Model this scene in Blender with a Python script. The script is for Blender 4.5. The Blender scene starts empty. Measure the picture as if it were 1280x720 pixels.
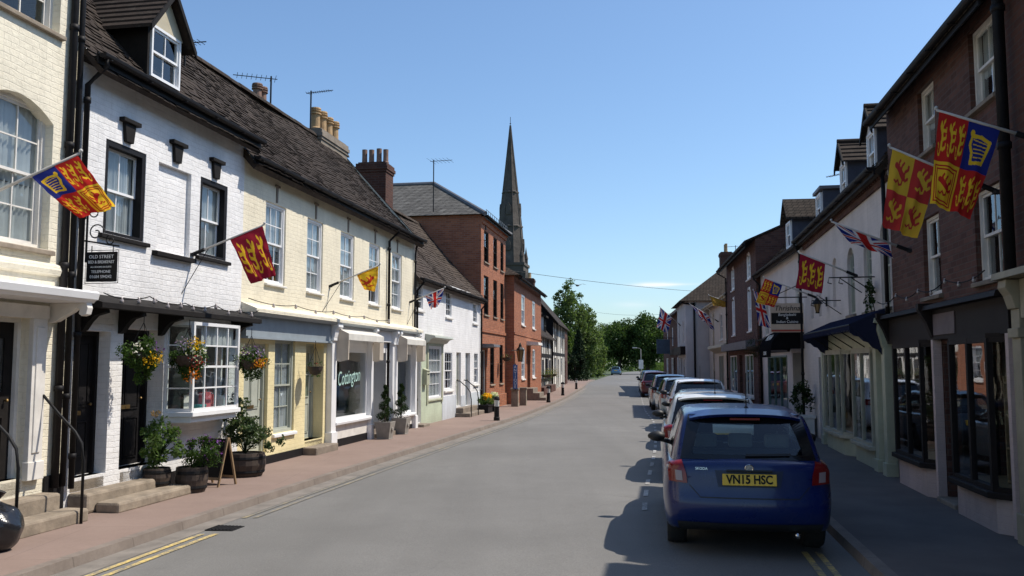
import bpy, math, random
import numpy as np
from mathutils import Vector, Matrix
random.seed(11); rng = np.random.default_rng(5)
SC = bpy.context.scene; COL = SC.collection
sin, cos, pi, rad = math.sin, math.cos, math.pi, math.radians

# ------------------------------------------------------------------ mesh collector
class MB:
    def __init__(s): s.v = []; s.f = []; s.m = []
    def face(s, pts, m=0):
        n = len(s.v); s.v += [tuple(p) for p in pts]; s.f.append(tuple(range(n, n + len(pts)))); s.m.append(m); return s
    def mesh(s, vs, fs, m=0):
        n = len(s.v); s.v += [tuple(p) for p in vs]
        for f in fs: s.f.append(tuple(i + n for i in f)); s.m.append(m)
        return s
    def box(s, x0, x1, y0, y1, z0, z1, m=0):
        v = [(x, y, z) for z in (z0, z1) for y in (y0, y1) for x in (x0, x1)]
        return s.mesh(v, [(0, 2, 3, 1), (4, 5, 7, 6), (0, 1, 5, 4), (2, 6, 7, 3), (0, 4, 6, 2), (1, 3, 7, 5)], m)
    def prism(s, pts, d, m=0):
        n = len(pts); d = Vector(d); a = [Vector(p) for p in pts]; v = a + [p + d for p in a]
        fs = [tuple(reversed(range(n))), tuple(range(n, 2 * n))] + [(i, (i + 1) % n, n + (i + 1) % n, n + i) for i in range(n)]
        return s.mesh(v, fs, m)
    def px(s, prof, x0, x1, m=0): return s.prism([(x0, y, z) for y, z in prof], (x1 - x0, 0, 0), m)
    def py(s, prof, y0, y1, m=0): return s.prism([(x, y0, z) for x, z in prof], (0, y1 - y0, 0), m)
    def pz(s, prof, z0, z1, m=0): return s.prism([(x, y, z0) for x, y in prof], (0, 0, z1 - z0), m)
    def tube(s, path, r, n=8, m=0, closed=False):
        P = [Vector(p) for p in path]; k = len(P); R = r if isinstance(r, (list, tuple)) else [r] * k
        vs = []; up = Vector((0, 0, 1))
        for i, p in enumerate(P):
            a = P[(i - 1) % k] if (closed or i > 0) else p; b = P[(i + 1) % k] if (closed or i < k - 1) else p
            t = (b - a).normalized()
            u = t.cross(up)
            if u.length < .05: u = t.cross(Vector((1, 0, 0)))
            u.normalize(); w = u.cross(t)
            for j in range(n):
                q = 2 * pi * j / n; vs.append(p + (u * cos(q) + w * sin(q)) * R[i])
        fs = []
        for i in range(k if closed else k - 1):
            i2 = (i + 1) % k
            for j in range(n): fs.append((i * n + j, i * n + (j + 1) % n, i2 * n + (j + 1) % n, i2 * n + j))
        if not closed: fs += [tuple(reversed(range(n))), tuple(range((k - 1) * n, k * n))]
        return s.mesh(vs, fs, m)
    def lathe(s, prof, c=(0, 0, 0), n=16, m=0, axis='z'):
        vs = []; k = len(prof)
        for r, z in prof:
            for j in range(n):
                a = 2 * pi * j / n
                p = (r * cos(a), r * sin(a), z)
                if axis == 'x': p = (z, r * cos(a), r * sin(a))
                if axis == 'y': p = (r * cos(a), z, r * sin(a))
                vs.append((p[0] + c[0], p[1] + c[1], p[2] + c[2]))
        fs = [(i * n + j, i * n + (j + 1) % n, (i + 1) * n + (j + 1) % n, (i + 1) * n + j) for i in range(k - 1) for j in range(n)]
        fs += [tuple(reversed(range(n))), tuple(range((k - 1) * n, k * n))]
        return s.mesh(vs, fs, m)
    def add(s, o, M=None, m=None):
        vs = o.v if M is None else [tuple(M @ Vector(p)) for p in o.v]
        n = len(s.v); s.v += vs
        for f, k in zip(o.f, o.m): s.f.append(tuple(i + n for i in f)); s.m.append(k if m is None else m)
        return s
    def build(s, name, mats, parent=None, shift=0, smooth=False, bev=0):
        me = bpy.data.meshes.new(name)
        vs = s.v if not shift else [(p[0] - shift, p[1], p[2]) for p in s.v]
        me.from_pydata(vs, [], s.f)
        mats = mats if isinstance(mats, (list, tuple)) else [mats]
        for q in mats: me.materials.append(q)
        if len(mats) > 1: me.polygons.foreach_set('material_index', s.m)
        if smooth: me.polygons.foreach_set('use_smooth', [True] * len(me.polygons))
        o = bpy.data.objects.new(name, me); COL.objects.link(o)
        if parent: o.parent = parent
        if bev:
            b = o.modifiers.new('bevel', 'BEVEL'); b.width = bev; b.segments = 2; b.limit_method = 'ANGLE'
        return o

def tag(o, label=None, cat=None, group=None, kind=None):
    if label: o['label'] = label
    if cat: o['category'] = cat
    if group: o['group'] = group
    if kind: o['kind'] = kind
    return o
def thing(name, label, cat, loc=(0, 0, 0), rz=0, group=None):
    o = bpy.data.objects.new(name, None); COL.objects.link(o)
    o.location = loc; o.rotation_euler = (0, 0, rz); o.empty_display_size = .3
    return tag(o, label, cat, group)
def copy_tree(o, parent=None):
    c = o.copy(); COL.objects.link(c); c.parent = parent
    for ch in list(o.children): copy_tree(ch, c)
    return c
def text_mb(txt, size, font_shear=0, depth=.004, squeeze=1.0, bold=0.0):
    """lettering as a mesh in the xz plane facing -y, centred"""
    cu = bpy.data.curves.new('t', 'FONT'); cu.body = txt; cu.size = size; cu.align_x = 'CENTER'; cu.align_y = 'CENTER'
    cu.extrude = depth; cu.shear = font_shear; cu.offset = bold; cu.resolution_u = 3
    ob = bpy.data.objects.new('t', cu); COL.objects.link(ob)
    dg = bpy.context.evaluated_depsgraph_get(); me = bpy.data.meshes.new_from_object(ob.evaluated_get(dg))
    mb = MB(); mb.mesh([(v.co.x * squeeze, -v.co.z, v.co.y) for v in me.vertices], [tuple(p.vertices) for p in me.polygons])
    bpy.data.objects.remove(ob); bpy.data.curves.remove(cu); bpy.data.meshes.remove(me)
    return mb
def T(x, y, z): return Matrix.Translation((x, y, z))

# ------------------------------------------------------------------ materials
def lin(r, g, b):
    f = lambda c: (c / 255 / 12.92) if c / 255 < .04045 else ((c / 255 + .055) / 1.055) ** 2.4
    return (f(r), f(g), f(b), 1)
class NT:
    def __init__(s, name):
        s.m = bpy.data.materials.new(name); s.m.use_nodes = True; s.t = s.m.node_tree
        s.b = s.t.nodes['Principled BSDF']; s.out = s.t.nodes['Material Output']
    def n(s, typ, **k):
        x = s.t.nodes.new('ShaderNode' + typ)
        for a, v in k.items():
            if a.startswith('_'): setattr(x, a[1:], v)
            else:
                key = int(a[1:]) if a[0] == 'i' and a[1:].isdigit() else a.replace('__', ' ')
                x.inputs[key].default_value = v
        return x
    def l(s, a, b): s.t.links.new(a, b)
    def math(s, op, a, b=None, clamp=False):
        x = s.n('Math', _operation=op, _use_clamp=clamp)
        for i, q in enumerate((a, b)):
            if q is None: continue
            if isinstance(q, (int, float)): x.inputs[i].default_value = q
            else: s.l(q, x.inputs[i])
        return x.outputs[0]
    def mix(s, fac, a, b, typ='MIX'):
        x = s.n('Mix', _data_type='RGBA', _blend_type=typ)
        for i, q in ((0, fac), (6, a), (7, b)):
            if isinstance(q, (int, float)): x.inputs[i].default_value = q
            elif isinstance(q, tuple): x.inputs[i].default_value = q
            else: s.l(q, x.inputs[i])
        return x.outputs[2]
    def co(s): return s.n('TexCoord').outputs['Object']
    def noise(s, vec, scale, detail=4, rough=.6):
        x = s.n('TexNoise', Scale=scale, Detail=detail, Roughness=rough); s.l(vec, x.inputs['Vector']); return x.outputs['Fac']
    def ramp(s, fac, *st):
        x = s.n('ValToRGB'); e = x.color_ramp.elements
        for i, (p, c) in enumerate(st):
            k = e[i] if i < 2 else e.new(p)
            k.position = p; k.color = c if isinstance(c, tuple) else (c, c, c, 1)
        s.l(fac, x.inputs[0]); return x.outputs[0]
    def bump(s, h, strength=.4, dist=.01, nrm=None):
        x = s.n('Bump', Strength=strength, Distance=dist); s.l(h, x.inputs['Height'])
        if nrm is not None: s.l(nrm, x.inputs['Normal'])
        return x.outputs[0]
    def wallvec(s, kz=1.0):
        c = s.co(); p = s.n('SeparateXYZ'); s.l(c, p.inputs[0]); q = s.n('CombineXYZ')
        s.l(s.math('ADD', p.outputs[0], p.outputs[1]), q.inputs[0]); s.l(s.math('MULTIPLY', p.outputs[2], kz), q.inputs[1])
        return q.outputs[0]
    def brick(s, vec, bw=.226, rh=.078, mort=.008, c1=(1, 1, 1, 1), c2=(1, 1, 1, 1), cm=(0, 0, 0, 1), smooth=.3, bias=0.):
        x = s.n('TexBrick', Scale=1., Mortar__Size=mort, Brick__Width=bw, Row__Height=rh, Mortar__Smooth=smooth, Bias=bias,
                Color1=c1, Color2=c2, Mortar=cm)
        s.l(vec, x.inputs['Vector']); return x
    def done(s, col=None, rough=None, nrm=None, **k):
        if col is not None:
            if isinstance(col, tuple): s.b.inputs['Base Color'].default_value = col
            else: s.l(col, s.b.inputs['Base Color'])
        if rough is not None:
            if isinstance(rough, (int, float)): s.b.inputs['Roughness'].default_value = rough
            else: s.l(rough, s.b.inputs['Roughness'])
        if nrm is not None: s.l(nrm, s.b.inputs['Normal'])
        for a, v in k.items(): s.b.inputs[a.replace('__', ' ')].default_value = v
        return s.m
def sc(c, k): return (c[0] * k, c[1] * k, c[2] * k, 1)
def M_plain(name, col, rough=.6, var=.25, scale=5., bump=.0, bscale=60., metal=0., spec=.5, dist=.004):
    t = NT(name); c = t.co()
    f = t.noise(c, scale, 5); r = t.ramp(f, (.3, sc(col, 1 - var)), (.7, sc(col, 1 + var * .6)))
    n = t.bump(t.noise(c, bscale, 3), bump, dist) if bump else None
    return t.done(r, rough, n, Metallic=metal, Specular__IOR__Level=spec)
def M_paintbrick(name, col, dirt=(.16, .13, .10, 1), dirty=.35, bricky=.5):
    t = NT(name); c = t.co(); v = t.wallvec(); wv = t.n('TexNoise', Scale=2.5, Detail=2.); t.l(c, wv.inputs['Vector'])
    vv = t.n('VectorMath', _operation='MULTIPLY_ADD'); t.l(wv.outputs['Color'], vv.inputs[0]); vv.inputs[1].default_value = (.09, .06, 0); t.l(v, vv.inputs[2])
    b = t.brick(vv.outputs[0], mort=.006, smooth=1.)
    big = t.noise(c, 1.1, 6, .65); fine = t.noise(c, 18, 5, .7)
    base = t.ramp(big, (.3, sc(col, .82)), (.65, sc(col, 1.03)))
    # grime: streaky, denser near the ground (splash-back dirt)
    mp = t.n('Mapping', Scale=(3.5, 3.5, .35)); t.l(c, mp.inputs[0]); st = t.noise(mp.outputs[0], 1.6, 6, .7)
    g = t.ramp(st, (.52, 0.), (.78, 1.)); spots = t.ramp(fine, (.62, 0.), (.72, 1.))
    sep = t.n('SeparateXYZ'); t.l(c, sep.inputs[0]); low = t.ramp(t.math('ADD', sep.outputs[2], t.math('MULTIPLY', big, .5)), (.35, 1.), (.8, 0.))
    k = t.math('MULTIPLY', t.math('ADD', t.math('ADD', t.math('MULTIPLY', g, .55), t.math('MULTIPLY', spots, .45)), t.math('MULTIPLY', low, .5)), dirty, True)
    colr = t.mix(k, base, dirt)
    colr = t.mix(t.math('MULTIPLY', b.outputs['Fac'], .14), colr, sc(col, .55))
    h = t.math('ADD', t.math('MULTIPLY', b.outputs['Fac'], -.9), t.math('MULTIPLY', t.noise(c, 7, 6, .72), 3.2))
    n = t.bump(h, bricky, .012); n = t.bump(fine, .35, .006, n)
    return t.done(colr, .75, n, Specular__IOR__Level=.25)
def M_brick(name, c1, c2, cm, var=.5):
    t = NT(name); c = t.co(); b = t.brick(t.wallvec(), c1=c1, c2=c2, cm=cm, mort=.009)
    big = t.noise(c, .9, 6, .7); fine = t.noise(c, 40, 4)
    cc = t.mix(t.ramp(big, (.35, var), (.7, 0.)), b.outputs['Color'], sc(c1, .45))
    cc = t.mix(t.ramp(t.noise(c, 4, 5, .7), (.55, 0.), (.8, .35)), cc, sc(cm, .8))
    n = t.bump(t.math('MULTIPLY', b.outputs['Fac'], -1.), .6, .012); n = t.bump(fine, .4, .005, n)
    return t.done(cc, .85, n, Specular__IOR__Level=.2)
def M_tile(name, c1, c2, c3, courses=0., kz=1.4):
    t = NT(name); c = t.co(); big = t.noise(c, .8, 6, .7); mid = t.noise(c, 7, 4, .7); fine = t.noise(c, 30, 5, .7)
    v = t.n('TexVoronoi', Scale=6.5); t.l(c, v.inputs['Vector']); sepc = t.n('SeparateColor'); t.l(v.outputs['Color'], sepc.inputs[0])
    a = t.ramp(big, (.3, c1), (.7, c2)); a = t.mix(t.math('MULTIPLY', sepc.outputs[0], .55), a, sc(c1, .55))
    a = t.mix(t.ramp(mid, (.55, 0.), (.75, .8)), a, c3); a = t.mix(t.ramp(fine, (.55, 0.), (.8, .6)), a, sc(c1, .35))
    h = fine; n = t.bump(h, .6, .012)
    if courses:
        b = t.brick(t.wallvec(kz), bw=.18 if courses < .2 else .3, rh=courses, mort=.014, c1=(1, 1, 1, 1), c2=(.55, .55, .55, 1), cm=(0, 0, 0, 1), smooth=.1)
        a = t.mix(.75, a, t.mix(1., a, b.outputs['Color'], 'MULTIPLY')); n = t.bump(t.math('MULTIPLY', b.outputs['Fac'], -1.), .8, .02, n)
    return t.done(a, .9, n, Specular__IOR__Level=.2)
def M_glass(name, tint=(.82, .87, .86, 1), wav=.12, wscale=2.2, refl=1.0):
    t = NT(name); c = t.co()
    n = t.bump(t.noise(c, wscale, 2), wav, .05)
    tr = t.n('BsdfTransparent', Color=tint); gl = t.n('BsdfGlossy', Roughness=.02, Color=(.95, .97, 1, 1)); t.l(n, gl.inputs['Normal'])
    fr = t.n('LayerWeight', Blend=.5); t.l(n, fr.inputs['Normal']); sch = t.math('ADD', t.math('MULTIPLY', t.math('POWER', fr.outputs['Facing'], 4.2), .92), .05)
    mx = t.n('MixShader'); t.l(t.math('MULTIPLY', sch, 1.2 * refl, True), mx.inputs[0]); t.l(tr.outputs[0], mx.inputs[1]); t.l(gl.outputs[0], mx.inputs[2])
    t.l(mx.outputs[0], t.out.inputs[0]); return t.m
def M_leaf(name, cols, scale=1.2, trans=.35):
    t = NT(name); c = t.co(); geo = t.n('NewGeometry')
    r = t.ramp(geo.outputs['Random Per Island'], (0., cols[0]), (1., cols[-1]), *[(i / (len(cols) - 1), q) for i, q in enumerate(cols) if 0 < i < len(cols) - 1])
    big = t.ramp(t.noise(c, scale, 3), (.35, .55), (.7, 1.25)); col = t.mix(1., r, big, 'MULTIPLY')
    d = t.n('BsdfDiffuse'); tl = t.n('BsdfTranslucent'); gl = t.n('BsdfGlossy', Roughness=.6, Color=(.6, .7, .5, 1)); t.l(col, d.inputs[0]); t.l(t.mix(1., col, (1.3, 1.5, .7, 1), 'MULTIPLY'), tl.inputs[0])
    m1 = t.n('MixShader'); m1.inputs[0].default_value = trans; t.l(d.outputs[0], m1.inputs[1]); t.l(tl.outputs[0], m1.inputs[2])
    m2 = t.n('MixShader'); m2.inputs[0].default_value = .025; t.l(m1.outputs[0], m2.inputs[1]); t.l(gl.outputs[0], m2.inputs[2])
    t.l(m2.outputs[0], t.out.inputs[0]); return t.m
def M_cloth(name, col=None, attr=None, trans=.35, rough=.8):
    t = NT(name)
    if attr:
        a = t.n('Attribute', _attribute_name=attr); cs = a.outputs['Color']
    else:
        cs = t.ramp(t.noise(t.co(), 3, 3), (.3, sc(col, .85)), (.7, sc(col, 1.05)))
    d = t.n('BsdfDiffuse'); tl = t.n('BsdfTranslucent'); t.l(cs, d.inputs[0]); t.l(cs, tl.inputs[0])
    m = t.n('MixShader'); m.inputs[0].default_value = trans; t.l(d.outputs[0], m.inputs[1]); t.l(tl.outputs[0], m.inputs[2]); t.l(m.outputs[0], t.out.inputs[0])
    return t.m

WHITE = M_paintbrick('white_painted_brick', (.82, .81, .80, 1), dirty=.34, bricky=.5)
CREAM = M_paintbrick('cream_painted_brick', (.82, .75, .58, 1), dirty=.36, bricky=.45)
CREAM2 = M_paintbrick('buttermilk_painted_brick', (.82, .76, .61, 1), dirty=.4, bricky=.5)
YELLOW = M_paintbrick('yellow_painted_brick', (.80, .69, .40, 1), dirty=.18, bricky=.4)
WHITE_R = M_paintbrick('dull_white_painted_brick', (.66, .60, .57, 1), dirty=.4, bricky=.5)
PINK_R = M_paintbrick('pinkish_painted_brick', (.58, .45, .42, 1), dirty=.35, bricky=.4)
SAGE = M_paintbrick('pale_sage_render', (.50, .56, .42, 1), dirty=.45, bricky=.2)
GREYW = M_paintbrick('blue_grey_render', (.62, .66, .70, 1), dirty=.45, bricky=.2)
BRICK_RED = M_brick('orange_red_brick', (.44, .165, .085, 1), (.28, .10, .055, 1), (.31, .20, .145, 1), .28)
BRICK_DK = M_brick('dark_red_brick', (.155, .075, .056, 1), (.075, .036, .03, 1), (.115, .085, .074, 1))
BRICK_CH = M_brick('chimney_brick', (.12, .052, .036, 1), (.075, .035, .028, 1), (.12, .09, .075, 1))
TILE = M_tile('mossy_brown_tile', (.036, .027, .022, 1), (.058, .043, .034, 1), (.082, .072, .058, 1))
TILE_L = M_tile('pale_brown_tile', (.06, .046, .038, 1), (.095, .072, .056, 1), (.13, .115, .095, 1))
TILE_C = M_tile('brown_tile_courses', (.055, .042, .034, 1), (.085, .065, .05, 1), (.11, .095, .078, 1), courses=.14)
SLATE = M_tile('grey_slate', (.125, .12, .11, 1), (.18, .172, .158, 1), (.10, .095, .09, 1), courses=.27, kz=1.6)
BLACK = M_plain('black_paint', (.011, .010, .011, 1), .6, .3, 8, .15, 30, spec=.22)
BLACKW = M_plain('black_timber', (.013, .011, .010, 1), .75, .4, 6, .5, 25, spec=.2)
IRON = M_plain('wrought_iron', (.011, .011, .012, 1), .6, .2, spec=.25)
WPAINT = M_plain('white_gloss_paint', (.80, .80, .80, 1), .38, .06, 3, .08, 25)
WPAINT_D = M_plain('worn_white_paint', (.70, .67, .62, 1), .55, .16, 4, .25, 30)
GREYPT = M_plain('grey_green_paint', (.40, .42, .36, 1), .5, .12, 4, .1, 25)
BLUEGREY = M_plain('blue_grey_paint', (.27, .31, .34, 1), .5, .14, 4, .12, 25)
CREAMPT = M_plain('cream_gloss_paint', (.50, .44, .31, 1), .45, .12, 4, .1, 25)
SAGEPT = M_plain('sage_cream_paint', (.42, .43, .31, 1), .5, .15, 4, .12, 25)
CREAMDULL = M_plain('dull_cream_paint', (.30, .26, .18, 1), .6, .2, 4, .15, 25)
STONE = M_plain('worn_stone', (.27, .22, .165, 1), .85, .4, 4, .6, 22, dist=.01)
STONE_D = M_plain('dark_stone', (.22, .18, .14, 1), .9, .35, 4, .6, 22, dist=.01)
SPIRE = M_plain('weathered_spire_stone', (.088, .073, .062, 1), .9, .45, .6, .5, 2.2, dist=.12)
LEAD = M_plain('lead_sheet', (.13, .13, .14, 1), .6, .2, 4)
SLATEHUNG = M_plain('slate_blue_boarding', (.055, .06, .085, 1), .7, .25, 4, .3, 12)
GLASS = M_glass('window_glass')
GLASS_SHOP = M_glass('shop_glass', (.8, .85, .83, 1), .05, 1.2)
NET = M_cloth('net_curtain', (.84, .85, .87, 1), trans=.3)
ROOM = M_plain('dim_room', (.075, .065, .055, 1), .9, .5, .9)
TERRA = M_plain('buff_terracotta', (.42, .27, .13, 1), .75, .25, 7, .3, 30)
TERRA_D = M_plain('sooty_terracotta', (.22, .13, .095, 1), .8, .35, 7, .3, 30)
WOOD_D = M_plain('dark_barrel_wood', (.055, .038, .028, 1), .7, .4, 9, .4, 20)
WOOD_L = M_plain('pale_easel_wood', (.30, .20, .11, 1), .6, .25, 9, .2, 30)
BROWNDOOR = M_plain('brown_boards', (.14, .065, .04, 1), .6, .25, 6, .3, 15)
BRASS = M_plain('dull_brass', (.20, .13, .05, 1), .45, .3, 8, metal=.7)
GALV = M_plain('galvanised_metal', (.35, .36, .37, 1), .45, .15, 6, metal=.7)
GOLDC = M_cloth('gold_cloth', (.55, .32, .06, 1))
LEAF_MIX = M_leaf('mixed_leaves', [(.02, .045, .012, 1), (.05, .10, .022, 1), (.085, .14, .035, 1)], 4)
LEAF_DK = M_leaf('box_leaves', [(.012, .024, .009, 1), (.03, .055, .016, 1)], 9)
SOIL = M_plain('potting_soil', (.03, .022, .016, 1), .95, .4, 12, .6, 40)
# ------------------------------------------------------------------ buildings
class Bld:
    """side 'L': local x runs away from the viewer, 'R': local x runs towards the viewer; y goes into the house, z up"""
    def __init__(s, name, label, cat, o, th, s0, side='L', group=None):
        t = rad(th); d = (sin(t), cos(t)) if side == 'L' else (-sin(t), -cos(t))
        s.s0 = s0; s.d = d; s.i = (-d[1], d[0]); s.o = o
        s.rz = math.atan2(d[1], d[0])
        s.root = thing(name, label, cat, (o[0] + d[0] * s0, o[1] + d[1] * s0, 0), s.rz, group)
    def p(s, name, mb, mats, parent=None, smooth=False, bev=0, label=None):
        o = mb.build(name, mats, parent or s.root, shift=s.s0, smooth=smooth, bev=bev)
        if label: o['label'] = label
        return o
    def w(s, x, y, z): return Vector((s.o[0] + s.d[0] * x + s.i[0] * y, s.o[1] + s.d[1] * x + s.i[1] * y, z))

def wall_mb(x0, x1, z0, z1, ops, y=0., rev=.16, mb=None):
    mb = mb or MB()
    xs = sorted({x0, x1, *[q for o in ops for q in o[:2]]}); zs = sorted({z0, z1, *[q for o in ops for q in o[2:4]]})
    # subdivide long spans so that the wall can be slightly uneven
    for a, b in zip(xs[:-1], xs[1:]):
        for c, e in zip(zs[:-1], zs[1:]):
            mx, mz = (a + b) / 2, (c + e) / 2
            if any(o[0] < mx < o[1] and o[2] < mz < o[3] for o in ops): continue
            mb.face([(a, y, c), (b, y, c), (b, y, e), (a, y, e)])
    for o in ops:
        a, b, c, e = o[:4]; r = o[5] if len(o) > 5 else rev
        mb.face([(a, y, c), (a, y, e), (a, y + r, e), (a, y + r, c)]); mb.face([(b, y, c), (b, y, e), (b, y + r, e), (b, y + r, c)])
        mb.face([(a, y, e), (b, y, e), (b, y + r, e), (a, y + r, e)]); mb.face([(a, y, c), (b, y, c), (b, y + r, c), (a, y + r, c)])
        rise = o[4] if len(o) > 4 else 0
        if rise:
            n = 10; cx = (a + b) / 2; hw = (b - a) / 2
            arc = [(cx - hw * cos(pi * i / n), e - rise + rise * sin(pi * i / n) if rise > .8 * hw else e - rise * ((-cos(pi * i / n)) ** 2)) for i in range(n + 1)]
            for (xa, za), (xb, zb) in zip(arc[:-1], arc[1:]):
                mb.face([(xa, y, za), (xb, y, zb), (xb, y, e), (xa, y, e)])
                mb.face([(xa, y, za), (xb, y, zb), (xb, y + r, zb), (xa, y + r, za)])
    return mb
def shell(B, x0, x1, z0, z1, ops, mat, depth, y=0., gable=None, back=True, side_near=True, side_far=True, name='wall'):
    """front wall with openings, plain side and back walls; gable=(ridge_y, ridge_z)"""
    mb = wall_mb(x0, x1, z0, z1, ops, y)
    for x, on in ((x0, side_near), (x1, side_far)):
        if on:
            pts = [(x, y, z0), (x, y + depth, z0), (x, y + depth, z1)]
            if gable: pts.append((x, gable[0], gable[1]))
            mb.face(pts + [(x, y, z1)])
    if back: mb.face([(x0, y + depth, z0), (x1, y + depth, z0), (x1, y + depth, z1), (x0, y + depth, z1)])
    w = B.p(name, mb, mat)
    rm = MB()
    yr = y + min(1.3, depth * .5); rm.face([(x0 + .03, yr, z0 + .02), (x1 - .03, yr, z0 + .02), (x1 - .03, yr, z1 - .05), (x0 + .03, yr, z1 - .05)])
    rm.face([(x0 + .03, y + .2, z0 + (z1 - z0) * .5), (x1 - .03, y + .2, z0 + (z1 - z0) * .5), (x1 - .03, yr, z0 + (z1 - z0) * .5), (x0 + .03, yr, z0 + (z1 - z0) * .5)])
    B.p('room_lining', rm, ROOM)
    return w
def curtain_mb(x0, x1, z0, z1, y, folds=14, amp=.02, gap=0.):
    mb = MB(); n = folds * 4; spans = [(x0, x1)] if not gap else [(x0, x0 + (x1 - x0) * (.5 - gap)), (x1 - (x1 - x0) * (.5 - gap), x1)]
    for a, b in spans:
        k = max(4, int(n * (b - a) / (x1 - x0))); ph = random.random() * 6
        pr = [(a + (b - a) * i / k, y + amp * sin(ph + i * 1.57) + random.uniform(-.006, .006)) for i in range(k + 1)]
        for (xa, ya), (xb, yb) in zip(pr[:-1], pr[1:]): mb.face([(xa, ya, z0), (xb, yb, z0), (xb, yb, z1), (xa, ya, z1)])
    return mb
def window(B, x0, x1, z0, z1, cols=2, rows=2, y=0., mat=None, sill=None, curtain='half', outer=None, sash=True, parent=None, frame=.05, bar=.018, rec=.1, arch=0, sillw=.06, glass=None, sillh=.07):
    """sash window filling an opening: frame + bars (one mesh), pane, curtain, sill as sub-parts"""
    mat = mat or WPAINT; mb = MB(); ya = y + rec
    f = frame
    def ring(a, b, c, e, t, y0, y1):
        mb.box(a, a + t, y0, y1, c, e); mb.box(b - t, b, y0, y1, c, e); mb.box(a + t, b - t, y0, y1, e - t, e); mb.box(a + t, b - t, y0, y1, c, c + t)
    out = MB()
    if outer:   # dark outer box frame
        ring_mb = MB(); t = f
        for q in ((x0, x0 + t, z0, z1), (x1 - t, x1, z0, z1)): ring_mb.box(q[0], q[1], ya - .09, ya + .06, q[2], q[3])
        ring_mb.box(x0 + t, x1 - t, ya - .09, ya + .06, z1 - t, z1); ring_mb.box(x0 + t, x1 - t, ya - .09, ya + .06, z0, z0 + t * .6)
    else: ring(x0, x1, z0, z1, f, ya - .02, ya + .07)
    a, b, c, e = x0 + f, x1 - f, z0 + f * (.6 if outer else 1), z1 - f
    zm = (c + e) / 2
    panes = MB()
    parts = ((zm - .015, e, ya + .005), (c, zm + .02, ya + .035)) if sash else ((c, e, ya + .02),)
    for q0, q1, yy in parts:
        st = .034
        ring(a, b, q0, q1, st, yy, yy + .03)
        for i in range(1, cols):
            xx = a + st + (b - a - 2 * st) * i / cols; mb.box(xx - bar / 2, xx + bar / 2, yy + .004, yy + .026, q0 + st, q1 - st)
        for j in range(1, rows):
            zz = q0 + st + (q1 - q0 - 2 * st) * j / rows; mb.box(a + st, b - st, yy + .006, yy + .024, zz - bar / 2, zz + bar / 2)
        # each pane of old glass sits at a very slightly different angle
        for i in range(cols):
            for j in range(rows):
                xa = a + st * .5 + (b - a - st) * i / cols; xb = a + st * .5 + (b - a - st) * (i + 1) / cols
                za = q0 + st * .5 + (q1 - q0 - st) * j / rows; zb = q0 + st * .5 + (q1 - q0 - st) * (j + 1) / rows
                d = [random.uniform(-.004, .004) for _ in range(3)]
                panes.face([(xa, yy + .015 + d[0], za), (xb, yy + .015 + d[1], za), (xb, yy + .015 + d[1] + d[2], zb), (xa, yy + .015 + d[0] + d[2], zb)])
    if outer: 
        o = B.p('window', ring_mb, outer, parent); B.p('sash', mb, mat, o) if parent is None else None
        if parent is not None: o2 = B.p('sash', mb, mat, parent)
    else: o = B.p('window', mb, mat, parent)
    holder = o if parent is None else parent
    B.p('pane', panes, glass or GLASS, holder)
    yc = ya + .085
    if curtain == 'full': B.p('curtain', curtain_mb(a, b, c, e, yc), NET, holder)
    elif curtain == 'half': B.p('curtain', curtain_mb(a, b, zm - .1, e, yc), NET, holder)
    elif curtain == 'sides': B.p('curtain', curtain_mb(a, b, c, e, yc, gap=.26), NET, holder)
    elif curtain == 'blind': B.p('blind', MB().box(a, b, yc, yc + .01, zm + .05, e), NET, holder)
    if sill:
        B.p('sill', MB().px([(y - .06, z0 - sillh), (y + rec, z0 - sillh), (y + rec, z0), (y - .045, z0 - .012), (y - .06, z0 - .02)], x0 - sillw, x1 + sillw), sill, holder, bev=.006)
    return o
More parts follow.
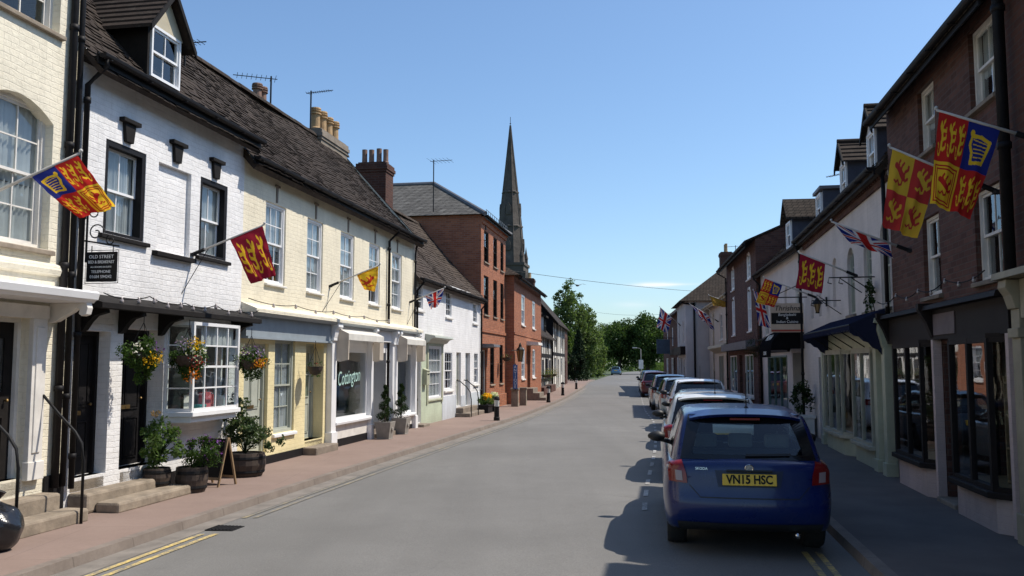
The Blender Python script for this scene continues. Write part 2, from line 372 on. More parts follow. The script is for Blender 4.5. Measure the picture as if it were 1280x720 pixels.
def door(B, x0, x1, z0, z1, y, mat, frame_mat=None, panels=((.12, .38), (.48, .95)), glazed=None, handle=True, fw=.05, rows=2, knob=None, cols=2):
    mb = MB(); d = .05
    if frame_mat:
        fr = MB(); fr.box(x0, x0 + fw, y - .03, y + .08, z0, z1); fr.box(x1 - fw, x1, y - .03, y + .08, z0, z1); fr.box(x0 + fw, x1 - fw, y - .03, y + .08, z1 - fw, z1)
        B.p('door_frame', fr, frame_mat)
        x0 += fw; x1 -= fw; z1 -= fw
    mb.box(x0, x1, y + .02, y + .02 + d, z0, z1)
    w, h = x1 - x0, z1 - z0; n = cols
    for a, b in panels:
        for i in range(n):
            pa = x0 + w * (.1 + i * .8 / n) + .02; pb = x0 + w * (.1 + (i + 1) * .8 / n) - .02
            za, zb = z0 + h * a, z0 + h * b
            t = .018
            for q in ((pa, pb, za, za + t), (pa, pb, zb - t, zb), (pa, pa + t, za + t, zb - t), (pb - t, pb, za + t, zb - t)): mb.box(q[0], q[1], y + .004, y + .02, q[2], q[3])
            mb.box(pa + .035, pb - .035, y + .01, y + .02, za + .035, zb - .035)
    o = B.p('door', mb, mat)
    if glazed:
        a, b = z0 + h * glazed[0], z0 + h * glazed[1]
        B.p('pane', MB().box(x0 + w * .14, x1 - w * .14, y + .008, y + .017, a, b), GLASS, o)
        g = MB(); t = .02
        for xx in (x0 + w * .14, x0 + w * .5, x1 - w * .14): g.box(xx - t / 2, xx + t / 2, y - .002, y + .02, a, b)
        for k in range(rows + 1): zz = a + (b - a) * k / rows; g.box(x0 + w * .14, x1 - w * .14, y, y + .02, zz - t / 2, zz + t / 2)
        B.p('glazing_bar', g, mat, o)
    if handle:
        kx = x0 + w * (.9 if knob is None else knob)
        B.p('handle', MB().lathe([(.0, 0), (.01, -.004), (.01, -.03), (.02, -.036), (.02, -.05), (0, -.056)], (kx, y + .02, z0 + h * .5), 10, axis='y'), BRASS, o, smooth=True)
        B.p('letterbox', MB().box(x0 + w * .36, x0 + w * .64, y - .006, y + .006, z0 + h * .425, z0 + h * .455), BRASS, o)
    return o
def tiles_mb(x0, x1, y0, z0, y1, z1, tw=.17, gauge=.115, sag=.03, jit=.013, thick=.018):
    """a tiled slope: every tile its own slightly tilted quad and butt edge"""
    mb = MB(); L = math.hypot(y1 - y0, z1 - z0); n = max(2, int(L / gauge)); u = Vector((0, (y1 - y0) / L, (z1 - z0) / L)); nn = Vector((0, -u.z, u.y))
    if nn.z < 0: nn = -nn
    ph = random.random() * 6; k = max(1, int((x1 - x0) / tw)); tw = (x1 - x0) / k
    def P(x, q, h):
        s_ = sag * (sin(x * .9 + ph) * .6 + sin(x * 2.1 + ph * 2) * .2 - sin(pi * q / L) * .8)
        return Vector((x, y0, z0)) + u * q + nn * (h + s_)
    for r in range(n):
        q0 = L * r / n; q1 = L * (r + 1) / n + .02; off = (.5 * tw if r % 2 else 0)
        for c in range(-1, k + 1):
            a = max(x0, x0 + c * tw + off); b = min(x1, x0 + (c + 1) * tw + off)
            if b - a < .01: continue
            g = .004; j = random.uniform(-jit, jit); j2 = random.uniform(-jit, jit) * .5; dq = random.uniform(-.012, .012)
            A, Bq = P(a + g, q0 + dq, thick + j), P(b - g, q0 + dq, thick + j + j2)
            mb.mesh([A, Bq, P(b - g, min(q1, L), .002), P(a + g, min(q1, L), .002), A - nn * thick, Bq - nn * thick], [(0, 1, 2, 3), (4, 5, 1, 0)])
    # under-slab
    a, b, c, d = Vector((x0, y0, z0)), Vector((x1, y0, z0)), Vector((x1, y1, z1)), Vector((x0, y1, z1))
    dn = nn * -(.05 + sag); mb.face([a + dn, b + dn, c + dn, d + dn])
    for e in ((a, b), (b, c), (c, d), (d, a)): mb.face([e[0] + dn, e[1] + dn, e[1] + nn * -.002, e[0] + nn * -.002])
    return mb
def roof(B, x0, x1, ye, ze, yr, zr, yb, mat=None, fine=True, over=.22, verge=.05, name='roof', gauge=.115, tw=.17, sag=.03, ridge=True, ridge_mat=None):
    """front slope of real tiles (ye, ze = wall head), ridge at yr, zr, plain back slope to yb"""
    mat = mat or TILE; sl = (zr - ze) / (yr - ye); e0, e1 = x0 - verge, x1 + verge
    if fine: mb = tiles_mb(e0, e1, ye - over, ze - over * sl + .02, yr, zr + .02, tw, gauge, sag)
    else:
        mb = MB().prism([(e0, ye - over, ze - over * sl + .02), (e0, yr, zr + .02), (e0, yr, zr + .1), (e0, ye - over, ze - over * sl + .1)], (e1 - e0, 0, 0))
    sb = (zr - ze) / (yb - yr)
    mb.prism([(e0, yr, zr + .02), (e0, yb + over, ze - over * sb), (e0, yb + over, ze - over * sb + .06), (e0, yr, zr + .08)], (e1 - e0, 0, 0))
    o = B.p(name, mb, mat)
    if ridge:
        r = MB(); n = int((e1 - e0) / .42)
        for i in range(n):
            xa = e0 + (e1 - e0) * i / n; xb = e0 + (e1 - e0) * (i + 1) / n - .012; dz = random.uniform(-.008, .008)
            pr = [(yr + .11 * cos(a), zr + .0 + dz + .12 * sin(a)) for a in [pi * k / 6 for k in range(7)]]
            r.px(pr, xa, xb)
        B.p('ridge_tile', r, ridge_mat or mat, o)
    return o
def gutter(B, x0, x1, y, z, mat=None, r=.055, fascia=True, pipes=(), zb=.15, hop=True):
    mat = mat or BLACK; mb = MB()
    pr = [(y - r + r * cos(a), z + r * sin(a)) for a in [pi + pi * k / 6 for k in range(7)]]
    mb.px(pr + [(y, z + .01), (y - 2 * r, z + .01)], x0, x1)
    if fascia: mb.box(x0, x1, y + .004, y + .03, z - .12, z + .03)
    for i in range(int((x1 - x0) / .9) + 1): mb.box(x0 + .1 + i * .9, x0 + .13 + i * .9, y - 2 * r - .006, y + .02, z - r - .01, z - r + .002)
    B.p('gutter', mb, mat)
    for xp in pipes: pipe(B, xp, y - r, z, zb, mat)
def pipe(B, xp, yt, z, zb, mat=None, r=.036, yw=-.06):
    mb = MB(); mb.tube([(xp, yt, z - .03), (xp, yt, z - .13), (xp, yw, z - .36), (xp, yw, zb)], r, 10)
    k = z - .6
    while k > zb + .3: mb.lathe([(r + .012, k), (r + .012, k + .07)], (xp, yw, 0), 10); k -= 1.5
    B.p('downpipe', mb, mat or BLACK, smooth=True)
def chimney(B, x0, x1, y0, y1, z0, z1, pots, mat=None, potm=None, parent=None, ph=.6, pr=.1, rings=False, corb=True):
    mb = MB().box(x0, x1, y0, y1, z0, z1)
    if corb:
        mb.box(x0 - .03, x1 + .03, y0 - .03, y1 + .03, z1 - .28, z1 - .2); mb.box(x0 - .06, x1 + .06, y0 - .06, y1 + .06, z1 - .2, z1 - .1)
        mb.box(x0 - .03, x1 + .03, y0 - .03, y1 + .03, z1 - .1, z1)
    mb.box(x0 + .03, x1 - .03, y0 + .03, y1 - .03, z1, z1 + .05)
    c = B.p('chimney', mb, mat or BRICK_CH, parent)
    for i, (px, py) in enumerate(pots):
        k = random.uniform(.94, 1.05); h = ph * k
        pf = [(pr * 1.2, 0), (pr * 1.2, .05), (pr, .08), (pr * .95, h * .55)]
        if rings: pf += [(pr * .95, h * .68), (pr * 1.25, h * .7), (pr * 1.25, h * .75), (pr, h * .77), (pr, h * .81), (pr * 1.25, h * .83), (pr * 1.25, h * .88), (pr, h * .9), (pr * 1.2, h * .93)]
        pf += [(pr * (1.15 if rings else .98), h * .97), (pr * (1.1 if rings else 1.02), h), (pr * .75, h), (pr * .7, h * .8), (.0, h * .8)]
        B.p('chimney_pot', MB().lathe(pf, (px, py, z1 + .045), 14), potm[i % len(potm)] if isinstance(potm, list) else (potm or TERRA), c, smooth=False)
    return c
def leaf_mb(pts, size, jit=.4, flat=0.):
    """one small folded quad at every point"""
    n = len(pts); P = np.asarray(pts, float)
    a = rng.normal(size=(n, 3)); a[:, 2] *= (1 - flat * .5); a /= np.linalg.norm(a, axis=1)[:, None]
    b = rng.normal(size=(n, 3)); b -= a * (a * b).sum(1)[:, None]; b /= np.linalg.norm(b, axis=1)[:, None]
    sz = size * (1 + jit * rng.uniform(-1, 1, n))[:, None]
    A = P - a * sz * .5; C = P + a * sz * .5; Bq = P + b * sz * .28; D = P - b * sz * .28
    V = np.stack([A, Bq, C, D], 1).reshape(-1, 3)
    mb = MB(); mb.v = [tuple(v) for v in V.tolist()]; mb.f = [(4 * i, 4 * i + 1, 4 * i + 2, 4 * i + 3) for i in range(n)]; mb.m = [0] * n
    return mb
def blob_pts(n, c, r, shell=.55):
    d = rng.normal(size=(n, 3)); d /= np.linalg.norm(d, axis=1)[:, None]
    q = (shell + (1 - shell) * rng.uniform(0, 1, n) ** .7)[:, None]
    return np.array(c) + d * q * np.array(r)
def clumpy(n, c, r, k=14, sub=.38, shell=.6):
    """leaf points gathered in clumps over an ellipsoid: uneven outline with gaps"""
    cc = blob_pts(k, c, np.array(r) * .78, shell); out = []
    for q in cc:
        s_ = sub * random.uniform(.6, 1.3); out.append(blob_pts(max(4, n // k), q, np.array(r) * s_, .25))
    return np.concatenate(out)
# ================================================================== LEFT ROW
OL, OR = (-4.27, 17.98), (6.3, 14.96)
G = .09                                     # left pavement level
# ---- cream Georgian house at the near end
B = L0 = Bld('town_house', 'cream painted brick house with tall arched sash window and white door hood on scroll brackets', 'house', OL, 10, -7.16, 'L')
ops = [(-8.78, -7.58, 3.3, 5.05, .22, .17), (-8.9, -7.55, 5.98, 7.4, 0, .17), (-9.0, -7.83, .62, 2.46, 0, .2), (-12.6, -11.3, 3.3, 5.05, .22, .17), (-12.6, -11.2, 1.0, 2.4, 0, .14), (-12.6, -11.3, 5.98, 7.4, 0, .17)]
shell(B, -16.5, -7.12, G - .3, 8.3, ops, CREAM2, 5., gable=(2.5, 10.6))
roof(B, -16.5, -7.12, 0, 8.3, 2.5, 10.6, 5., fine=False)
gutter(B, -16.5, -7.2, -.2, 8.15)
for x0, x1, z0, z1 in ((-8.78, -7.58, 3.3, 5.05), (-12.6, -11.3, 3.3, 5.05)):
    window(B, x0, x1, z0, z1, 3, 2, mat=WPAINT_D, sill=STONE, curtain='full', frame=.055, rec=.13)
window(B, -8.9, -7.55, 5.98, 7.4, 3, 2, mat=WPAINT_D, sill=STONE, rec=.13); window(B, -12.6, -11.3, 5.98, 7.4, 3, 2, mat=WPAINT_D, sill=STONE, rec=.13)
window(B, -12.6, -11.2, 1.0, 2.4, 3, 2, mat=WPAINT_D, sill=STONE)
B.p('string_course', MB().px([(0, 2.98), (-.05, 3.0), (-.07, 3.06), (-.05, 3.12), (0, 3.14)], -16.4, -7.4), CREAM2)
door(B, -9.0, -7.83, .62, 2.46, .14, BLACKW, WPAINT_D, panels=((.08, .4),), glazed=(.55, .9), rows=1, cols=2)
fr = MB()
for a, b in ((-7.83, -7.6), (-9.22, -9.0)):
    fr.box(a, b, -.06, 0.01, G + .5, 2.46); fr.box(a - .02, b + .02, -.08, 0, G + .5, .8); fr.box(a + .05, b - .05, -.075, 0, .9, 2.36)
fr.box(-9.25, -7.57, -.06, .01, 2.46, 2.62)
B.p('door_surround', fr, WPAINT_D, bev=.006)
can = MB(); can.px([(.0, 2.66), (-.5, 2.66), (-.53, 2.69), (-.56, 2.7), (-.58, 2.78), (-.55, 2.8), (0, 2.84)], -9.4, -7.38)
hood = B.p('door_hood', can, WPAINT, bev=.004)
for xa in (-9.3, -7.52):
    pr = [(0, 2.66), (-.5, 2.66), (-.52, 2.6), (-.5, 2.52), (-.44, 2.5), (-.4, 2.53), (-.41, 2.58), (-.37, 2.6), (-.3, 2.55), (-.2, 2.5), (-.1, 2.44), (0, 2.42)]
    B.p('scroll_bracket', MB().px(pr, xa, xa + .1), WPAINT_D, hood, bev=.006)
st = MB().box(-9.3, -7.5, -.26, .0, G, .42).box(-9.3, -7.42, -.58, -.262, G - .02, .24).box(-9.0, -7.83, -.0, .2, .42, .62)
B.p('steps', st, STONE, bev=.03)
B.p('plinth', MB().box(-16.4, -9.32, -.025, 0, G - .1, .55), BLACK); B.p('plinth', MB().box(-7.49, -7.14, -.025, .0, G - .1, .6), BLACK)
def handrail(B, x, y, zt=1.55):
    mb = MB().tube([(x, -.02, zt), (x, -.06, zt), (x, y * .45, zt - .22), (x, y * .8, zt - .42), (x, y * .95, zt - .55), (x, y, zt - .75), (x, y, G - .02)], .017, 8)
    B.p('handrail', mb, IRON, smooth=True)
handrail(B, -8.72, -.66, 1.6); handrail(B, -7.62, -.62, 1.56)
pipe(B, -7.36, -.12, 8.2, .45, r=.045); pipe(B, -7.22, -.1, 8.1, .45, r=.035)

# ---- white bed and breakfast
B = L1 = Bld('guest_house', 'white painted brick guest house with black trim, attic dormer and small-paned bay window', 'house', OL, 10, -7.12, 'L')
ops = [(-6.56, -5.64, 3.66, 4.93, 0, .15), (-5.32, -4.42, 3.58, 4.9, 0, .07), (-4.14, -3.26, 3.66, 4.93, 0, .15),
       (-7.04, -6.3, .5, 2.36, 0, .22), (-6.02, -5.02, .5, 2.42, 0, .3), (-4.9, -3.05, 1.2, 2.5, 0, .05)]
shell(B, -7.12, -2.68, G - .3, 6.0, ops, WHITE, 4.4, gable=(2.2, 8.5), side_near=False)
B.p('blind_recess', MB().face([(-5.32, .07, 3.58), (-4.42, .07, 3.58), (-4.42, .07, 4.9), (-5.32, .07, 4.9)]), WHITE)
roof(B, -7.12, -2.66, 0, 6.0, 2.2, 8.5, 4.4, TILE, over=.3, verge=.0, sag=.02)
gutter(B, -7.16, -2.6, -.27, 5.86, pipes=(-7.06,), zb=.4)
B.p('eaves_soffit', MB().box(-7.1, -2.62, -.26, -.003, 5.8, 5.86), BLACKW)
for x0, x1 in ((-6.56, -5.64), (-4.14, -3.26)): window(B, x0, x1, 3.66, 4.93, 2, 1, outer=BLACK, sill=BLACKW, curtain='full', frame=.075, rec=.1, sillw=.09)
B.p('sill', MB().px([(-.09, 3.5), (.06, 3.5), (.06, 3.58), (-.07, 3.57), (-.09, 3.56)], -5.42, -4.34), BLACKW, bev=.006)
for xc in (-6.1, -4.87, -3.7):
    k = MB().py([(xc - .085, 4.98), (xc + .085, 4.98), (xc + .125, 5.24), (xc - .125, 5.24)], -.05, .01).box(xc - .2, xc + .2, -.085, 0.01, 5.24, 5.3)
    B.p('keystone', k, BLACKW, bev=.008)
door(B, -7.04, -6.3, .5, 2.36, .2, BLACK, BLACK, cols=2); door(B, -6.02, -5.02, .5, 2.42, .28, BLACK, BLACK, panels=((.05, .36), (.42, .96)), cols=2)
# oriel bay with small panes
bx0, bx1, by, bz0, bz1 = -4.84, -3.46, -.36, 1.22, 2.56
bw = MB(); t = .05
for x in (bx0, bx1): bw.box(x - t / 2, x + t / 2, by - t / 2, by + t / 2, bz0, bz1)
bw.box(bx0 - .12, bx0 - .07, -.02, .04, bz0, bz1); bw.box(bx1 + .1, bx1 + .15, -.02, .04, bz0, bz1)
for z, h in ((bz0, .05), (bz1 - .05, .05)):
    bw.box(bx0, bx1, by - .025, by + .025, z, z + h)
    for xa, xb in ((bx0, bx0 - .1), (bx1, bx1 + .13)): bw.prism([(xa - .02, by, z), (xa + .02, by, z), (xb + .02, 0, z), (xb - .02, 0, z)], (0, 0, h))
nb = 4
for i in range(1, nb): x = bx0 + (bx1 - bx0) * i / nb; bw.box(x - .011, x + .011, by - .014, by + .014, bz0 + .05, bz1 - .05)
for j in range(1, 4):
    z = bz0 + .03 + (bz1 - bz0 - .06) * j / 4; h = .017 if j == 2 else .011
    bw.box(bx0 + .025, bx1 - .025, by - .012, by + .012, z - h, z + h)
    for xa, xb in ((bx0, bx0 - .1), (bx1, bx1 + .13)): bw.prism([(xa - .012, by, z - h), (xa + .012, by, z - h), (xb + .012, 0, z - h), (xb - .012, 0, z - h)], (0, 0, 2 * h))
bay = B.p('bay_window', bw, WPAINT)
gp = MB()
for i in range(nb):
    for j in range(4):
        xa, xb = bx0 + (bx1 - bx0) * i / nb, bx0 + (bx1 - bx0) * (i + 1) / nb; za, zb = bz0 + (bz1 - bz0) * j / 4, bz0 + (bz1 - bz0) * (j + 1) / 4
        d = [random.uniform(-.003, .003) for _ in range(3)]; gp.face([(xa, by + d[0], za), (xb, by + d[1], za), (xb, by + d[1] + d[2], zb), (xa, by + d[0] + d[2], zb)])
for xa, xb in ((bx0, bx0 - .1), (bx1, bx1 + .13)): gp.face([(xa, by, bz0), (xb, 0, bz0), (xb, 0, bz1), (xa, by, bz1)])
B.p('pane', gp, GLASS, bay)
out = [(bx0 - .15, 0.02), (bx0 - .05, by - .06), (bx1 + .05, by - .06), (bx1 + .19, .02)]
B.p('bay_sill', MB().pz(out, bz0 - .07, bz0).pz([(bx0 - .1, 0.02), (bx0, by), (bx1, by), (bx1 + .12, .02)], bz0 - .16, bz0 - .072), WPAINT, bay, bev=.008)
B.p('curtain', curtain_mb(bx0 + .35, bx1 - .04, 2.2, 2.54, by + .07, 10, .012), NET, bay)
# things on show in the bay
dis = [('picture_frame', BLACK, (-4.72, -.2, 1.22), (.22, .02, .27)), ('gift_box', M_plain('teal_card', (.02, .28, .27, 1), .5), (-4.42, -.24, 1.22), (.22, .12, .09)), ('pink_bag', M_plain('pink_card', (.55, .12, .14, 1), .6), (-4.1, -.16, 1.22), (.16, .12, .36)), ('red_bag', M_plain('red_card', (.4, .05, .04, 1), .6), (-3.85, -.12, 1.22), (.18, .1, .3)), ('pale_box', M_plain('pale_blue_card', (.45, .6, .62, 1), .6), (-3.62, -.2, 1.22), (.12, .12, .2))]
lbl = {'picture_frame': ('framed notice card standing inside the white bay window', 'picture'), 'gift_box': ('small teal box on show in the white bay window', 'box'), 'pink_bag': ('pink gift bag on show in the white bay window', 'bag'), 'red_bag': ('red gift bag on show in the white bay window', 'bag'), 'pale_box': ('pale blue box at the far end of the white bay window', 'box')}
for nm, mt, (x, y, z), (a, b, c) in dis:
    p = B.w(x, y, z); mb = MB()
    if 'bag' in nm: mb.prism([(-a / 2, -b / 2, 0), (a / 2, -b / 2, 0), (a / 2, b / 2, 0), (-a / 2, b / 2, 0)], (0, 0, c * .75)); mb.tube([(-a * .25, 0, c * .75), (-a * .2, 0, c * .95), (0, 0, c), (a * .2, 0, c * .95), (a * .25, 0, c * .75)], .006, 5)
    elif 'box' in nm: mb.box(-a / 2, a / 2, -b / 2, b / 2, 0, c * .75); mb.box(-a / 2 - .006, a / 2 + .006, -b / 2 - .006, b / 2 + .006, c * .75, c)
    else:
        for q in ((-a / 2, -a / 2 + .02, 0, c), (a / 2 - .02, a / 2, 0, c), (-a / 2 + .02, a / 2 - .02, 0, .02), (-a / 2 + .02, a / 2 - .02, c - .02, c)): mb.box(q[0], q[1], -b, b, q[2], q[3])
    o = mb.build(nm, mt); o.location = p; o.rotation_euler = (0, 0, B.rz); tag(o, *lbl[nm])
    if nm == 'picture_frame': MB().box(-a / 2 + .02, a / 2 - .02, -.004, .004, .02, c - .02).build('card', WPAINT_D, o)
B.p('bay_floor', MB().pz([(bx0 - .1, 0.3), (bx0, by + .03), (bx1, by + .03), (bx1 + .12, .3)], bz0 - .02, bz0 - .003), WPAINT_D, bay)
# dark canopy beam along the ground floor head
cn = MB().px([(0, 2.84), (-.42, 2.7), (-.42, 2.63), (-.38, 2.62), (0, 2.66)], -7.1, -2.72)
cano = B.p('shop_canopy', cn, BLACKW, bev=.004)
for xc in (-6.95, -6.15, -5.2, -3.02):
    B.p('bracket', MB().px([(0, 2.66), (-.34, 2.63), (-.35, 2.58), (-.2, 2.54), (-.12, 2.46), (-.05, 2.36), (0, 2.34)], xc, xc + .11), BLACKW, cano)
st = MB().box(-7.05, -5.16, -.28, .0, G, .34).box(-6.9, -5.08, -.62, -.283, G - .02, .22).box(-7.04, -6.3, 0, .22, .3, .5).box(-6.02, -5.02, 0, .3, .3, .5)
B.p('steps', st, STONE, bev=.035)
B.p('plinth', MB().box(-5.0, -2.72, -.02, 0, G - .1, .33), BLACK)
# dormer
dm = MB(); x0, x1, yf, z0, ze_, zp = -5.52, -4.62, .12, 6.14, 6.95, 7.55
dm.box(x0 + .05, x1 - .05, yf + .28, yf + .3, z0 + .4, ze_); dm.prism([(x0, yf, z0), (x0, yf, ze_), (x0, yf + .75, ze_)], (.05, 0, 0)); dm.prism([(x1 - .05, yf, z0), (x1 - .05, yf, ze_), (x1 - .05, yf + .75, ze_)], (.05, 0, 0))
dorm = B.p('dormer', dm, BLACKW)
B.p('dormer_gable', MB().py([(x0, ze_), (x1, ze_), ((x0 + x1) / 2, zp - .04)], yf - .02, yf + .02), CREAMPT, dorm)
xm = (x0 + x1) / 2; rf = MB()
for sgn, xe in ((-1, x0 - .16), (1, x1 + .16)):
    n = 7
    for i in range(n):
        a, b = i / n, (i + 1) / n; P = lambda q, y: (xe + (xm - xe) * q, y, ze_ - .14 + (zp - ze_ + .16) * q)
        y1 = yf + 1.7
        A, Bq, C, D = P(a, yf - .16), P(b, yf - .16), P(b, y1), P(a, y1)
        rf.mesh([A, Bq, C, D] + [(p[0], p[1], p[2] + h) for p, h in ((A, .055), (Bq, .025), (C, .025), (D, .055))], [(0, 1, 2, 3), (4, 5, 6, 7), (0, 1, 5, 4), (0, 3, 7, 4), (1, 2, 6, 5)])
B.p('dormer_roof', rf, TILE, dorm)
bb = MB()
for xe in (x0 - .17, x1 + .17): bb.prism([(xe, yf - .17, ze_ - .2), (xe, yf - .17, ze_ - .1), (xm, yf - .17, zp + .06), (xm, yf - .17, zp - .05)], (0, .03, 0))
B.p('bargeboard', bb, BLACKW, dorm)
window(B, x0 + .06, x1 - .06, z0 + .02, ze_ - .0, 2, 1, y=yf - .1, mat=WPAINT, curtain='none', parent=dorm, sash=True, rec=.09, frame=.04)

# ---- long cream building with shopfronts
B = L2 = Bld('shop_building', 'long cream painted building with five sash windows over grey and white shopfronts', 'building', OL, 10, -2.68, 'L')
x0, x1 = -2.68, 8.0
WN = [(-1.8, -.92), (.12, .97), (2.02, 2.92), (3.98, 4.83), (5.84, 6.74)]
ops = [(a, b, 3.44, 4.97, 0, .1) for a, b in WN]
gops = [(-2.5, -1.55, .3, 2.3, 0, .12), (-1.28, -.36, .62, 2.42, 0, .12), (.18, 1.14, .36, 2.36, 0, .28), (1.62, 3.86, .66, 2.2, 0, .04), (4.38, 5.4, .3, 2.22, 0, .7), (6.1, 7.72, .52, 2.2, 0, .04)]
shell(B, x0, x1, 2.8, 5.72, ops, CREAM, 4.4, gable=(2.2, 8.18), side_far=True)
B.p('ground_floor_wall', wall_mb(x0, 1.3, G - .3, 2.8, gops[:3]), YELLOW)
B.p('shopfront_wall', wall_mb(1.3, x1, G - .3, 2.8, gops[3:]), WPAINT)
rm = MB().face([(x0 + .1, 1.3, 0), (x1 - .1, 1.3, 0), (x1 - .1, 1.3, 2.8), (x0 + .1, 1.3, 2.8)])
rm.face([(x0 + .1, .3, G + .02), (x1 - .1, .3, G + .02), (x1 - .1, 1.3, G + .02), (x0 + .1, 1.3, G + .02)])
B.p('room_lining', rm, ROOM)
roof(B, x0, x1, 0, 5.72, 2.2, 8.18, 4.4, TILE, over=.28, sag=.06, verge=.06)
gutter(B, x0 - .1, x1 + .1, -.25, 5.56, pipes=(5.42,), zb=.1)
for i, (a, b) in enumerate(WN):
    window(B, a, b, 3.44, 4.97, 3 if i == 0 else 2, 2, mat=WPAINT, sill=WPAINT_D, curtain=['half', 'full', 'full', 'half', 'full'][i], rec=.05, frame=.045, bar=.016, sillw=.0, sillh=.05)
    xm = (a + b) / 2; B.p('keystone', MB().py([(xm - .03, 5.0), (xm + .03, 5.0), (xm + .035, 5.3), (xm - .035, 5.3)], -.02, .005).box(xm - .09, xm + .09, -.035, 0, 5.3, 5.34), STONE_D)
B.p('lead_ledge', MB().px([(0, 3.02), (-.3, 2.9), (-.3, 2.84), (0, 2.84)], x0, x1 - .05), CREAM2)
fa = MB().box(x0 + .02, 1.28, -.1, -.003, 2.42, 2.78).px([(0, 2.84), (-.28, 2.84), (-.2, 2.79), (0, 2.78)], x0 + .02, x1 - .06).box(x0 + .02, 1.28, -.14, 0, 2.38, 2.42)
B.p('fascia', fa, BLUEGREY)
B.p('fascia', MB().box(1.3, x1 - .08, -.1, -.003, 2.5, 2.78), WPAINT)
door(B, -2.5, -1.55, .3, 2.3, .1, GREYPT, GREYPT, panels=((.06, .36), (.42, .93)), cols=2)
window(B, -1.28, -.36, .62, 2.42, 2, 2, mat=GREYPT, sill=WPAINT, curtain='full', rec=.06, frame=.06)
door(B, .18, 1.14, .36, 2.36, .26, GREYPT, GREYPT, panels=((.06, .38),), glazed=(.45, .93), rows=2)
# pilasters
for a, b in ((1.3, 1.58), (3.9, 4.06), (5.6, 5.76), (5.9, 6.06), (7.76, 7.94)):
    pl = MB(); pl.box(a, b, -.13, 0, G - .05, 2.5); pl.box(a - .03, b + .03, -.16, 0, G - .05, .45); pl.box(a - .02, b + .02, -.17, 0, 2.44, 2.5)
    pl.px([(0, 2.82), (-.26, 2.82), (-.27, 2.74), (-.2, 2.66), (-.17, 2.5), (0, 2.5)], a, b); B.p('pilaster', pl, WPAINT, bev=.006)
# shop windows
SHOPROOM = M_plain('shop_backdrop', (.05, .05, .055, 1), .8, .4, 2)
def shopwin(B, a, b, c, e, mat, mull=(), yf=-.02, riser=None, sillm=None, trans=(), zb=None, glass=None, curtain=False):
    m = MB(); t = .055
    m.box(a, a + t, yf, yf + .08, c, e); m.box(b - t, b, yf, yf + .08, c, e); m.box(a + t, b - t, yf, yf + .08, e - t, e); m.box(a + t, b - t, yf, yf + .08, c, c + t)
    for q in mull: m.box(q - .022, q + .022, yf, yf + .07, c + t, e - t)
    for q in trans: m.box(a + t, b - t, yf + .005, yf + .065, q - .02, q + .02)
    o = B.p('shop_window', m, mat)
    gl = MB(); qs = [a + .02, *mull, b - .02]
    for u, v in zip(qs[:-1], qs[1:]): d = random.uniform(-.004, .004); gl.face([(u, yf + .04 + d, c), (v, yf + .04 - d, c), (v, yf + .04 - d, e), (u, yf + .04 + d, e)])
    B.p('pane', gl, glass or GLASS_SHOP, o)
    if sillm: B.p('sill', MB().px([(yf - .13, c - .1), (.05, c - .1), (.05, c), (yf - .1, c - .01), (yf - .14, c - .04)], a - .04, b + .04), sillm, o, bev=.01)
    return o
sw = shopwin(B, 1.6, 3.88, .68, 2.42, WPAINT, sillm=WPAINT)
tx = MB().add(text_mb('Cottington', .46, .25, .002, .72), Matrix.LocRotScale((2.72, .005, 1.62), Matrix.Rotation(rad(-4), 3, 'Y'), None))
B.p('lettering', tx, M_plain('pale_green_vinyl', (.42, .62, .56, 1), .5), sw)
shopwin(B, 6.08, 7.74, .56, 2.42, WPAINT, sillm=WPAINT)
B.p('stall_riser', MB().box(1.62, 3.86, -.05, -.003, .26, .58), WPAINT_D); B.p('stall_riser', MB().box(6.1, 7.72, -.05, -.003, .22, .46), WPAINT_D)
for q in ((x0 + .02, .2, -.03, 0, G - .1, .24), (1.6, 3.9, -.055, -.004, G - .1, .25), (6.06, 7.75, -.055, -.004, G - .1, .21)): B.p('plinth', MB().box(*q), BLACK)
# window dressing: display shelf and dress forms behind the shop glass
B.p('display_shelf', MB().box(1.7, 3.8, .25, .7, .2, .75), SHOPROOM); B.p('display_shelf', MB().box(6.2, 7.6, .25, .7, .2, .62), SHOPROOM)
B.p('door_recess', MB().face([(4.38, .0, .3), (4.38, .9, .3), (4.38, .9, 2.4), (4.38, 0, 2.4)]).face([(5.4, .0, .3), (5.4, .9, .3), (5.4, .9, 2.4), (5.4, 0, 2.4)]).face([(4.38, 0, .3), (5.4, 0, .3), (5.4, .9, .3), (4.38, .9, .3)]), WPAINT_D)
door(B, 4.4, 5.38, .3, 2.22, .6, WPAINT, WPAINT, panels=((.06, .36),), glazed=(.42, .94), rows=3)
B.p('steps', MB().box(.05, 1.26, -.32, .0, G - .02, .24).box(.18, 1.14, 0, .28, .2, .36), STONE_D, bev=.02); B.p('steps', MB().box(4.3, 5.5, -.3, 0, G - .02, .2).box(4.4, 5.38, -.02, .3, .15, .3), STONE_D, bev=.02)
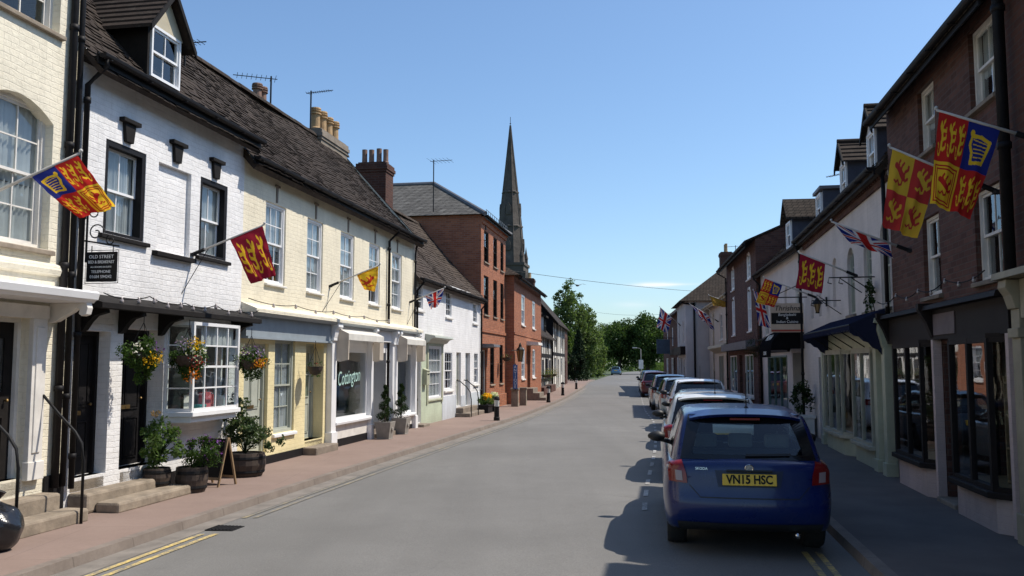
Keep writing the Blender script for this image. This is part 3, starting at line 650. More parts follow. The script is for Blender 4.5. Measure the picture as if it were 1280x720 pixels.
# white awning boxes with hanging end flaps
for a, b in ((1.52, 3.96), (5.96, 7.82)):
    aw = MB(); yo = -.42
    aw.mesh([(a, -.12, 2.74), (b, -.12, 2.74), (b, yo, 2.6), (a, yo, 2.6), (a, yo, 2.46), (b, yo, 2.46)], [(0, 1, 2, 3), (3, 2, 5, 4)])
    n = 10
    A = B.p('awning', aw, M_cloth('awning_canvas', (.80, .78, .72, 1), trans=.25))
    for x in (a, b):
        fl = MB().mesh([(x, -.12, 2.74), (x, yo, 2.6), (x, yo + .01, 2.02), (x, yo + .2, 1.98), (x, -.14, 2.0)], [(0, 1, 2, 3, 4)])
        xx = x - .2 if x == a else x - .14
        fl.mesh([(x, yo, 2.6), (xx + (.28 if x == a else -.12), yo + .01, 2.6), (xx + (.28 if x == a else -.12), yo + .02, 2.03), (x, yo + .01, 2.02)], [(0, 1, 2, 3)])
        B.p('end_flap', fl, M_cloth('flap_canvas', (.62, .55, .46, 1), trans=.25), A)
# chimneys
chimney(B, 5.6, 7.6, 2.0, 2.55, 7.7, 8.4, [(5.85, 2.28), (6.32, 2.28), (6.78, 2.28), (7.25, 2.28)], mat=STONE_D, potm=TERRA, ph=.62, pr=.13, rings=True)
chimney(B, 4.4, 5.0, 3.1, 3.8, 7.0, 8.85, [(4.55, 3.4), (4.85, 3.4)], potm=TERRA_D, ph=.5, pr=.12, rings=True)
pipe(B, 7.88, -.1, 5.5, .1, BLACK, r=.03)

# ---- white cottage
B = L3 = Bld('cottage', 'low white painted brick cottage with brown tiled roof and pale green ground floor corner', 'house', OL, 10, 8.0, 'L')
x0, x1 = 8.02, 17.38
ops = [(8.14, 8.98, 3.55, 4.5, 0, .06), (11.75, 12.6, 3.52, 4.42, 0, .06), (15.95, 16.75, 3.5, 4.3, 0, .06)]
g = [(8.1, 8.75, .2, 2.3, 0, .5), (9.5, 11.15, .84, 2.5, 0, .06), (11.62, 12.74, 1.05, 2.36, 0, .06), (13.3, 14.0, .45, 2.34, 0, .12), (14.72, 15.5, .4, 2.34, 0, .12), (16.15, 16.95, 1.15, 2.38, 0, .06)]
shell(B, x0, x1, -.2, 4.62, ops + g, WHITE, 4.8, gable=(2.6, 7.55))
roof(B, x0, x1, 0, 4.62, 2.6, 7.55, 4.8, TILE_L, over=.24, sag=.07, gauge=.15, tw=.22)
gutter(B, x0, x1, -.2, 4.46, pipes=(8.12, 17.28), zb=.1)
for i, (a, b, c, e, *_) in enumerate(ops): window(B, a, b, c, e, 2, 4 if i else 4, mat=WPAINT, sill=WPAINT_D, curtain='none' if i == 1 else 'half', rec=.02, sash=False, frame=.04)
window(B, 9.5, 11.15, .84, 2.5, 4, 2, mat=WPAINT, sill=SAGEPT, curtain='full', rec=.0, frame=.06)
B.p('window_hood', MB().px([(0, 2.86), (-.32, 2.8), (-.34, 2.74), (-.2, 2.7), (-.12, 2.6), (0, 2.56)], 9.2, 11.5), GREYPT, bev=.006)
B.p('window_case', MB().box(9.36, 9.5, -.05, 0, .7, 2.6).box(11.15, 11.29, -.05, 0, .7, 2.6).box(9.36, 11.29, -.06, 0, 2.5, 2.6), SAGEPT)
window(B, 11.62, 12.74, 1.05, 2.36, 3, 2, mat=WPAINT, sill=WPAINT_D, curtain='none', rec=.02, frame=.045)
window(B, 16.15, 16.95, 1.15, 2.38, 2, 2, mat=WPAINT, sill=WPAINT_D, curtain='half', rec=.02)
door(B, 13.3, 14.0, .45, 2.34, .1, GREYPT, WPAINT_D, cols=1); door(B, 14.72, 15.5, .4, 2.34, .1, BLUEGREY, WPAINT_D, cols=1); door(B, 8.1, 8.75, .2, 2.3, .45, SAGEPT, SAGEPT)
B.p('rendered_dado', wall_mb(8.78, 11.3, -.2, .84, [], y=-.012).box(8.78, 9.36, -.012, -.002, .84, 2.3), SAGE)
B.p('rendered_dado', MB().box(11.31, 13.28, -.02, -.002, -.2, .86).box(14.02, 14.7, -.02, -.002, -.2, .8).box(15.52, 17.3, -.02, -.002, -.2, .85), GREYW)
st = MB().box(13.1, 15.7, -.55, 0, 0, .22).box(13.2, 15.6, -.28, 0, .2, .4)
B.p('steps', st, STONE_D, bev=.02); B.p('steps', MB().box(8.1, 8.8, -.3, .0, 0, .17), STONE_D, bev=.02)
for x in (13.25, 14.4):
    B.p('handrail', MB().tube([(x, -.02, 1.35), (x, -.15, 1.33), (x, -.4, 1.12), (x, -.52, .95), (x, -.56, .7), (x, -.56, .1)], .018, 7), IRON, smooth=True)

# ---- three storey red brick
B = L4 = Bld('tall_brick_house', 'three-storey orange-red brick house with hipped slate roof and narrow dark sash windows', 'house', OL, 10, 17.42, 'L')
x0, x1 = 17.42, 22.85
up = [(a, b, 6.12, 7.4, 0, .12) for a, b in ((18.0, 18.95), (19.95, 20.8), (21.6, 22.35))]
gf = [(a, b, 1.08, 2.78, 0, .12) for a, b in ((19.3, 20.2), (21.4, 22.2))] + [(17.75, 18.55, .3, 2.5, 0, .14)]
mf = [(a, b, 3.95, 5.55, 0, .12) for a, b in ((18.0, 18.95), (19.95, 20.8), (21.6, 22.35))]
shell(B, x0, x1, -.2, 8.0, up + mf + gf, BRICK_RED, 8.)
xm, yr, zr = (x0 + x1) / 2, 2.7, 9.85; o_ = .22
hp = MB(); e = [(x0 - o_, -o_, 7.94), (x1 + o_, -o_, 7.94), (x1 + o_, 8 + o_, 7.94), (x0 - o_, 8 + o_, 7.94)]; r0, r1 = (xm, yr, zr), (xm, 8 - yr, zr)
hp.mesh(e + [r0, r1], [(0, 1, 4), (1, 2, 5, 4), (2, 3, 5), (3, 0, 4, 5), (0, 1, 2, 3)])
rr = B.p('roof', hp, SLATE)
hr = MB()
for a, b in ((e[0], r0), (e[1], r0), (r0, r1), (e[2], r1), (e[3], r1)): hr.tube([a, b], .1, 8)
B.p('ridge_tile', hr, LEAD, rr)
gutter(B, x0 - .1, x1 + .1, -.2, 7.9)
B.p('cornice', MB().px([(0, 7.6), (-.06, 7.62), (-.08, 7.76), (-.16, 7.8), (-.18, 7.86), (0, 7.86)], x0, x1), BRICK_RED)
for a, b, c, e_, *_ in up + mf + gf[:2]: window(B, a, b, c, e_, 2, 2, mat=BLACKW, sill=STONE, curtain='none', rec=.05, frame=.05)
B.p('stone_band', MB().px([(0, 3.2), (-.05, 3.22), (-.05, 3.34), (0, 3.36)], x0, x1), BRICK_RED)
door(B, 17.75, 18.55, .3, 2.5, .1, BLACK, WPAINT_D)
B.p('door_hood', MB().px([(0, 2.75), (-.5, 2.72), (-.52, 2.62), (0, 2.58)], 17.55, 18.85), LEAD)
B.p('steps', MB().box(17.6, 18.8, -.4, 0, 0, .2).box(17.7, 18.6, -.05, .1, .18, .3), STONE_D, bev=.02)
B.p('wall_tie', MB().box(18.2, 18.34, -.03, 0, 7.45, 7.6), IRON)
B.p('plinth', MB().box(18.9, x1 - .02, -.07, 0, -.1, .62), BRICK_RED, bev=.02)
gu = MB()
for i in range(12): gu.tube([(x0 + .5 + i * .42, -.12, 7.98), (x0 + .5 + i * .42, -.12, 8.22)], .012, 5)
gu.tube([(x0 + .4, -.12, 8.22), (x1 - .2, -.12, 8.22)], .012, 5); B.p('snow_guard', gu, GALV)

# ---- two storey brick with lantern
O5 = tuple(L4.w(22.9, -.4, 0))[:2]
B = L5 = Bld('brick_inn', 'two-storey red brick inn with white sash windows and steps behind the wall lantern', 'inn', O5, 8, 0, 'L')
x1 = 11.6
up = [(a, b, 3.85, 5.35, 0, .1) for a, b in ((2.6, 3.9), (7.2, 8.5))]; gf = [(2.6, 3.9, 1.2, 2.75, .12, .1), (7.2, 8.5, 1.2, 2.75, .12, .1), (4.9, 6.2, .7, 2.9, .3, .3)]
shell(B, 0, x1, -.2, 6.1, up + gf, BRICK_RED, 7.)
e = [(-.3, -.3, 6.02), (x1 + .3, -.3, 6.02), (x1 + .3, 7.3, 6.02), (-.3, 7.3, 6.02)]; r0, r1 = (3.2, 3.5, 8.3), (x1 - 3.2, 3.5, 8.3)
B.p('roof', MB().mesh(e + [r0, r1], [(0, 1, 5, 4), (1, 2, 5), (2, 3, 4, 5), (3, 0, 4), (0, 1, 2, 3)]), TILE_C)
gutter(B, 0, x1, -.28, 5.92)
for a, b, c, e_, *_ in up + gf[:2]: window(B, a, b, c, e_, 2, 2, mat=WPAINT, sill=WPAINT_D, curtain='half', rec=.03, frame=.09)
door(B, 4.9, 6.2, .7, 2.9, .25, BLACK, BLACK)
B.p('steps', MB().box(4.5, 6.6, -.35, 0, .0, .7).box(4.5, 6.6, -.68, -.352, 0, .47).box(4.5, 6.6, -1., -.682, 0, .24), STONE_D, bev=.015)
B.p('stone_band', MB().box(0, x1, -.03, 0, 3.3, 3.4), BRICK_RED)
B.p('door_hood', MB().px([(0, 3.1), (-.6, 3.04), (-.62, 2.9), (0, 2.9)], 4.6, 6.5), WPAINT_D)

# ---- timber framed pair and the dark brick end house
def timbered(B, x0, x1, z0, z1, verts, horis, brace=()):
    t = MB(); w = .09
    for x in verts: j = random.uniform(-.03, .03); t.mesh([(x - w + j, -.035, z0), (x + w + j, -.035, z0), (x + w, -.035, z1), (x - w, -.035, z1), (x - w + j, 0, z0), (x + w + j, 0, z0), (x + w, 0, z1), (x - w, 0, z1)], [(0, 1, 2, 3), (0, 3, 7, 4), (1, 2, 6, 5)])
    for z in horis: t.box(x0, x1, -.045, -.002, z - .1, z + .1)
    for a, b, c, d in brace: t.prism([(a - w, -.03, b), (a + w, -.03, b), (c + w, -.03, d), (c - w, -.03, d)], (0, .028, 0))
    return B.p('timber_frame', t, BLACKW)
PLASTER = M_plain('white_limewash', (.74, .72, .66, 1), .85, .14, 3, .3, 10)
O6 = tuple(L5.w(11.75, .35, 0))[:2]
B = L6a = Bld('timbered_cottage', 'low black and white timber-framed cottage with hanging flowers beyond the brick inn', 'house', O6, 7, 0, 'L')
ops = [(1.2, 3.2, 1.0, 2.3, 0, .1), (4.2, 5.4, .1, 2.2, 0, .3), (6.8, 8.8, 1.0, 2.3, 0, .1), (9.8, 11., .2, 2.2, 0, .3)]
shell(B, 0, 12., -.2, 3.9, ops, PLASTER, 5, gable=(2.2, 6.2))
roof(B, 0, 12., 0, 3.9, 2.2, 6.2, 5., TILE_C, fine=False, over=.35)
timbered(B, 0, 12, 0, 3.9, [.1, 1.1, 2.2, 3.4, 4.1, 5.5, 6.7, 7.8, 8.9, 9.7, 11.1, 11.9], [.9, 2.5, 3.75], [(2.3, 2.6, 3.3, 3.7), (7.9, 2.6, 8.8, 3.7)])
window(B, 1.2, 3.2, 1.0, 2.3, 4, 1, mat=BLACKW, sash=False, curtain='none'); window(B, 6.8, 8.8, 1.0, 2.3, 4, 1, mat=BLACKW, sash=False, curtain='none')
door(B, 4.2, 5.4, .1, 2.2, .2, BLACKW); door(B, 9.8, 11, .2, 2.2, .2, BLACKW)
for xc in (2.6, 7.5):
    d = MB().box(xc - .7, xc + .7, .1, 1.6, 4.0, 5.1); dd = B.p('dormer', d, PLASTER)
    B.p('dormer_roof', MB().px([(-.1, 5.05), (1.9, 5.4), (1.9, 5.5), (-.1, 5.16)], xc - .85, xc + .85), TILE_C, dd)
    t = MB()
    for q in (-.65, -.2, .25, .65): t.box(xc + q - .06, xc + q + .06, .06, .1, 4.0, 5.1)
    t.box(xc - .7, xc + .7, .055, .1, 4.45, 4.57); B.p('timber_frame', t, BLACKW, dd)
    B.p('pane', MB().box(xc - .58, xc + .58, .085, .098, 4.57, 5.0), GLASS, dd)
B.p('wall_border', MB().box(.2, 4., -.5, 0, 0, .55).box(5.6, 9.6, -.5, 0, 0, .55), BRICK_DK, bev=.02)
O6b = tuple(L6a.w(12.05, -.1, 0))[:2]
B = L6b = Bld('timbered_house', 'tall white timber-framed house with steep brown roof and dark gable end', 'house', O6b, 7, 0, 'L')
ops = [(1.5, 3.2, 1., 2.4, 0, .1), (5., 6.2, .1, 2.3, 0, .3), (8.5, 10.2, 1., 2.4, 0, .1), (2., 3.6, 3.2, 4.4, 0, .1), (8.5, 10.1, 3.2, 4.4, 0, .1)]
shell(B, 0, 13.5, -.2, 5.3, ops, PLASTER, 5., gable=(2.4, 8.1), side_near=False)
gb = MB().face([(0, 0, -.2), (0, 5, -.2), (0, 5, 5.3), (0, 2.4, 8.1), (0, 0, 5.3)]); B.p('gable_wall', gb, BLACKW)
roof(B, 0, 13.5, 0, 5.3, 2.4, 8.1, 5., TILE_C, fine=False, over=.45, verge=.3)
timbered(B, 0, 13.5, 0, 5.3, [.1, 1.4, 3.4, 4.8, 6.4, 8.3, 10.4, 12, 13.4], [2.7, 5.1], [(3.6, 2.8, 4.7, 5.), (10.6, 2.8, 11.8, 5.)])
for a, b, c, e_, *_ in (ops[0], ops[2], ops[3], ops[4]): window(B, a, b, c, e_, 3, 2, mat=WPAINT, sash=False, curtain='half')
door(B, 5., 6.2, .1, 2.3, .2, WPAINT_D, WPAINT)
chimney(B, 8.5, 9.6, 2.2, 3.0, 7.6, 9.0, [(8.8, 2.6), (9.3, 2.6)], ph=.5)
O7 = tuple(L6b.w(13.6, .1, 0))[:2]
B = L7 = Bld('brick_cottage', 'narrow dark brick house at the far end of the left terrace', 'house', O7, 6.5, 0, 'L')
ops = [(1., 2.2, 1., 2.3, 0, .1), (3.4, 4.4, .1, 2.2, 0, .2), (1., 2.2, 3.2, 4.4, 0, .1), (4., 5.2, 3.2, 4.4, 0, .1)]
shell(B, 0, 7, -.2, 5.2, ops, BRICK_DK, 5, gable=(2.5, 7.4)); roof(B, 0, 7, 0, 5.2, 2.5, 7.4, 5, TILE_C, fine=False)
for a, b, c, e_, *_ in (ops[0], ops[2], ops[3]): window(B, a, b, c, e_, 2, 2, curtain='none')
door(B, 3.4, 4.4, .1, 2.2, .15, BLACK, WPAINT_D)
# the brick stack on the boundary of the cottage
chimney(L3, 9.0, 9.75, 1.25, 2.2, 5.6, 8.2, [(9.37, 1.38), (9.37, 1.6), (9.37, 1.85), (9.37, 2.08)], potm=[TERRA_D], ph=.48, pr=.085)

# ---- church: tower and broached spire
def church():
    loc = (-.3, 160, 0); r = thing('church', 'grey stone church with tall tapering spire rising behind the brick houses', 'church', loc, rad(-10))
    tw = MB().box(-2.9, 2.9, -2.9, 2.9, 0, 20)
    for x in (-2.9, 2.9):
        for y in (-2.9, 2.9): tw.box(x - .45, x + .45, y - .45, y + .45, 0, 18.5)
    tw.box(-3.1, 3.1, -3.1, 3.1, 19.6, 20.1); tw.box(-3.1, 3.1, -3.1, 3.1, 13.2, 13.5)
    MBo = tw.build('tower', SPIRE, r)
    for k in range(4):
        a = k * pi / 2; M = Matrix.Rotation(a, 4, 'Z')
        lv = MB()
        for s_ in (-.9, .9):
            pts = [(s_ - .5, 14.4), (s_ + .5, 14.4), (s_ + .5, 17.4), (s_, 18.4), (s_ - .5, 17.4)]; lv.add(MB().py(pts, -2.96, -2.9), M)
        lv.build('belfry_opening', BLACKW, MBo)
    n = 8; sp = MB(); rings = [(20.1, 2.85), (22.5, 2.55), (26.8, 2.2), (33.4, 1.45), (40., .72), (46., .09)]
    vs = [(q * cos(pi / 8 + 2 * pi * j / n), q * sin(pi / 8 + 2 * pi * j / n), z) for z, q in rings for j in range(n)]
    sp.mesh(vs, [(i * n + j, i * n + (j + 1) % n, (i + 1) * n + (j + 1) % n, (i + 1) * n + j) for i in range(len(rings) - 1) for j in range(n)])
    for j in range(n):
        a = pi / 8 + 2 * pi * j / n; sp.tube([(q * cos(a), q * sin(a), z) for z, q in rings], .09, 5)
    for z, q in ((26.9, 2.3), (33.3, 1.56)): sp.lathe([(q - .1, z - .15), (q + .06, z - .1), (q + .06, z + .1), (q - .2, z + .3)], (0, 0, 0), 8)
    spo = sp.build('spire', SPIRE, r)
    for x in (-2.5, 2.5):
        for y in (-2.5, 2.5): MB().lathe([(.36, 19.5), (.36, 21.2), (.42, 21.3), (.22, 22.2), (0, 23.6)], (x, y, 0), 8).build('pinnacle', SPIRE, r)
    for k in range(4):
        a = k * pi / 2 ; M = Matrix.Rotation(a, 4, 'Z')
        for z, q in ((23.2, 2.35), (29.8, 1.72)):
            MB().add(MB().py([(-.45, z - .8), (.45, z - .8), (.45, z + .6), (0, z + 1.5), (-.45, z + .6)], -q - .25, -q + .4), M).build('lucarne', SPIRE, r)
    MB().tube([(0, 0, 45.8), (0, 0, 47.6)], .05, 6).lathe([(0, 46.2), (.18, 46.35), (0, 46.5)], (0, 0, 0), 8).build('weather_vane', IRON, spo)
church()
# ================================================================== RIGHT ROW (local x runs towards the viewer)
B = R1 = Bld('brick_shop', 'dark red brick building with two dark-framed shop bays over pinkish painted risers', 'shop', OR, 10, .35, 'R')
x0, x1, Y = .35, 5.68, .1
up = [(2.2, 3.0, 4.98, 5.93, 0, .12), (4.45, 5.3, 5.0, 5.98, 0, .12), (2.2, 3.0, 2.9, 4.03, 0, .12), (4.4, 5.25, 2.92, 4.0, 0, .12)]
gf = [(.8, 2.78, .55, 2.2, 0, .1), (2.95, 3.62, .14, 2.2, 0, .5), (3.72, 5.5, .52, 2.2, 0, .1)]
shell(B, x0, x1, -.1, 6.15, up + gf, BRICK_DK, 6., y=Y, gable=(3., 8.4), side_near=True)
roof(B, x0, x1, Y, 6.15, 3., 8.4, 6., TILE_C, fine=False, over=.3, verge=.02)
gutter(B, x0, x1, Y - .28, 6.0, pipes=(), zb=.1)
for a, b, c, e_, *_ in up: window(B, a, b, c, e_, 2, 1, y=Y, mat=WPAINT_D, sill=STONE_D, curtain='half' if c > 4 else 'none', rec=.08, frame=.04)
DKPT = M_plain('dark_brown_paint', (.016, .011, .010, 1), .65, .2, 4, .1, spec=.2)
OFFW = M_plain('shade_darkened_cream_paint', (.38, .36, .28, 1), .55, .2, 4, .2, 25)  # bow window cream, made darker so the depth of shade sits in the colour
B.p('fascia', MB().box(x0 + .02, x1 - .02, -.02, .09, 2.26, 2.66).px([(.09, 2.78), (-.14, 2.72), (-.16, 2.66), (.09, 2.66)], x0, x1), DKPT)
B.p('sign_panel', MB().box(3.0, 3.9, -.034, -.022, 2.32, 2.6), M_plain('faded_lilac_board', (.12, .09, .095, 1), .6))
for a in (.38, 2.82): B.p('fascia_bracket', MB().px([(0, 2.76), (-.2, 2.76), (-.2, 2.68), (-.1, 2.5), (-.03, 2.3), (0, 2.26)], a, a + .12), DKPT)
def bay(B, a, b, c, e, yf, mat, mull, riser, rm, splay=.25, glass=None, zb=0., trans=(), floor=True, sillm=None):
    """shallow canted shop bay: splayed ends, straight front"""
    pl = [(a, .1), (a + splay, yf), (b - splay, yf), (b, .1)]
    m = MB(); w = .032
    ps = [pl[0], pl[1], *[(q, yf) for q in mull], pl[2], pl[3]]
    for x, y in ps: m.box(x - w, x + w, y - w, y + w, c, e)
    def bar(p, q, z0, z1, t=.03):
        d = Vector((q[0] - p[0], q[1] - p[1], 0)); n = Vector((-d.y, d.x, 0)).normalized() * t
        m.prism([(p[0] + n.x, p[1] + n.y, z0), (q[0] + n.x, q[1] + n.y, z0), (q[0] - n.x, q[1] - n.y, z0), (p[0] - n.x, p[1] - n.y, z0)], (0, 0, z1 - z0))
    for p, q in zip(pl[:-1], pl[1:]):
        bar(p, q, c + .001, c + .05); bar(p, q, e - .05, e - .001)
        for z in trans: bar(p, q, z - .015, z + .015, .02)
    o = B.p('shop_bay', m, mat); g = MB()
    for p, q in zip(ps[:-1], ps[1:]): d = random.uniform(-.005, .005); g.face([(p[0], p[1] + d, c), (q[0], q[1] - d, c), (q[0], q[1] - d, e), (p[0], p[1] + d, e)])
    B.p('pane', g, glass or GLASS_SHOP, o)
    s_ = [(a - .05, .1), (a + splay - .04, yf - .09), (b - splay + .04, yf - .09), (b + .05, .1)]
    B.p('sill', MB().pz(s_, c - .07, c), sillm or mat, o, bev=.008)
    B.p('riser', MB().pz([(a, .12), (a + splay, yf + .01), (b - splay, yf + .01), (b, .12)], zb, c - .072), riser, o)
    B.p('bay_head', MB().pz([(a - .02, .1), (a + splay, yf - .03), (b - splay, yf - .03), (b + .02, .1)], e, e + .05), mat, o)
    B.p('display_floor', MB().pz([(a + .02, .7), (a + .02, .12), (a + splay, yf + .04), (b - splay, yf + .04), (b - .02, .12), (b - .02, .7)], c - .03, c - .002), WOOD_L, o)
    return o
bay(B, .82, 2.8, .56, 2.22, -.08, DKPT, [1.8], PINK_R, ROOM); bay(B, 3.7, 5.52, .54, 2.22, -.1, DKPT, [4.62], PINK_R, ROOM)
door(B, 2.95, 3.62, .16, 2.05, .45, DKPT, DKPT, panels=((.06, .36),), glazed=(.45, .93), rows=1, cols=1)
B.p('doorstep', MB().box(2.9, 3.66, -.05, .5, -.05, .15), STONE_D, bev=.02)
for a in (2.82, 5.54): B.p('pilaster', MB().box(a, a + .09, -.02, .09, -.05, 2.26), PINK_R)
# stock in the shop bays: shelving with small goods, one object each
def shelf_unit(B, x, y, z, w, cols, label):
    r = thing('display_shelf', label, 'shelf', B.w(x, y, z), B.rz)
    fr = MB().box(-w / 2, -w / 2 + .03, -.12, .12, 0, 1.25).box(w / 2 - .03, w / 2, -.12, .12, 0, 1.25)
    for k in range(4): fr.box(-w / 2 + .03, w / 2 - .03, -.12, .12, .02 + k * .38, .045 + k * .38)
    fr.build('frame', WOOD_L, r)
    for k in range(3):
        x_ = -w / 2 + .1
        while x_ < w / 2 - .1:
            h = random.uniform(.1, .28); m = MB().lathe([(.03, 0), (.05, h * .3), (.045, h * .6), (.02, h * .8), (.025, h)], (x_, random.uniform(-.05, .05), .047 + k * .38), 8)
            m.build('ornament', random.choice(cols), r); x_ += random.uniform(.13, .2)
CER = [M_plain('white_ceramic', (.6, .6, .58, 1), .25), M_plain('amber_ceramic', (.35, .16, .04, 1), .3), M_plain('blue_ceramic', (.06, .1, .2, 1), .3)]
shelf_unit(B, 2.2, .4, .56, .9, CER, 'wooden shelf of ornaments in the far dark-framed shop bay')
shelf_unit(B, 5.0, .4, .54, .9, CER, 'wooden shelf of ornaments in the near dark-framed shop bay')

# nearest brick building on the right
B = R0 = Bld('corner_brick_building', 'reddish brick building at the right edge with cream shopfront pilaster and thick black downpipe', 'building', OR, 10, 5.7, 'R')
x0, x1 = 5.72, 15.
up = [(8., 9., 4.9, 6.1, 0, .12), (11.5, 12.5, 4.9, 6.1, 0, .12), (8., 9., 2.95, 4.3, 0, .12), (11.5, 12.5, 2.95, 4.3, 0, .12)]
gf = [(6.3, 8.6, .6, 2.3, 0, .06), (9., 9.9, .1, 2.3, 0, .3), (10.3, 13, .6, 2.3, 0, .06)]
BRK0 = M_brick('rusty_brick', (.13, .055, .036, 1), (.085, .038, .028, 1), (.10, .07, .058, 1))
shell(B, x0, x1, -.1, 6.4, up + gf, BRK0, 6., y=.06, gable=(3., 8.)); roof(B, x0, x1, .06, 6.4, 3., 8., 6., TILE_C, fine=False)
gutter(B, x0, x1, -.18, 6.25, pipes=(), zb=.1); pipe(B, 5.9, -.12, 6.3, 2.9, r=.06)
for a, b, c, e_, *_ in up: window(B, a, b, c, e_, 2, 2, y=.06, sill=STONE_D, curtain='half', rec=.04)
for a, b, c, e_, *_ in (gf[0], gf[2]): shopwin(B, a, b, c, e_, CREAMDULL, [(a + b) / 2], yf=.04, sillm=CREAMDULL)
door(B, 9., 9.9, .1, 2.3, .3, DKPT, CREAMDULL)
pp = MB().box(5.82, 6.04, -.05, .06, -.05, 2.5).box(5.79, 6.07, -.08, .06, -.05, .4).box(5.79, 6.07, -.08, .06, 2.2, 2.3)
pp.px([(.06, 2.8), (-.16, 2.8), (-.17, 2.72), (-.12, 2.64), (-.08, 2.5), (.06, 2.5)], 5.82, 6.04)
B.p('pilaster', pp, CREAMDULL, bev=.008)
B.p('fascia', MB().box(6.06, x1, -.04, .06, 2.4, 2.8).px([(.06, 2.9), (-.2, 2.88), (-.21, 2.81), (.06, 2.81)], 5.76, x1), CREAMDULL)

# white building with dormers, awning and bow windows
B = R2 = Bld('white_shop', 'white painted brick shop with arched sash windows, two tiled dormers and a navy awning', 'shop', OR, 10, -8.9, 'R')
x0, x1, Y = -8.9, .34, .1
UPW = [(-.42, .22, 2.9, 4.38), (-1.75, -1.1, 2.92, 4.3), (-3.3, -2.62, 2.94, 4.3)]
ups = [(a, b, c, e, .3, .12) for a, b, c, e in UPW] + [(-5.0, -4.4, 3.2, 4.3, .3, .06), (-6.9, -6.4, 3.1, 4.2, .25, .06), (-8.1, -7.6, 3.1, 4.2, .25, .06)]
gf = [(-5.5, -2.75, .5, 2.16, 0, .1), (-2.45, -.55, .48, 2.16, 0, .1), (-7.2, -6.3, .1, 2.1, 0, .4)]
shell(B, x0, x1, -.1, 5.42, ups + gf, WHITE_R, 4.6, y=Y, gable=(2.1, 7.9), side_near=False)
rec = MB()
for a, b, c, e_ in ((-5.0, -4.4, 3.2, 4.3), (-6.9, -6.4, 3.1, 4.2), (-8.1, -7.6, 3.1, 4.2)): rec.face([(a, Y + .06, c), (b, Y + .06, c), (b, Y + .06, e_), (a, Y + .06, e_)])
B.p('blind_arch', rec, WHITE_R)
roof(B, x0, x1, Y, 5.42, 2.1, 7.9, 4.6, TILE, over=.22, verge=0, sag=.05)
gutter(B, x0, x1, Y - .24, 5.24, mat=BLACK, pipes=(x0 + .15,), zb=.1)
cor = MB().box(x0, x1, Y - .06, Y - .003, 5.0, 5.1).box(x0, x1, Y - .12, Y - .003, 5.2, 5.3)
n = int((x1 - x0) / .16)
for i in range(n): cor.box(x0 + i * .16, x0 + i * .16 + .08, Y - .1, Y - .003, 5.1, 5.2)
B.p('dentil_cornice', cor, BRICK_DK)
for i, (a, b, c, e_) in enumerate(UPW): window(B, a, b, c, e_ - .02, 2, 2, y=Y, mat=GREYPT, sill=STONE_D, curtain='none', rec=.08, frame=.045)
for k, xc in enumerate((-.78, -3.38)):
    yf = .12; w = .36; d = MB().prism([(xc - w, yf, 5.3), (xc - w, yf, 6.15), (xc - w, yf + 1.2, 6.15), (xc - w, yf + 1.2, 5.9)], (.05, 0, 0)).prism([(xc + w - .05, yf, 5.3), (xc + w - .05, yf, 6.15), (xc + w - .05, yf + 1.2, 6.15), (xc + w - .05, yf + 1.2, 5.9)], (.05, 0, 0))
    dd = B.p('dormer', d, SLATEHUNG)
    window(B, xc - w + .05, xc + w - .05, 5.35, 6.14, 2, 1, y=yf - .06, mat=WPAINT, curtain='none', parent=dd, rec=.04, frame=.05)
    B.p('dormer_gable', MB().py([(xc - w, 6.15), (xc + w, 6.15), (xc, 6.52)], yf - .02, yf + .02), WPAINT_D, dd)
    rf = MB()
    for sg in (-1, 1):
        xe = xc + sg * (w + .1)
        for i in range(5):
            a, b = i / 5, (i + 1) / 5 + .04; P = lambda q, y, h: (xe + (xc - xe) * q, y, 6.08 + .52 * q + h)
            A, Bq, C, D = P(a, yf - .12, .035), P(min(b, 1), yf - .12, .0), P(min(b, 1), 1.5, .0), P(a, 1.5, .035)
            rf.mesh([A, Bq, C, D, P(a, yf - .12, -.0), P(a, 1.5, -.0)], [(0, 1, 2, 3), (0, 3, 5, 4)])
    rf.tube([(xc, yf - .13, 6.62), (xc, 1.5, 6.62)], .05, 8)
    B.p('dormer_roof', rf, TILE, dd)
    B.p('bargeboard', MB().prism([(xc - w - .12, yf - .13, 6.0), (xc, yf - .13, 6.52), (xc + w + .12, yf - .13, 6.0), (xc + w + .12, yf - .13, 6.1), (xc, yf - .13, 6.64), (xc - w - .12, yf - .13, 6.1)], (0, .03, 0)), BLACKW, dd)
# flat lead-roofed dormer further along
d = MB().box(-7.9, -7.0, .3, 1.7, 5.5, 6.3); dd = B.p('dormer', d, SLATEHUNG); B.p('dormer_roof', MB().box(-8.0, -6.9, .2, 1.9, 6.303, 6.38), LEAD, dd)
window(B, -7.8, -7.1, 5.55, 6.25, 2, 1, y=.22, mat=WPAINT, curtain='none', parent=dd, rec=.04)
B.p('fascia', MB().box(-5.8, .2, -.05, .097, 2.2, 2.56).px([(.097, 2.76), (-.18, 2.7), (-.2, 2.62), (.097, 2.56)], -5.9, .3), SAGEPT)
bay(B, -5.45, -2.8, .5, 2.18, -.1, OFFW, [-4.55, -3.7], SAGEPT, ROOM, splay=.35, sillm=OFFW); bay(B, -2.4, -.6, .48, 2.18, -.05, OFFW, [-1.5], SAGEPT, ROOM, splay=.1, sillm=OFFW)
for a in (-5.85, -.5, .12): pl = MB(); pl.box(a, a + .22, -.07, .09, -.05, 2.2); pl.box(a - .03, a + .25, -.1, .09, -.05, .3); pl.px([(.09, 2.6), (-.14, 2.6), (-.15, 2.5), (-.08, 2.2), (.09, 2.2)], a, a + .2); B.p('pilaster', pl, SAGEPT, bev=.006)
door(B, -7.2, -6.3, .1, 2.1, .4, BLACK, DKPT)
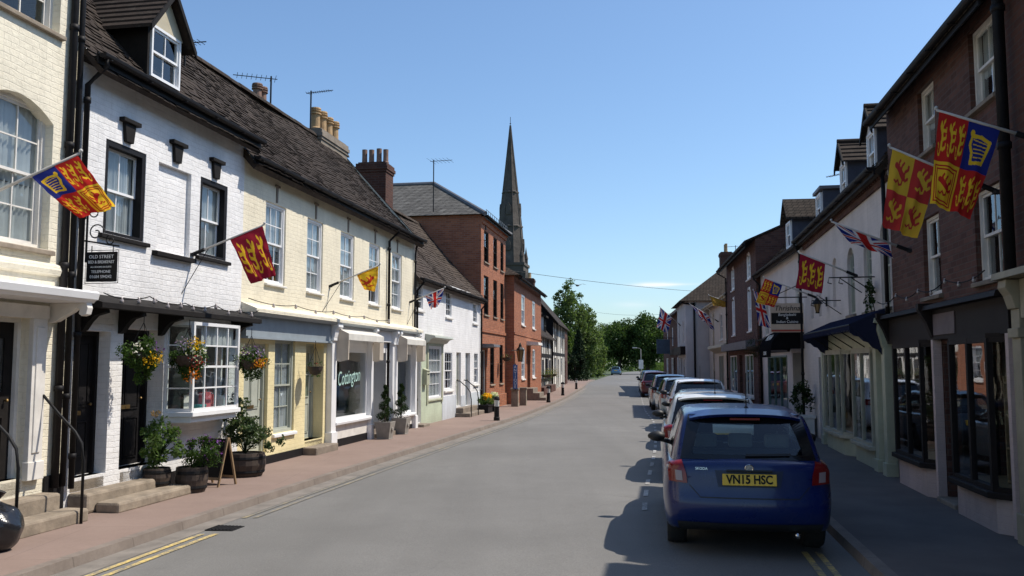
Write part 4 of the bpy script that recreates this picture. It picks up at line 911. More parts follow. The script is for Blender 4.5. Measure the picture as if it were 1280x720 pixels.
B.p('drip_pipe', MB().tube([(.3, .02, 5.2), (.3, .02, 2.7)], .035, 8), BLACK, smooth=True)
# scalloped navy awning
NAVY = M_cloth('navy_canvas', (.026, .03, .058, 1), trans=.12); aw = MB()
xa, xb = -4.9, .2; yo = -.58; zi, zo = 2.86, 2.6; nseg = 40
for i in range(nseg):
    a, b = xa + (xb - xa) * i / nseg, xa + (xb - xa) * (i + 1) / nseg
    sg = lambda x: -.02 * sin((x - xa) / (xb - xa) * pi * 5) ** 2
    aw.face([(a, .0, zi), (b, .0, zi), (b, yo, zo + sg(b)), (a, yo, zo + sg(a))])
    m_ = (a + b) / 2; aw.mesh([(a, yo, zo + sg(a)), (b, yo, zo + sg(b)), (b, yo, zo - .09), (m_ + .03, yo, zo - .125), (m_ - .03, yo, zo - .125), (a, yo, zo - .09)], [(0, 1, 2, 3, 4, 5)])
A = B.p('awning', aw, NAVY)
ar = MB()
for x in (-4.5, -3.4, -2.3, -1.2, 0.): ar.tube([(x, -.02, 2.22), (x, yo + .03, zo - .02)], .012, 6)
ar.tube([(xa, yo + .01, zo - .01), (xb, yo + .01, zo - .01)], .018, 6); B.p('awning_arm', ar, IRON, A)
n = 8
for x in (xb, xa):
    fl = MB()
    pts = [(x, .0, zi)] + [(x, yo * i / n, zi - (zi - zo) * i / n - (.5 * (i / n) ** .6) - .03 * (i % 2)) for i in range(0, n + 1)][::-1]
    fl.face([(x, 0, zi), (x, yo, zo), (x, yo, zo - .12), *[(x + .02 * sin(i * 2.1), yo * (1 - i / n), zo - .14 - .42 * (i / n) ** 1.3 - .03 * (i % 2)) for i in range(n)], (x, -.02, 2.06)]); B.p('end_flap', fl, NAVY, A)

# coach lamp on the white wall (a thing of its own)
def wall_lamp(B, x, y, z, label, s_=1., arm=.3):
    r = thing('wall_lantern', label, 'lantern', B.w(x, y, z), B.rz)
    MB().tube([(0, 0, .05), (0, -arm * .6, .12), (0, -arm, .2), (0, -arm, .05)], .012, 6).box(-.04, .04, -.01, .02, -.08, .14).build('bracket', IRON, r)
    fr = MB()
    for a in range(4): q = pi / 4 + a * pi / 2; fr.tube([(.05 * s_ * cos(q), -arm + .05 * s_ * sin(q), -.28 * s_), (.11 * s_ * cos(q), -arm + .11 * s_ * sin(q), -.02)], .008, 5)
    fr.lathe([(.16 * s_, -.02), (.15 * s_, 0), (.06 * s_, .1 * s_), (.03, .14 * s_), (0, .17 * s_)], (0, -arm, 0), 4 * 2).lathe([(.06 * s_, -.3 * s_), (.06 * s_, -.27 * s_)], (0, -arm, 0), 8)
    f = fr.build('lamp_frame', IRON, r); MB().lathe([(.05 * s_, -.27 * s_), (.1 * s_, -.03)], (0, -arm, 0), 4).build('pane', M_plain('old_lamp_glass', (.3, .2, .09, 1), .2), f)
    return r
wall_lamp(R2, -5.65, .06, 3.35, 'dark coach lamp on the white wall beside the three lions flag on the right', .8, .2)
# iron brackets for signs
for x, z in ((-4.1, 3.3), (-2.0, 3.6), (-.9, 3.5)): B.p('iron_bracket', MB().tube([(x, .1, z), (x, -.5, z), (x, -.52, z - .1), (x, -.45, z - .12)], .012, 6).tube([(x, .1, z - .3), (x, -.3, z - .01)], .01, 6), IRON)

# restaurant: white with dormer, dark canopy
O3 = tuple(R2.w(-8.92, .12, 0))[:2]
B = R3 = Bld('restaurant', 'white painted restaurant with dark barrel canopy over its door and one plain dormer', 'restaurant', O3, 7.5, -8.2, 'R')
x0, x1 = -8.2, 0.
ups = [(-1.6, -.9, 3., 4.3, .2, .1), (-3.4, -2.7, 3., 4.3, .2, .06), (-5.2, -4.4, 2.9, 4.2, .2, .06), (-7.4, -6.6, 2.9, 4.2, .2, .1)]
gf = [(-6.9, -3.2, .5, 2.2, 0, .1), (-2.3, -.8, .05, 2.25, 0, .5)]
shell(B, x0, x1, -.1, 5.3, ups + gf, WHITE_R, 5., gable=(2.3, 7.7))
rec = MB()
for a, b, c, e_ in ((-3.4, -2.7, 3., 4.3), (-5.2, -4.4, 2.9, 4.2)): rec.face([(a, .06, c), (b, .06, c), (b, .06, e_), (a, .06, e_)])
B.p('blind_arch', rec, WHITE_R)
roof(B, x0, x1, 0, 5.3, 2.3, 7.7, 5., TILE, over=.25, gauge=.15, tw=.22)
gutter(B, x0, x1, -.22, 5.14, pipes=(x0 + .1,), zb=.1)
for q in (ups[0], ups[3]): window(B, *q[:4], 2, 2, mat=WPAINT_D, sill=STONE_D, curtain='none', rec=.03)
shopwin(B, -6.9, -3.2, .5, 2.2, M_plain('teal_green_paint', (.10, .16, .15, 1), .5), [-5.6, -4.4], sillm=GREYPT)
door(B, -2.3, -.8, .05, 2.25, .45, BLACK, BLACK)
B.p('fascia', MB().box(x0 + .05, -2.7, -.08, -.003, 2.3, 2.75).px([(0, 2.85), (-.2, 2.8), (-.2, 2.75), (0, 2.75)], x0, -2.7), DKPT)
CANV = M_cloth('black_canvas', (.012, .012, .014, 1), trans=.05); cn = MB(); n = 8
prof = [(-.9 * sin(pi / 2 * i / n), 2.35 + .62 * cos(pi / 2 * i / n)) for i in range(n + 1)] + [(-.9, 2.12)]
for (ya, za), (yb, zb_) in zip(prof[:-1], prof[1:]): cn.face([(-2.6, ya, za), (-.5, ya, za), (-.5, yb, zb_), (-2.6, yb, zb_)])
for x in (-2.6, -.5): cn.face([(x, 0, 2.35)] + [(x, y, z) for y, z in prof[:-1]])
c_ = B.p('canopy', cn, CANV)
tx = text_mb('INDIAN', .3, .2, .003, .9); B.p('lettering', MB().add(tx, Matrix.LocRotScale((-1.55, -.78, 2.66), Matrix.Rotation(rad(-32), 3, 'X'), None)).add(text_mb('CUISINE', .15, 0, .003), T(-1.55, -.906, 2.23)), WPAINT_D, c_)
w = .42; xc = -3.3; yf = .2
dd = B.p('dormer', MB().box(xc - w, xc + w, yf, 1.8, 5.4, 6.35), SLATEHUNG); window(B, xc - w + .05, xc + w - .05, 5.5, 6.3, 2, 1, y=yf - .08, parent=dd, curtain='none', rec=.04)
B.p('dormer_roof', MB().py([(xc - w - .15, 6.3), (xc, 6.95), (xc + w + .15, 6.3), (xc + w + .15, 6.38), (xc, 7.03), (xc - w - .15, 6.38)], yf - .2, 2.1), TILE_C, dd)

# dark brick house
O4 = tuple(R3.w(-8.25, -.15, 0))[:2]
B = R4 = Bld('brick_town_house', 'dark brick three-bay house with white arched sash windows between the white and cream fronts', 'house', O4, 7.5, -9.6, 'R')
ups = [(-2.4, -1.4, 3.2, 4.9, .25, .1), (-7.6, -6.6, 3.2, 4.9, .25, .1), (-2.4, -1.4, 5.2, 6.25, .2, .1), (-7.6, -6.6, 5.2, 6.25, .2, .1)]; gf = [(-8.6, -6.2, .7, 2.3, 0, .1), (-5.4, -4.4, .1, 2.3, 0, .3), (-3.4, -1.2, .7, 2.3, 0, .1)]
shell(B, -9.6, 0, -.1, 6.5, ups + gf, BRICK_DK, 6, gable=(3, 7.8)); roof(B, -9.6, 0, 0, 6.5, 3, 7.8, 6, TILE_C, fine=False, over=.4)
gutter(B, -9.6, 0, -.38, 6.3, pipes=(-9.4,), zb=.1)
for a, b, c, e_, *_ in ups: window(B, a, b, c, e_, 2, 2, mat=WPAINT, sill=WPAINT_D, curtain='full', rec=.02, frame=.09)
for a, b, c, e_, *_ in (gf[0], gf[2]): shopwin(B, a, b, c, e_, WPAINT_D, [(a + b) / 2], sillm=WPAINT_D)
door(B, -5.4, -4.4, .1, 2.3, .25, BLACK, WPAINT_D); B.p('fascia', MB().px([(0, 2.85), (-.35, 2.8), (-.35, 2.5), (0, 2.5)], -9.3, -.6), LEAD)

# low cream building
O5r = tuple(R4.w(-9.65, .25, 0))[:2]
B = R5 = Bld('cream_shop', 'cream fronted low shop with bracketed cornice beyond the dark brick house', 'shop', O5r, 7, -11.2, 'R')
ups = [(-2.6, -1.4, 3.2, 4.6, 0, .1), (-5.4, -4.2, 3.2, 4.6, 0, .1)]; gf = [(-2.9, -1.2, .2, 2.4, 0, .3), (-6, -4, .6, 2.4, 0, .1)]
CRW = M_plain('cream_render', (.58, .50, .40, 1), .8, .15, 2, .2, 12)
shell(B, -11.2, 0, -.1, 5.4, ups + gf, CRW, 6, gable=(3, 7.6)); roof(B, -11.2, 0, 0, 5.4, 3, 7.6, 6, TILE_C, fine=False, over=.35)
gutter(B, -11.2, 0, -.33, 5.2, mat=CREAMPT, pipes=(-8.2,), zb=.1)
for a, b, c, e_, *_ in ups: window(B, a, b, c, e_, 2, 2, mat=WPAINT_D, sill=WPAINT_D, curtain='none', rec=.04)
door(B, -2.9, -1.2, .2, 2.4, .2, BLACKW, CREAMPT); shopwin(B, -6, -4, .6, 2.4, CREAMPT, [-5], sillm=CREAMPT)
B.p('cornice', MB().px([(0, 2.95), (-.4, 2.9), (-.42, 2.75), (-.15, 2.6), (0, 2.5)], -8, -.3), CREAMPT)

# white side-on building with big hipped roof, projecting into the street
O6r = tuple(R5.w(-11.3, -1.35, 0))[:2]
B = R6 = Bld('white_inn', 'white rendered inn projecting into the street with hipped brown roof and boarded gates', 'inn', O6r, 6.5, -7, 'R')
ups = [(-2.4, -1.4, 3.2, 4.6, 0, .1), (-5.6, -4.6, 3.2, 4.6, 0, .1)]; gf = [(-2.8, -1.2, .8, 2.3, 0, .1), (-4.4, -3.4, .1, 2.3, 0, .3), (-6.4, -5., .8, 2.3, 0, .1)]
WGR = M_plain('greyish_render', (.52, .49, .47, 1), .85, .12, 1.2, .25, 14)
shell(B, -7, 0, -.1, 5.8, ups + gf, WGR, 7)
xm = -6.75; e = [(-7.35, -.4, 5.7), (.35, -.4, 5.7), (.35, 7.4, 5.7), (-7.35, 7.4, 5.7)]; r0, r1 = (-4.1, 3.5, 8.7), (-2.9, 3.5, 8.7)
hp = MB().mesh(e + [r0, r1], [(0, 1, 5, 4), (1, 2, 5), (2, 3, 4, 5), (3, 0, 4), (0, 1, 2, 3)]); B.p('roof', hp, TILE_C)
for a, b, c, e_, *_ in ups + [gf[0], gf[2]]: window(B, a, b, c, e_, 2, 2, mat=WPAINT_D, curtain='half', rec=.04)
door(B, -4.4, -3.4, .1, 2.3, .25, BLACK, BLACK); B.p('fascia', MB().box(-6.6, -.6, -.3, -.003, 2.5, 3.0), DKPT)
gt = MB()
for i in range(9): gt.box(.02, .06, 1.55 + i * .2, 1.73 + i * .2, 0, 1.75)
B.p('boarded_gate', gt, BROWNDOOR); pm = MB().tube([(.06, .5, 5.6), (.06, .5, 0)], .06, 8).tube([(.06, -.3, 5.6), (.06, .5, 5.5)], .05, 8); B.p('downpipe', pm, BLACK, smooth=True)
# red brick pub
O7r = tuple(R6.w(-7.2, .3, 0))[:2]
B = R7 = Bld('brick_pub', 'brown brick pub with hanging sign at the far end of the right terrace', 'pub', O7r, 5.6, -17, 'R')
ups = [(-3., -2., 3.3, 4.7, 0, .1), (-8, -7, 3.3, 4.7, 0, .1), (-13, -12, 3.3, 4.7, 0, .1)]; gf = [(-4, -2, .8, 2.4, 0, .1), (-6.5, -5.3, .1, 2.4, 0, .3), (-9, -7, .8, 2.4, 0, .1), (-14, -12, .8, 2.4, 0, .1)]
shell(B, -17, 0, -.1, 5.7, ups + gf, BRICK_DK, 7, gable=(3.2, 8.4)); roof(B, -17, 0, 0, 5.7, 3.2, 8.4, 7, TILE_C, fine=False, over=.4)
for a, b, c, e_, *_ in ups + [gf[0], gf[2], gf[3]]: window(B, a, b, c, e_, 2, 2, curtain='half', rec=.04)
door(B, -6.5, -5.3, .1, 2.4, .25, BLACK, WPAINT_D); chimney(B, -1.4, -.6, 2.8, 3.6, 7.6, 9.6, [(-1.2, 3.2), (-.8, 3.2)])
B.p('fascia', MB().box(-10, -1, -.1, -.003, 2.6, 3.0), DKPT)
# ================================================================== GROUND
LK = [(-7.4, -14), (-5.55, 0), (-4.24, 8.24), (-3.93, 10.02), (-3.64, 11.6), (-3.12, 14.52), (-2.36, 18.45), (-0.92, 25.63), (0.0, 30.2), (1.38, 38.36), (3.23, 51.09), (5.81, 71.46), (8.17, 93.16), (10., 106), (13.6, 130), (19, 165), (27, 210), (40, 260)]
RK = [(-.4, -14), (1.95, 0), (3.28, 8.24), (3.62, 10.2), (4.25, 14), (4.95, 18), (5.5, 21.3), (6.15, 25.6), (6.7, 29.5), (7.45, 35.2), (8.05, 39.8), (9.35, 50), (11.1, 66), (13.1, 85), (15.8, 106), (20, 130), (26.5, 165), (35, 210), (48, 260)]
def smooth_line(pts, step=1.0):
    ys = np.array([p[1] for p in pts]); xs = np.array([p[0] for p in pts]); Y = np.arange(ys[0], ys[-1] + .01, step); X = np.interp(Y, ys, xs)
    k = np.ones(7) / 7; Xp = np.pad(X, 3, mode='edge'); Xp[:3] = X[0] - (X[1] - X[0]) * np.array([3, 2, 1]); Xp[-3:] = X[-1] + (X[-1] - X[-2]) * np.array([1, 2, 3])
    return list(zip(np.convolve(Xp, k, 'valid'), Y))
LL, RR_ = smooth_line(LK), smooth_line(RK)
def xat(line, y): return float(np.interp(y, [p[1] for p in line], [p[0] for p in line]))
def strip(line, o0, o1, z, y0, y1, mb=None, z2=None):
    mb = mb or MB(); L = [p for p in line if y0 < p[1] < y1]; L = [(xat(line, y0), y0)] + L + [(xat(line, y1), y1)]
    for (xa, ya), (xb, yb) in zip(L[:-1], L[1:]): mb.face([(xa + o0, ya, z), (xa + o1, ya, z if z2 is None else z2), (xb + o1, yb, z if z2 is None else z2), (xb + o0, yb, z)])
    return mb
def M_asphalt():
    t = NT('worn_asphalt'); c = t.co(); big = t.noise(c, .22, 5, .6); mid = t.noise(c, 1.6, 5, .65); fine = t.noise(c, 75, 3, .6)
    a = t.ramp(big, (.35, (.150, .146, .138, 1)), (.65, (.195, .19, .18, 1)))
    a = t.mix(t.ramp(mid, (.5, 0.), (.75, .45)), a, (.135, .13, .122, 1)); a = t.mix(t.ramp(fine, (.45, 0.), (.75, .5)), a, (.07, .07, .07, 1)); a = t.mix(t.ramp(fine, (.25, .35), (.42, 0.)), a, (.30, .29, .27, 1))
    mp = t.n('Mapping', Scale=(1.1, .05, 1), Rotation=(0, 0, rad(9))); t.l(c, mp.inputs[0]); lane = t.noise(mp.outputs[0], 1., 4, .6)
    a = t.mix(t.ramp(lane, (.45, 0.), (.75, .35)), a, (.115, .112, .106, 1))
    v = t.n('TexVoronoi', _feature='DISTANCE_TO_EDGE', Scale=.28); wv = t.n('VectorMath', _operation='MULTIPLY_ADD'); ns = t.n('TexNoise', Scale=1.2, Detail=5.); t.l(c, ns.inputs[0]); t.l(ns.outputs[1], wv.inputs[0]); wv.inputs[1].default_value = (1.2, 1.2, 0); t.l(c, wv.inputs[2]); t.l(wv.outputs[0], v.inputs['Vector'])
    crack = t.math('MULTIPLY', t.ramp(v.outputs['Distance'], (.0, .4), (.003, 0.)), t.ramp(big, (.5, 0.), (.6, 1.))); a = t.mix(crack, a, (.07, .07, .07, 1))
    n = t.bump(fine, .5, .006); n = t.bump(mid, .2, .02, n); return t.done(a, .85, n, Specular__IOR__Level=.3)
def M_paving():
    t = NT('pink_brown_paving'); c = t.co(); big = t.noise(c, .7, 6, .7); fine = t.noise(c, 60, 4); mid = t.noise(c, 5, 5, .7)
    a = t.ramp(big, (.3, (.215, .157, .132, 1)), (.7, (.27, .20, .17, 1))); a = t.mix(t.ramp(mid, (.52, 0.), (.75, .5)), a, (.21, .155, .125, 1)); a = t.mix(t.ramp(fine, (.5, 0.), (.8, .4)), a, (.15, .11, .09, 1))
    b = t.brick(c, bw=2.4, rh=1.7, mort=.006, smooth=.2); a = t.mix(t.math('MULTIPLY', b.outputs['Fac'], .35), a, (.12, .09, .075, 1))
    n = t.bump(fine, .4, .005); return t.done(a, .88, n, Specular__IOR__Level=.2)
def M_kerb():
    t = NT('kerb_stone'); c = t.co(); p = t.n('SeparateXYZ'); t.l(c, p.inputs[0]); m = t.math('FRACT', t.math('MULTIPLY', p.outputs[1], 1.05)); j = t.ramp(m, (.0, 1.), (.022, 0.))
    a = t.ramp(t.noise(c, 3, 5, .7), (.3, (.15, .12, .10, 1)), (.7, (.23, .19, .16, 1))); a = t.mix(t.math('MULTIPLY', j, .8), a, (.06, .05, .04, 1)); a = t.mix(t.ramp(t.noise(c, 50, 4), (.5, 0.), (.8, .4)), a, (.12, .10, .08, 1))
    return t.done(a, .85, t.bump(t.noise(c, 40, 4), .4, .005))
def M_line(name, col, base=(.16, .155, .145, 1), wear=(.45, .62)):
    t = NT(name); c = t.co(); w = t.ramp(t.math('ADD', t.math('MULTIPLY', t.noise(c, 30, 4, .7), .6), t.math('MULTIPLY', t.noise(c, 2.2, 4, .7), .45)), (wear[0], 1.), (wear[1], 0.))
    return t.done(t.mix(w, base, col), .75, None)
ASPH, PAVE, KERB = M_asphalt(), M_paving(), M_kerb()
YLINE = M_line('yellow_road_paint', (.62, .46, .15, 1)); YWORN = M_line('worn_yellow_road_paint', (.42, .34, .18, 1), wear=(.30, .55)); WLINE = M_line('white_road_paint', (.50, .49, .47, 1), wear=(.42, .60))
GRASS = M_plain('rough_grass', (.06, .085, .03, 1), .95, .4, .6, .6, 9, dist=.05)
def S(name, mb, mat, kind='structure', bev=0): return tag(mb.build(name, mat, bev=bev), kind=kind)
S('ground', MB().face([(-600, -300, -.02), (700, -300, -.02), (700, 900, -.02), (-600, 900, -.02)]), GRASS)
rd = MB()
for i in range(len(LL) - 1):
    yb, ya = LL[i + 1][1], LL[i][1]; a0, a1, b0, b1 = LL[i][0], xat(RR_, ya), LL[i + 1][0], xat(RR_, yb)
    for k in range(8):
        q0, q1 = k / 8, (k + 1) / 8; h = lambda q: .0 + .05 * sin(pi * q) - .0
        rd.face([(a0 + (a1 - a0) * q0, ya, h(q0)), (a0 + (a1 - a0) * q1, ya, h(q1)), (b0 + (b1 - b0) * q1, yb, h(q1)), (b0 + (b1 - b0) * q0, yb, h(q0))])
ro = S('road', rd, ASPH); ro.data.polygons.foreach_set('use_smooth', [True] * len(ro.data.polygons))
def camber(x, y):
    a, b = xat(LL, y), xat(RR_, y); q = (x - a) / (b - a); k = min(7, max(0, int(q * 8))); f = q * 8 - k; return .05 * (sin(pi * k / 8) * (1 - f) + sin(pi * (k + 1) / 8) * f)
S('pavement', strip(LL, -9., -.12, .09, -14, 105), PAVE)
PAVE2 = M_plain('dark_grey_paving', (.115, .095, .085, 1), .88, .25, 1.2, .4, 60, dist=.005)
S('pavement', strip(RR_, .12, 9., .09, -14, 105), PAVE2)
k = strip(LL, -.14, -.02, .094, -14, 105); strip(LL, -.02, .0, .094, -14, 105, k, -.01); S('kerb', k, KERB)
k = strip(RR_, .02, .14, .094, -14, 105); strip(RR_, .0, .02, -.01, -14, 105, k, .094); S('kerb', k, KERB)
DUST = M_plain('dusty_gutter', (.20, .178, .155, 1), .9, .3, 3, .3, 50)
def marked(pts_fn, mb): return mb
def line_on_road(line, off, w, y0, y1, dz, mat, name, step=.5):
    mb = MB(); n = max(1, int((y1 - y0) / step))
    for i in range(n):
        ya, yb = y0 + (y1 - y0) * i / n, y0 + (y1 - y0) * (i + 1) / n
        q = [(xat(line, ya) + off - w / 2, ya), (xat(line, ya) + off + w / 2, ya), (xat(line, yb) + off + w / 2, yb), (xat(line, yb) + off - w / 2, yb)]
        mb.face([(x, y, camber(x, y) + dz) for x, y in q])
    return S(name, mb, mat)
line_on_road(LL, .16, .3, -14, 70, .004, DUST, 'gutter')
for o_ in (.39, .55): line_on_road(LL, o_, .07, -14, 10.15, .008, YLINE, 'yellow_line')
for o_ in (.36, .5): line_on_road(LL, o_, .06, 11.2, 62, .008, YWORN, 'yellow_line')
for o_ in (-.32, -.46): line_on_road(RR_, o_, .065, -14, 9.2, .008, YLINE, 'yellow_line')
DL = smooth_line([(1.62, 11), (1.97, 13.21), (2.4, 15.55), (2.81, 17.7), (3.45, 21.34), (4.14, 25.63), (4.7, 29.47), (5.3, 35.23), (5.9, 39.77), (7.3, 50), (9., 64)], .5)
wl = MB(); y = 11.6
while y < 62:
    xa, xb = xat(DL, y), xat(DL, y + .62); w = .034; wl.face([(x, yy, camber(x, yy) + .009) for x, yy in ((xa - w, y), (xa + w, y), (xb + w, y + .62), (xb - w, y + .62))]); y += 1.22
S('parking_bay_marking', wl, WLINE)
# a darker reinstated trench in the road surface
sm = MB(); sp_ = [(-.72, 7.6), (-.62, 8.4), (-.1, 11.5), (.2, 13.2), (.95, 18), (1.6, 23), (2.5, 29)]
for i in range(60):
    ya, yb = 7.6 + i * .357, 7.6 + (i + 1) * .357; f_ = lambda y: float(np.interp(y, [p[1] for p in sp_], [p[0] for p in sp_])) + .02 * sin(y * 5.1) + .012 * sin(y * 13.7)
    sm.face([(x, y, camber(x, y) + .005) for x, y in ((f_(ya) - .02, ya), (f_(ya) + .02, ya), (f_(yb) + .02, yb), (f_(yb) - .02, yb))])
#S('road_seam', sm, M_plain('sealed_seam', (.142, .138, .131, 1), .85, .3, 3, .4, 60))
#S('road_patch', MB().mesh([(x, y, camber(x, y) + .005) for x, y in ((-.55, 12), (-.4, 12), (.75, 17.5), (.6, 17.5))], [(0, 1, 2, 3)]), M_plain('patched_asphalt', (.12, .117, .11, 1), .85, .2, 3, .4, 60))
dg = MB(); fr = dg.box(-.23, .23, -.2, .2, -.01, .006)
for i in range(7): dg.box(-.2 + i * .06, -.17 + i * .06, -.17, .17, .006, .014)
o = dg.build('drain_grate', IRON); o.scale = (.75, .75, 1); o.location = (-3.36, 10.5, .014); o.rotation_euler = (0, 0, rad(-10)); tag(o, 'iron drain grate in the gutter where the yellow lines end', 'drain')

# ================================================================== STREET FURNITURE
BW = M_plain('bollard_white_band', (.55, .54, .5, 1), .6, .15, 8)
bl = [(-.5, 29.0, 'nearest dark bollard with pale bands by the planters at the kerb'), (1.75, 42.6, 'second bollard along the left kerb, in front of the timbered cottage'), (2.98, 52.0, 'third bollard along the left kerb, before the tall timbered house'), (4.72, 65., 'farthest bollard on the left kerb near the trees')]
b0 = None
for x, y, lb in bl:
    if b0 is None:
        b0 = thing('bollard', lb, 'bollard', (x, y, .09), 0, 'bollards along the left kerb')
        MB().lathe([(.1, 0), (.1, .1), (.085, .12), (.08, .42), (.09, .44), (.09, .46)], (0, 0, 0), 12).build('post', BLACK, b0, smooth=False)
        MB().lathe([(.084, .461), (.088, .66), (.075, .67)], (0, 0, 0), 12).build('pale_band', BW, b0)
        MB().lathe([(.1, .671), (.1, .71), (.08, .76), (.03, .79), (0, .79)], (0, 0, 0), 12).build('cap', BLACK, b0)
    else: c = copy_tree(b0); c.location = (x, y, .09); c['label'] = lb
def lamp_post(x, y, h, label):
    r = thing('street_lamp', label, 'lamp post', (x, y, .09)); MB().lathe([(.09, 0), (.09, .8), (.05, .9), (.04, h)], (0, 0, 0), 10).build('pole', LEAD, r, smooth=True)
    MB().tube([(0, 0, h - .05), (-.15, 0, h + .12), (-.55, 0, h + .16)], .03, 8).build('arm', LEAD, r); MB().box(-.95, -.45, -.12, .12, h + .1, h + .22).build('lamp_head', GALV, r, bev=.04)
lamp_post(14.6, 100, 3.5, 'grey street lamp standing before the dark round trees')
lamp_post(5.4, 88, 5.2, 'grey street lamp against the willow trees on the left')
sg = thing('road_sign', 'small white sign on a post below the street lamp', 'sign', (14.4, 98.6, .09)); MB().lathe([(.03, 0), (.03, 2.6)], (0, 0, 0), 8).build('post', GALV, sg); MB().box(-.25, .25, -.03, -.0, 1.3, 2.3).build('sign_board', WPAINT_D, sg)
# wall lantern on the inn and blue hanging board
r = thing('wall_lantern', 'old amber glass lantern hung on an iron bracket from the red brick inn', 'lantern', L5.w(.2, 0, 0), L5.rz)
MB().tube([(-.5, 0.1, 2.55), (0, -.25, 2.55), (0.02, -.3, 2.5)], .02, 6).build('bracket', IRON, r)
f = MB().lathe([(.2, 2.56), (.19, 2.6), (.08, 2.72), (.07, 2.8), (.02, 2.9)], (0, -.25, 0), 6).lathe([(.11, 2.04), (.1, 2.08)], (0, -.25, 0), 6)
for a in range(6): q = a * pi / 3; f.tube([(.1 * cos(q), -.25 + .1 * sin(q), 2.07), (.18 * cos(q), -.25 + .18 * sin(q), 2.57)], .012, 4)
f = f.build('lamp_frame', IRON, r); MB().lathe([(.09, 2.07), (.17, 2.56)], (0, -.25, 0), 6).build('pane', M_plain('amber_lamp_glass', (.33, .2, .08, 1), .25), f)
SBLUE = M_plain('sign_blue', (.03, .09, .26, 1), .45, .1)
r = thing('pub_sign', 'tall narrow blue sign board with white letters beside the inn steps', 'sign', (.14, 38.2, 0), 0)
MB().box(-.1, .1, -.03, .03, .85, 1.9).build('sign_board', SBLUE, r, bev=.008); tm = MB()
for i, ch in enumerate('ANTIQUE'): tm.add(text_mb(ch, .17, 0, .003), T(0, -.034, 1.8 - i * .142))
tm.build('lettering', WPAINT, r); MB().box(-.025, .025, .03, .06, .8, 1.95).build('post', IRON, r)
for gx, gy, lb in ((.13, 38.5, 'short pale stone pier under the narrow blue sign'), (.5, 39.6, 'short pale stone pier at the foot of the inn steps')):
    o = MB().box(-.15, .15, -.15, .15, 0, .72).box(-.18, .18, -.18, .18, .72, .8).build('gate_pier', STONE, bev=.01); o.location = (gx, gy, .09); o.rotation_euler = (0, 0, L5.rz); tag(o, lb, 'pier')
# small postbox on the cottage
r = thing('post_box', 'small sage green letter box on the cottage wall', 'letter box', L3.w(9.08, -.01, 1.3), L3.rz)
MB().box(-.16, .16, -.14, 0, 0, .42).px([(0, .5), (-.16, .44), (-.16, .42), (0, .42)], -.17, .17).build('box', SAGEPT, r, bev=.008); MB().box(-.1, .1, -.146, -.139, .3, .33).build('slot', BLACK, r)
# overhead wires
WIREM = IRON
def wire(a, b, sag, label, r=.012, name='overhead_wire'):
    n = 24; P = [Vector(a).lerp(Vector(b), i / n) + Vector((0, 0, -sag * 4 * (i / n) * (1 - i / n))) for i in range(n + 1)]
    tag(MB().tube(P, r, 5).build(name, WIREM), label, 'wire')
wire((-.6, 46, 6.9), (13., 62, 7.05), .12, 'thin telephone wire sagging across the street high between the two terraces')
wire((9.2, 95, 7.5), (14.2, 72, 6.2), .3, 'short faint wire running down to the brick pub roof', .01)
# bird
b = thing('bird', 'small grey bird gliding above the timbered houses', 'bird', (4.49, 60, 7.28), rad(30))
MB().lathe([(0, -.22), (.05, -.12), (.07, 0), (.05, .12), (0.03, .2), (0, .24)], (0, 0, 0), 10, axis='y').mesh([(0, .05, .03), (0, -.08, .03), (.45, -.02, .14), (.7, -.1, .05), (-.45, -.02, .14), (-.7, -.1, .05), (.42, .06, .14), (-.42, .06, .14), (0, .05, .0), (0, -.08, .0)], [(0, 1, 2, 6), (6, 2, 3), (0, 7, 4, 1), (7, 5, 4), (8, 9, 2, 6), (8, 7, 4, 9)]).mesh([(-.02, -.2, 0), (.02, -.2, 0), (.07, -.36, .0), (-.07, -.36, .0)], [(0, 1, 2, 3)]).build('body', M_plain('bird_grey', (.2, .2, .2, 1), .8), b)
# aerials
def aerial(p, h, ang, label, yagi=1.0, n=9, L=.9):
    r = thing('tv_aerial', label, 'aerial', p); MB().lathe([(.022, -1.2), (.022, h)], (0, 0, 0), 6).build('mast', IRON, r)
    m = MB(); d = Vector((cos(ang), sin(ang), 0)); w = Vector((-d.y, d.x, 0)); c = Vector((0, 0, h - .06))
    m.tube([c - d * .15, c + d * L], .011, 5)
    for i in range(n): q = c + d * (-.1 + (L) * i / (n - 1)); hw = .17 * yagi * (1.25 if i == 0 else 1); m.tube([q - w * hw, q + w * hw], .006, 4)
    m.build('boom', IRON, r)
aerial(L2.w(2.86, 2.2, 8.15), .85, rad(200), 'tv aerial nearest the dormer on the long brown roof ridge', 1.3)
aerial(L2.w(5.55, 2.3, 8.2), 1.28, rad(-20), 'tall tv aerial mast in front of the yellow chimney pots', .6, 11, .7)
aerial(Vector((-3.2, 35.4, 9.3)), .95, rad(-15), 'wide tv aerial above the grey slate hipped roof', 2.6, 6, .8)
aerial(L1.w(-3.05, 1.0, 7.15), .5, rad(-10), 'small tv aerial poking out behind the white dormer', .8, 6, .4)
aerial(R3.w(-6., 2.4, 7.6), .8, rad(120), 'tv aerial on the restaurant roof behind the plain dormer', .8, 8, .6)
aerial(R6.w(-3.5, 3.5, 8.6), .9, rad(150), 'tv aerial standing on the big hipped roof of the white inn', .8, 8, .7)
# B&B hanging sign
r = thing('hanging_sign', 'black hanging sign with white lettering on a scrolled iron bracket by the cream house', 'sign', L1.w(-6.93, 0, 0), L1.rz - pi / 2)
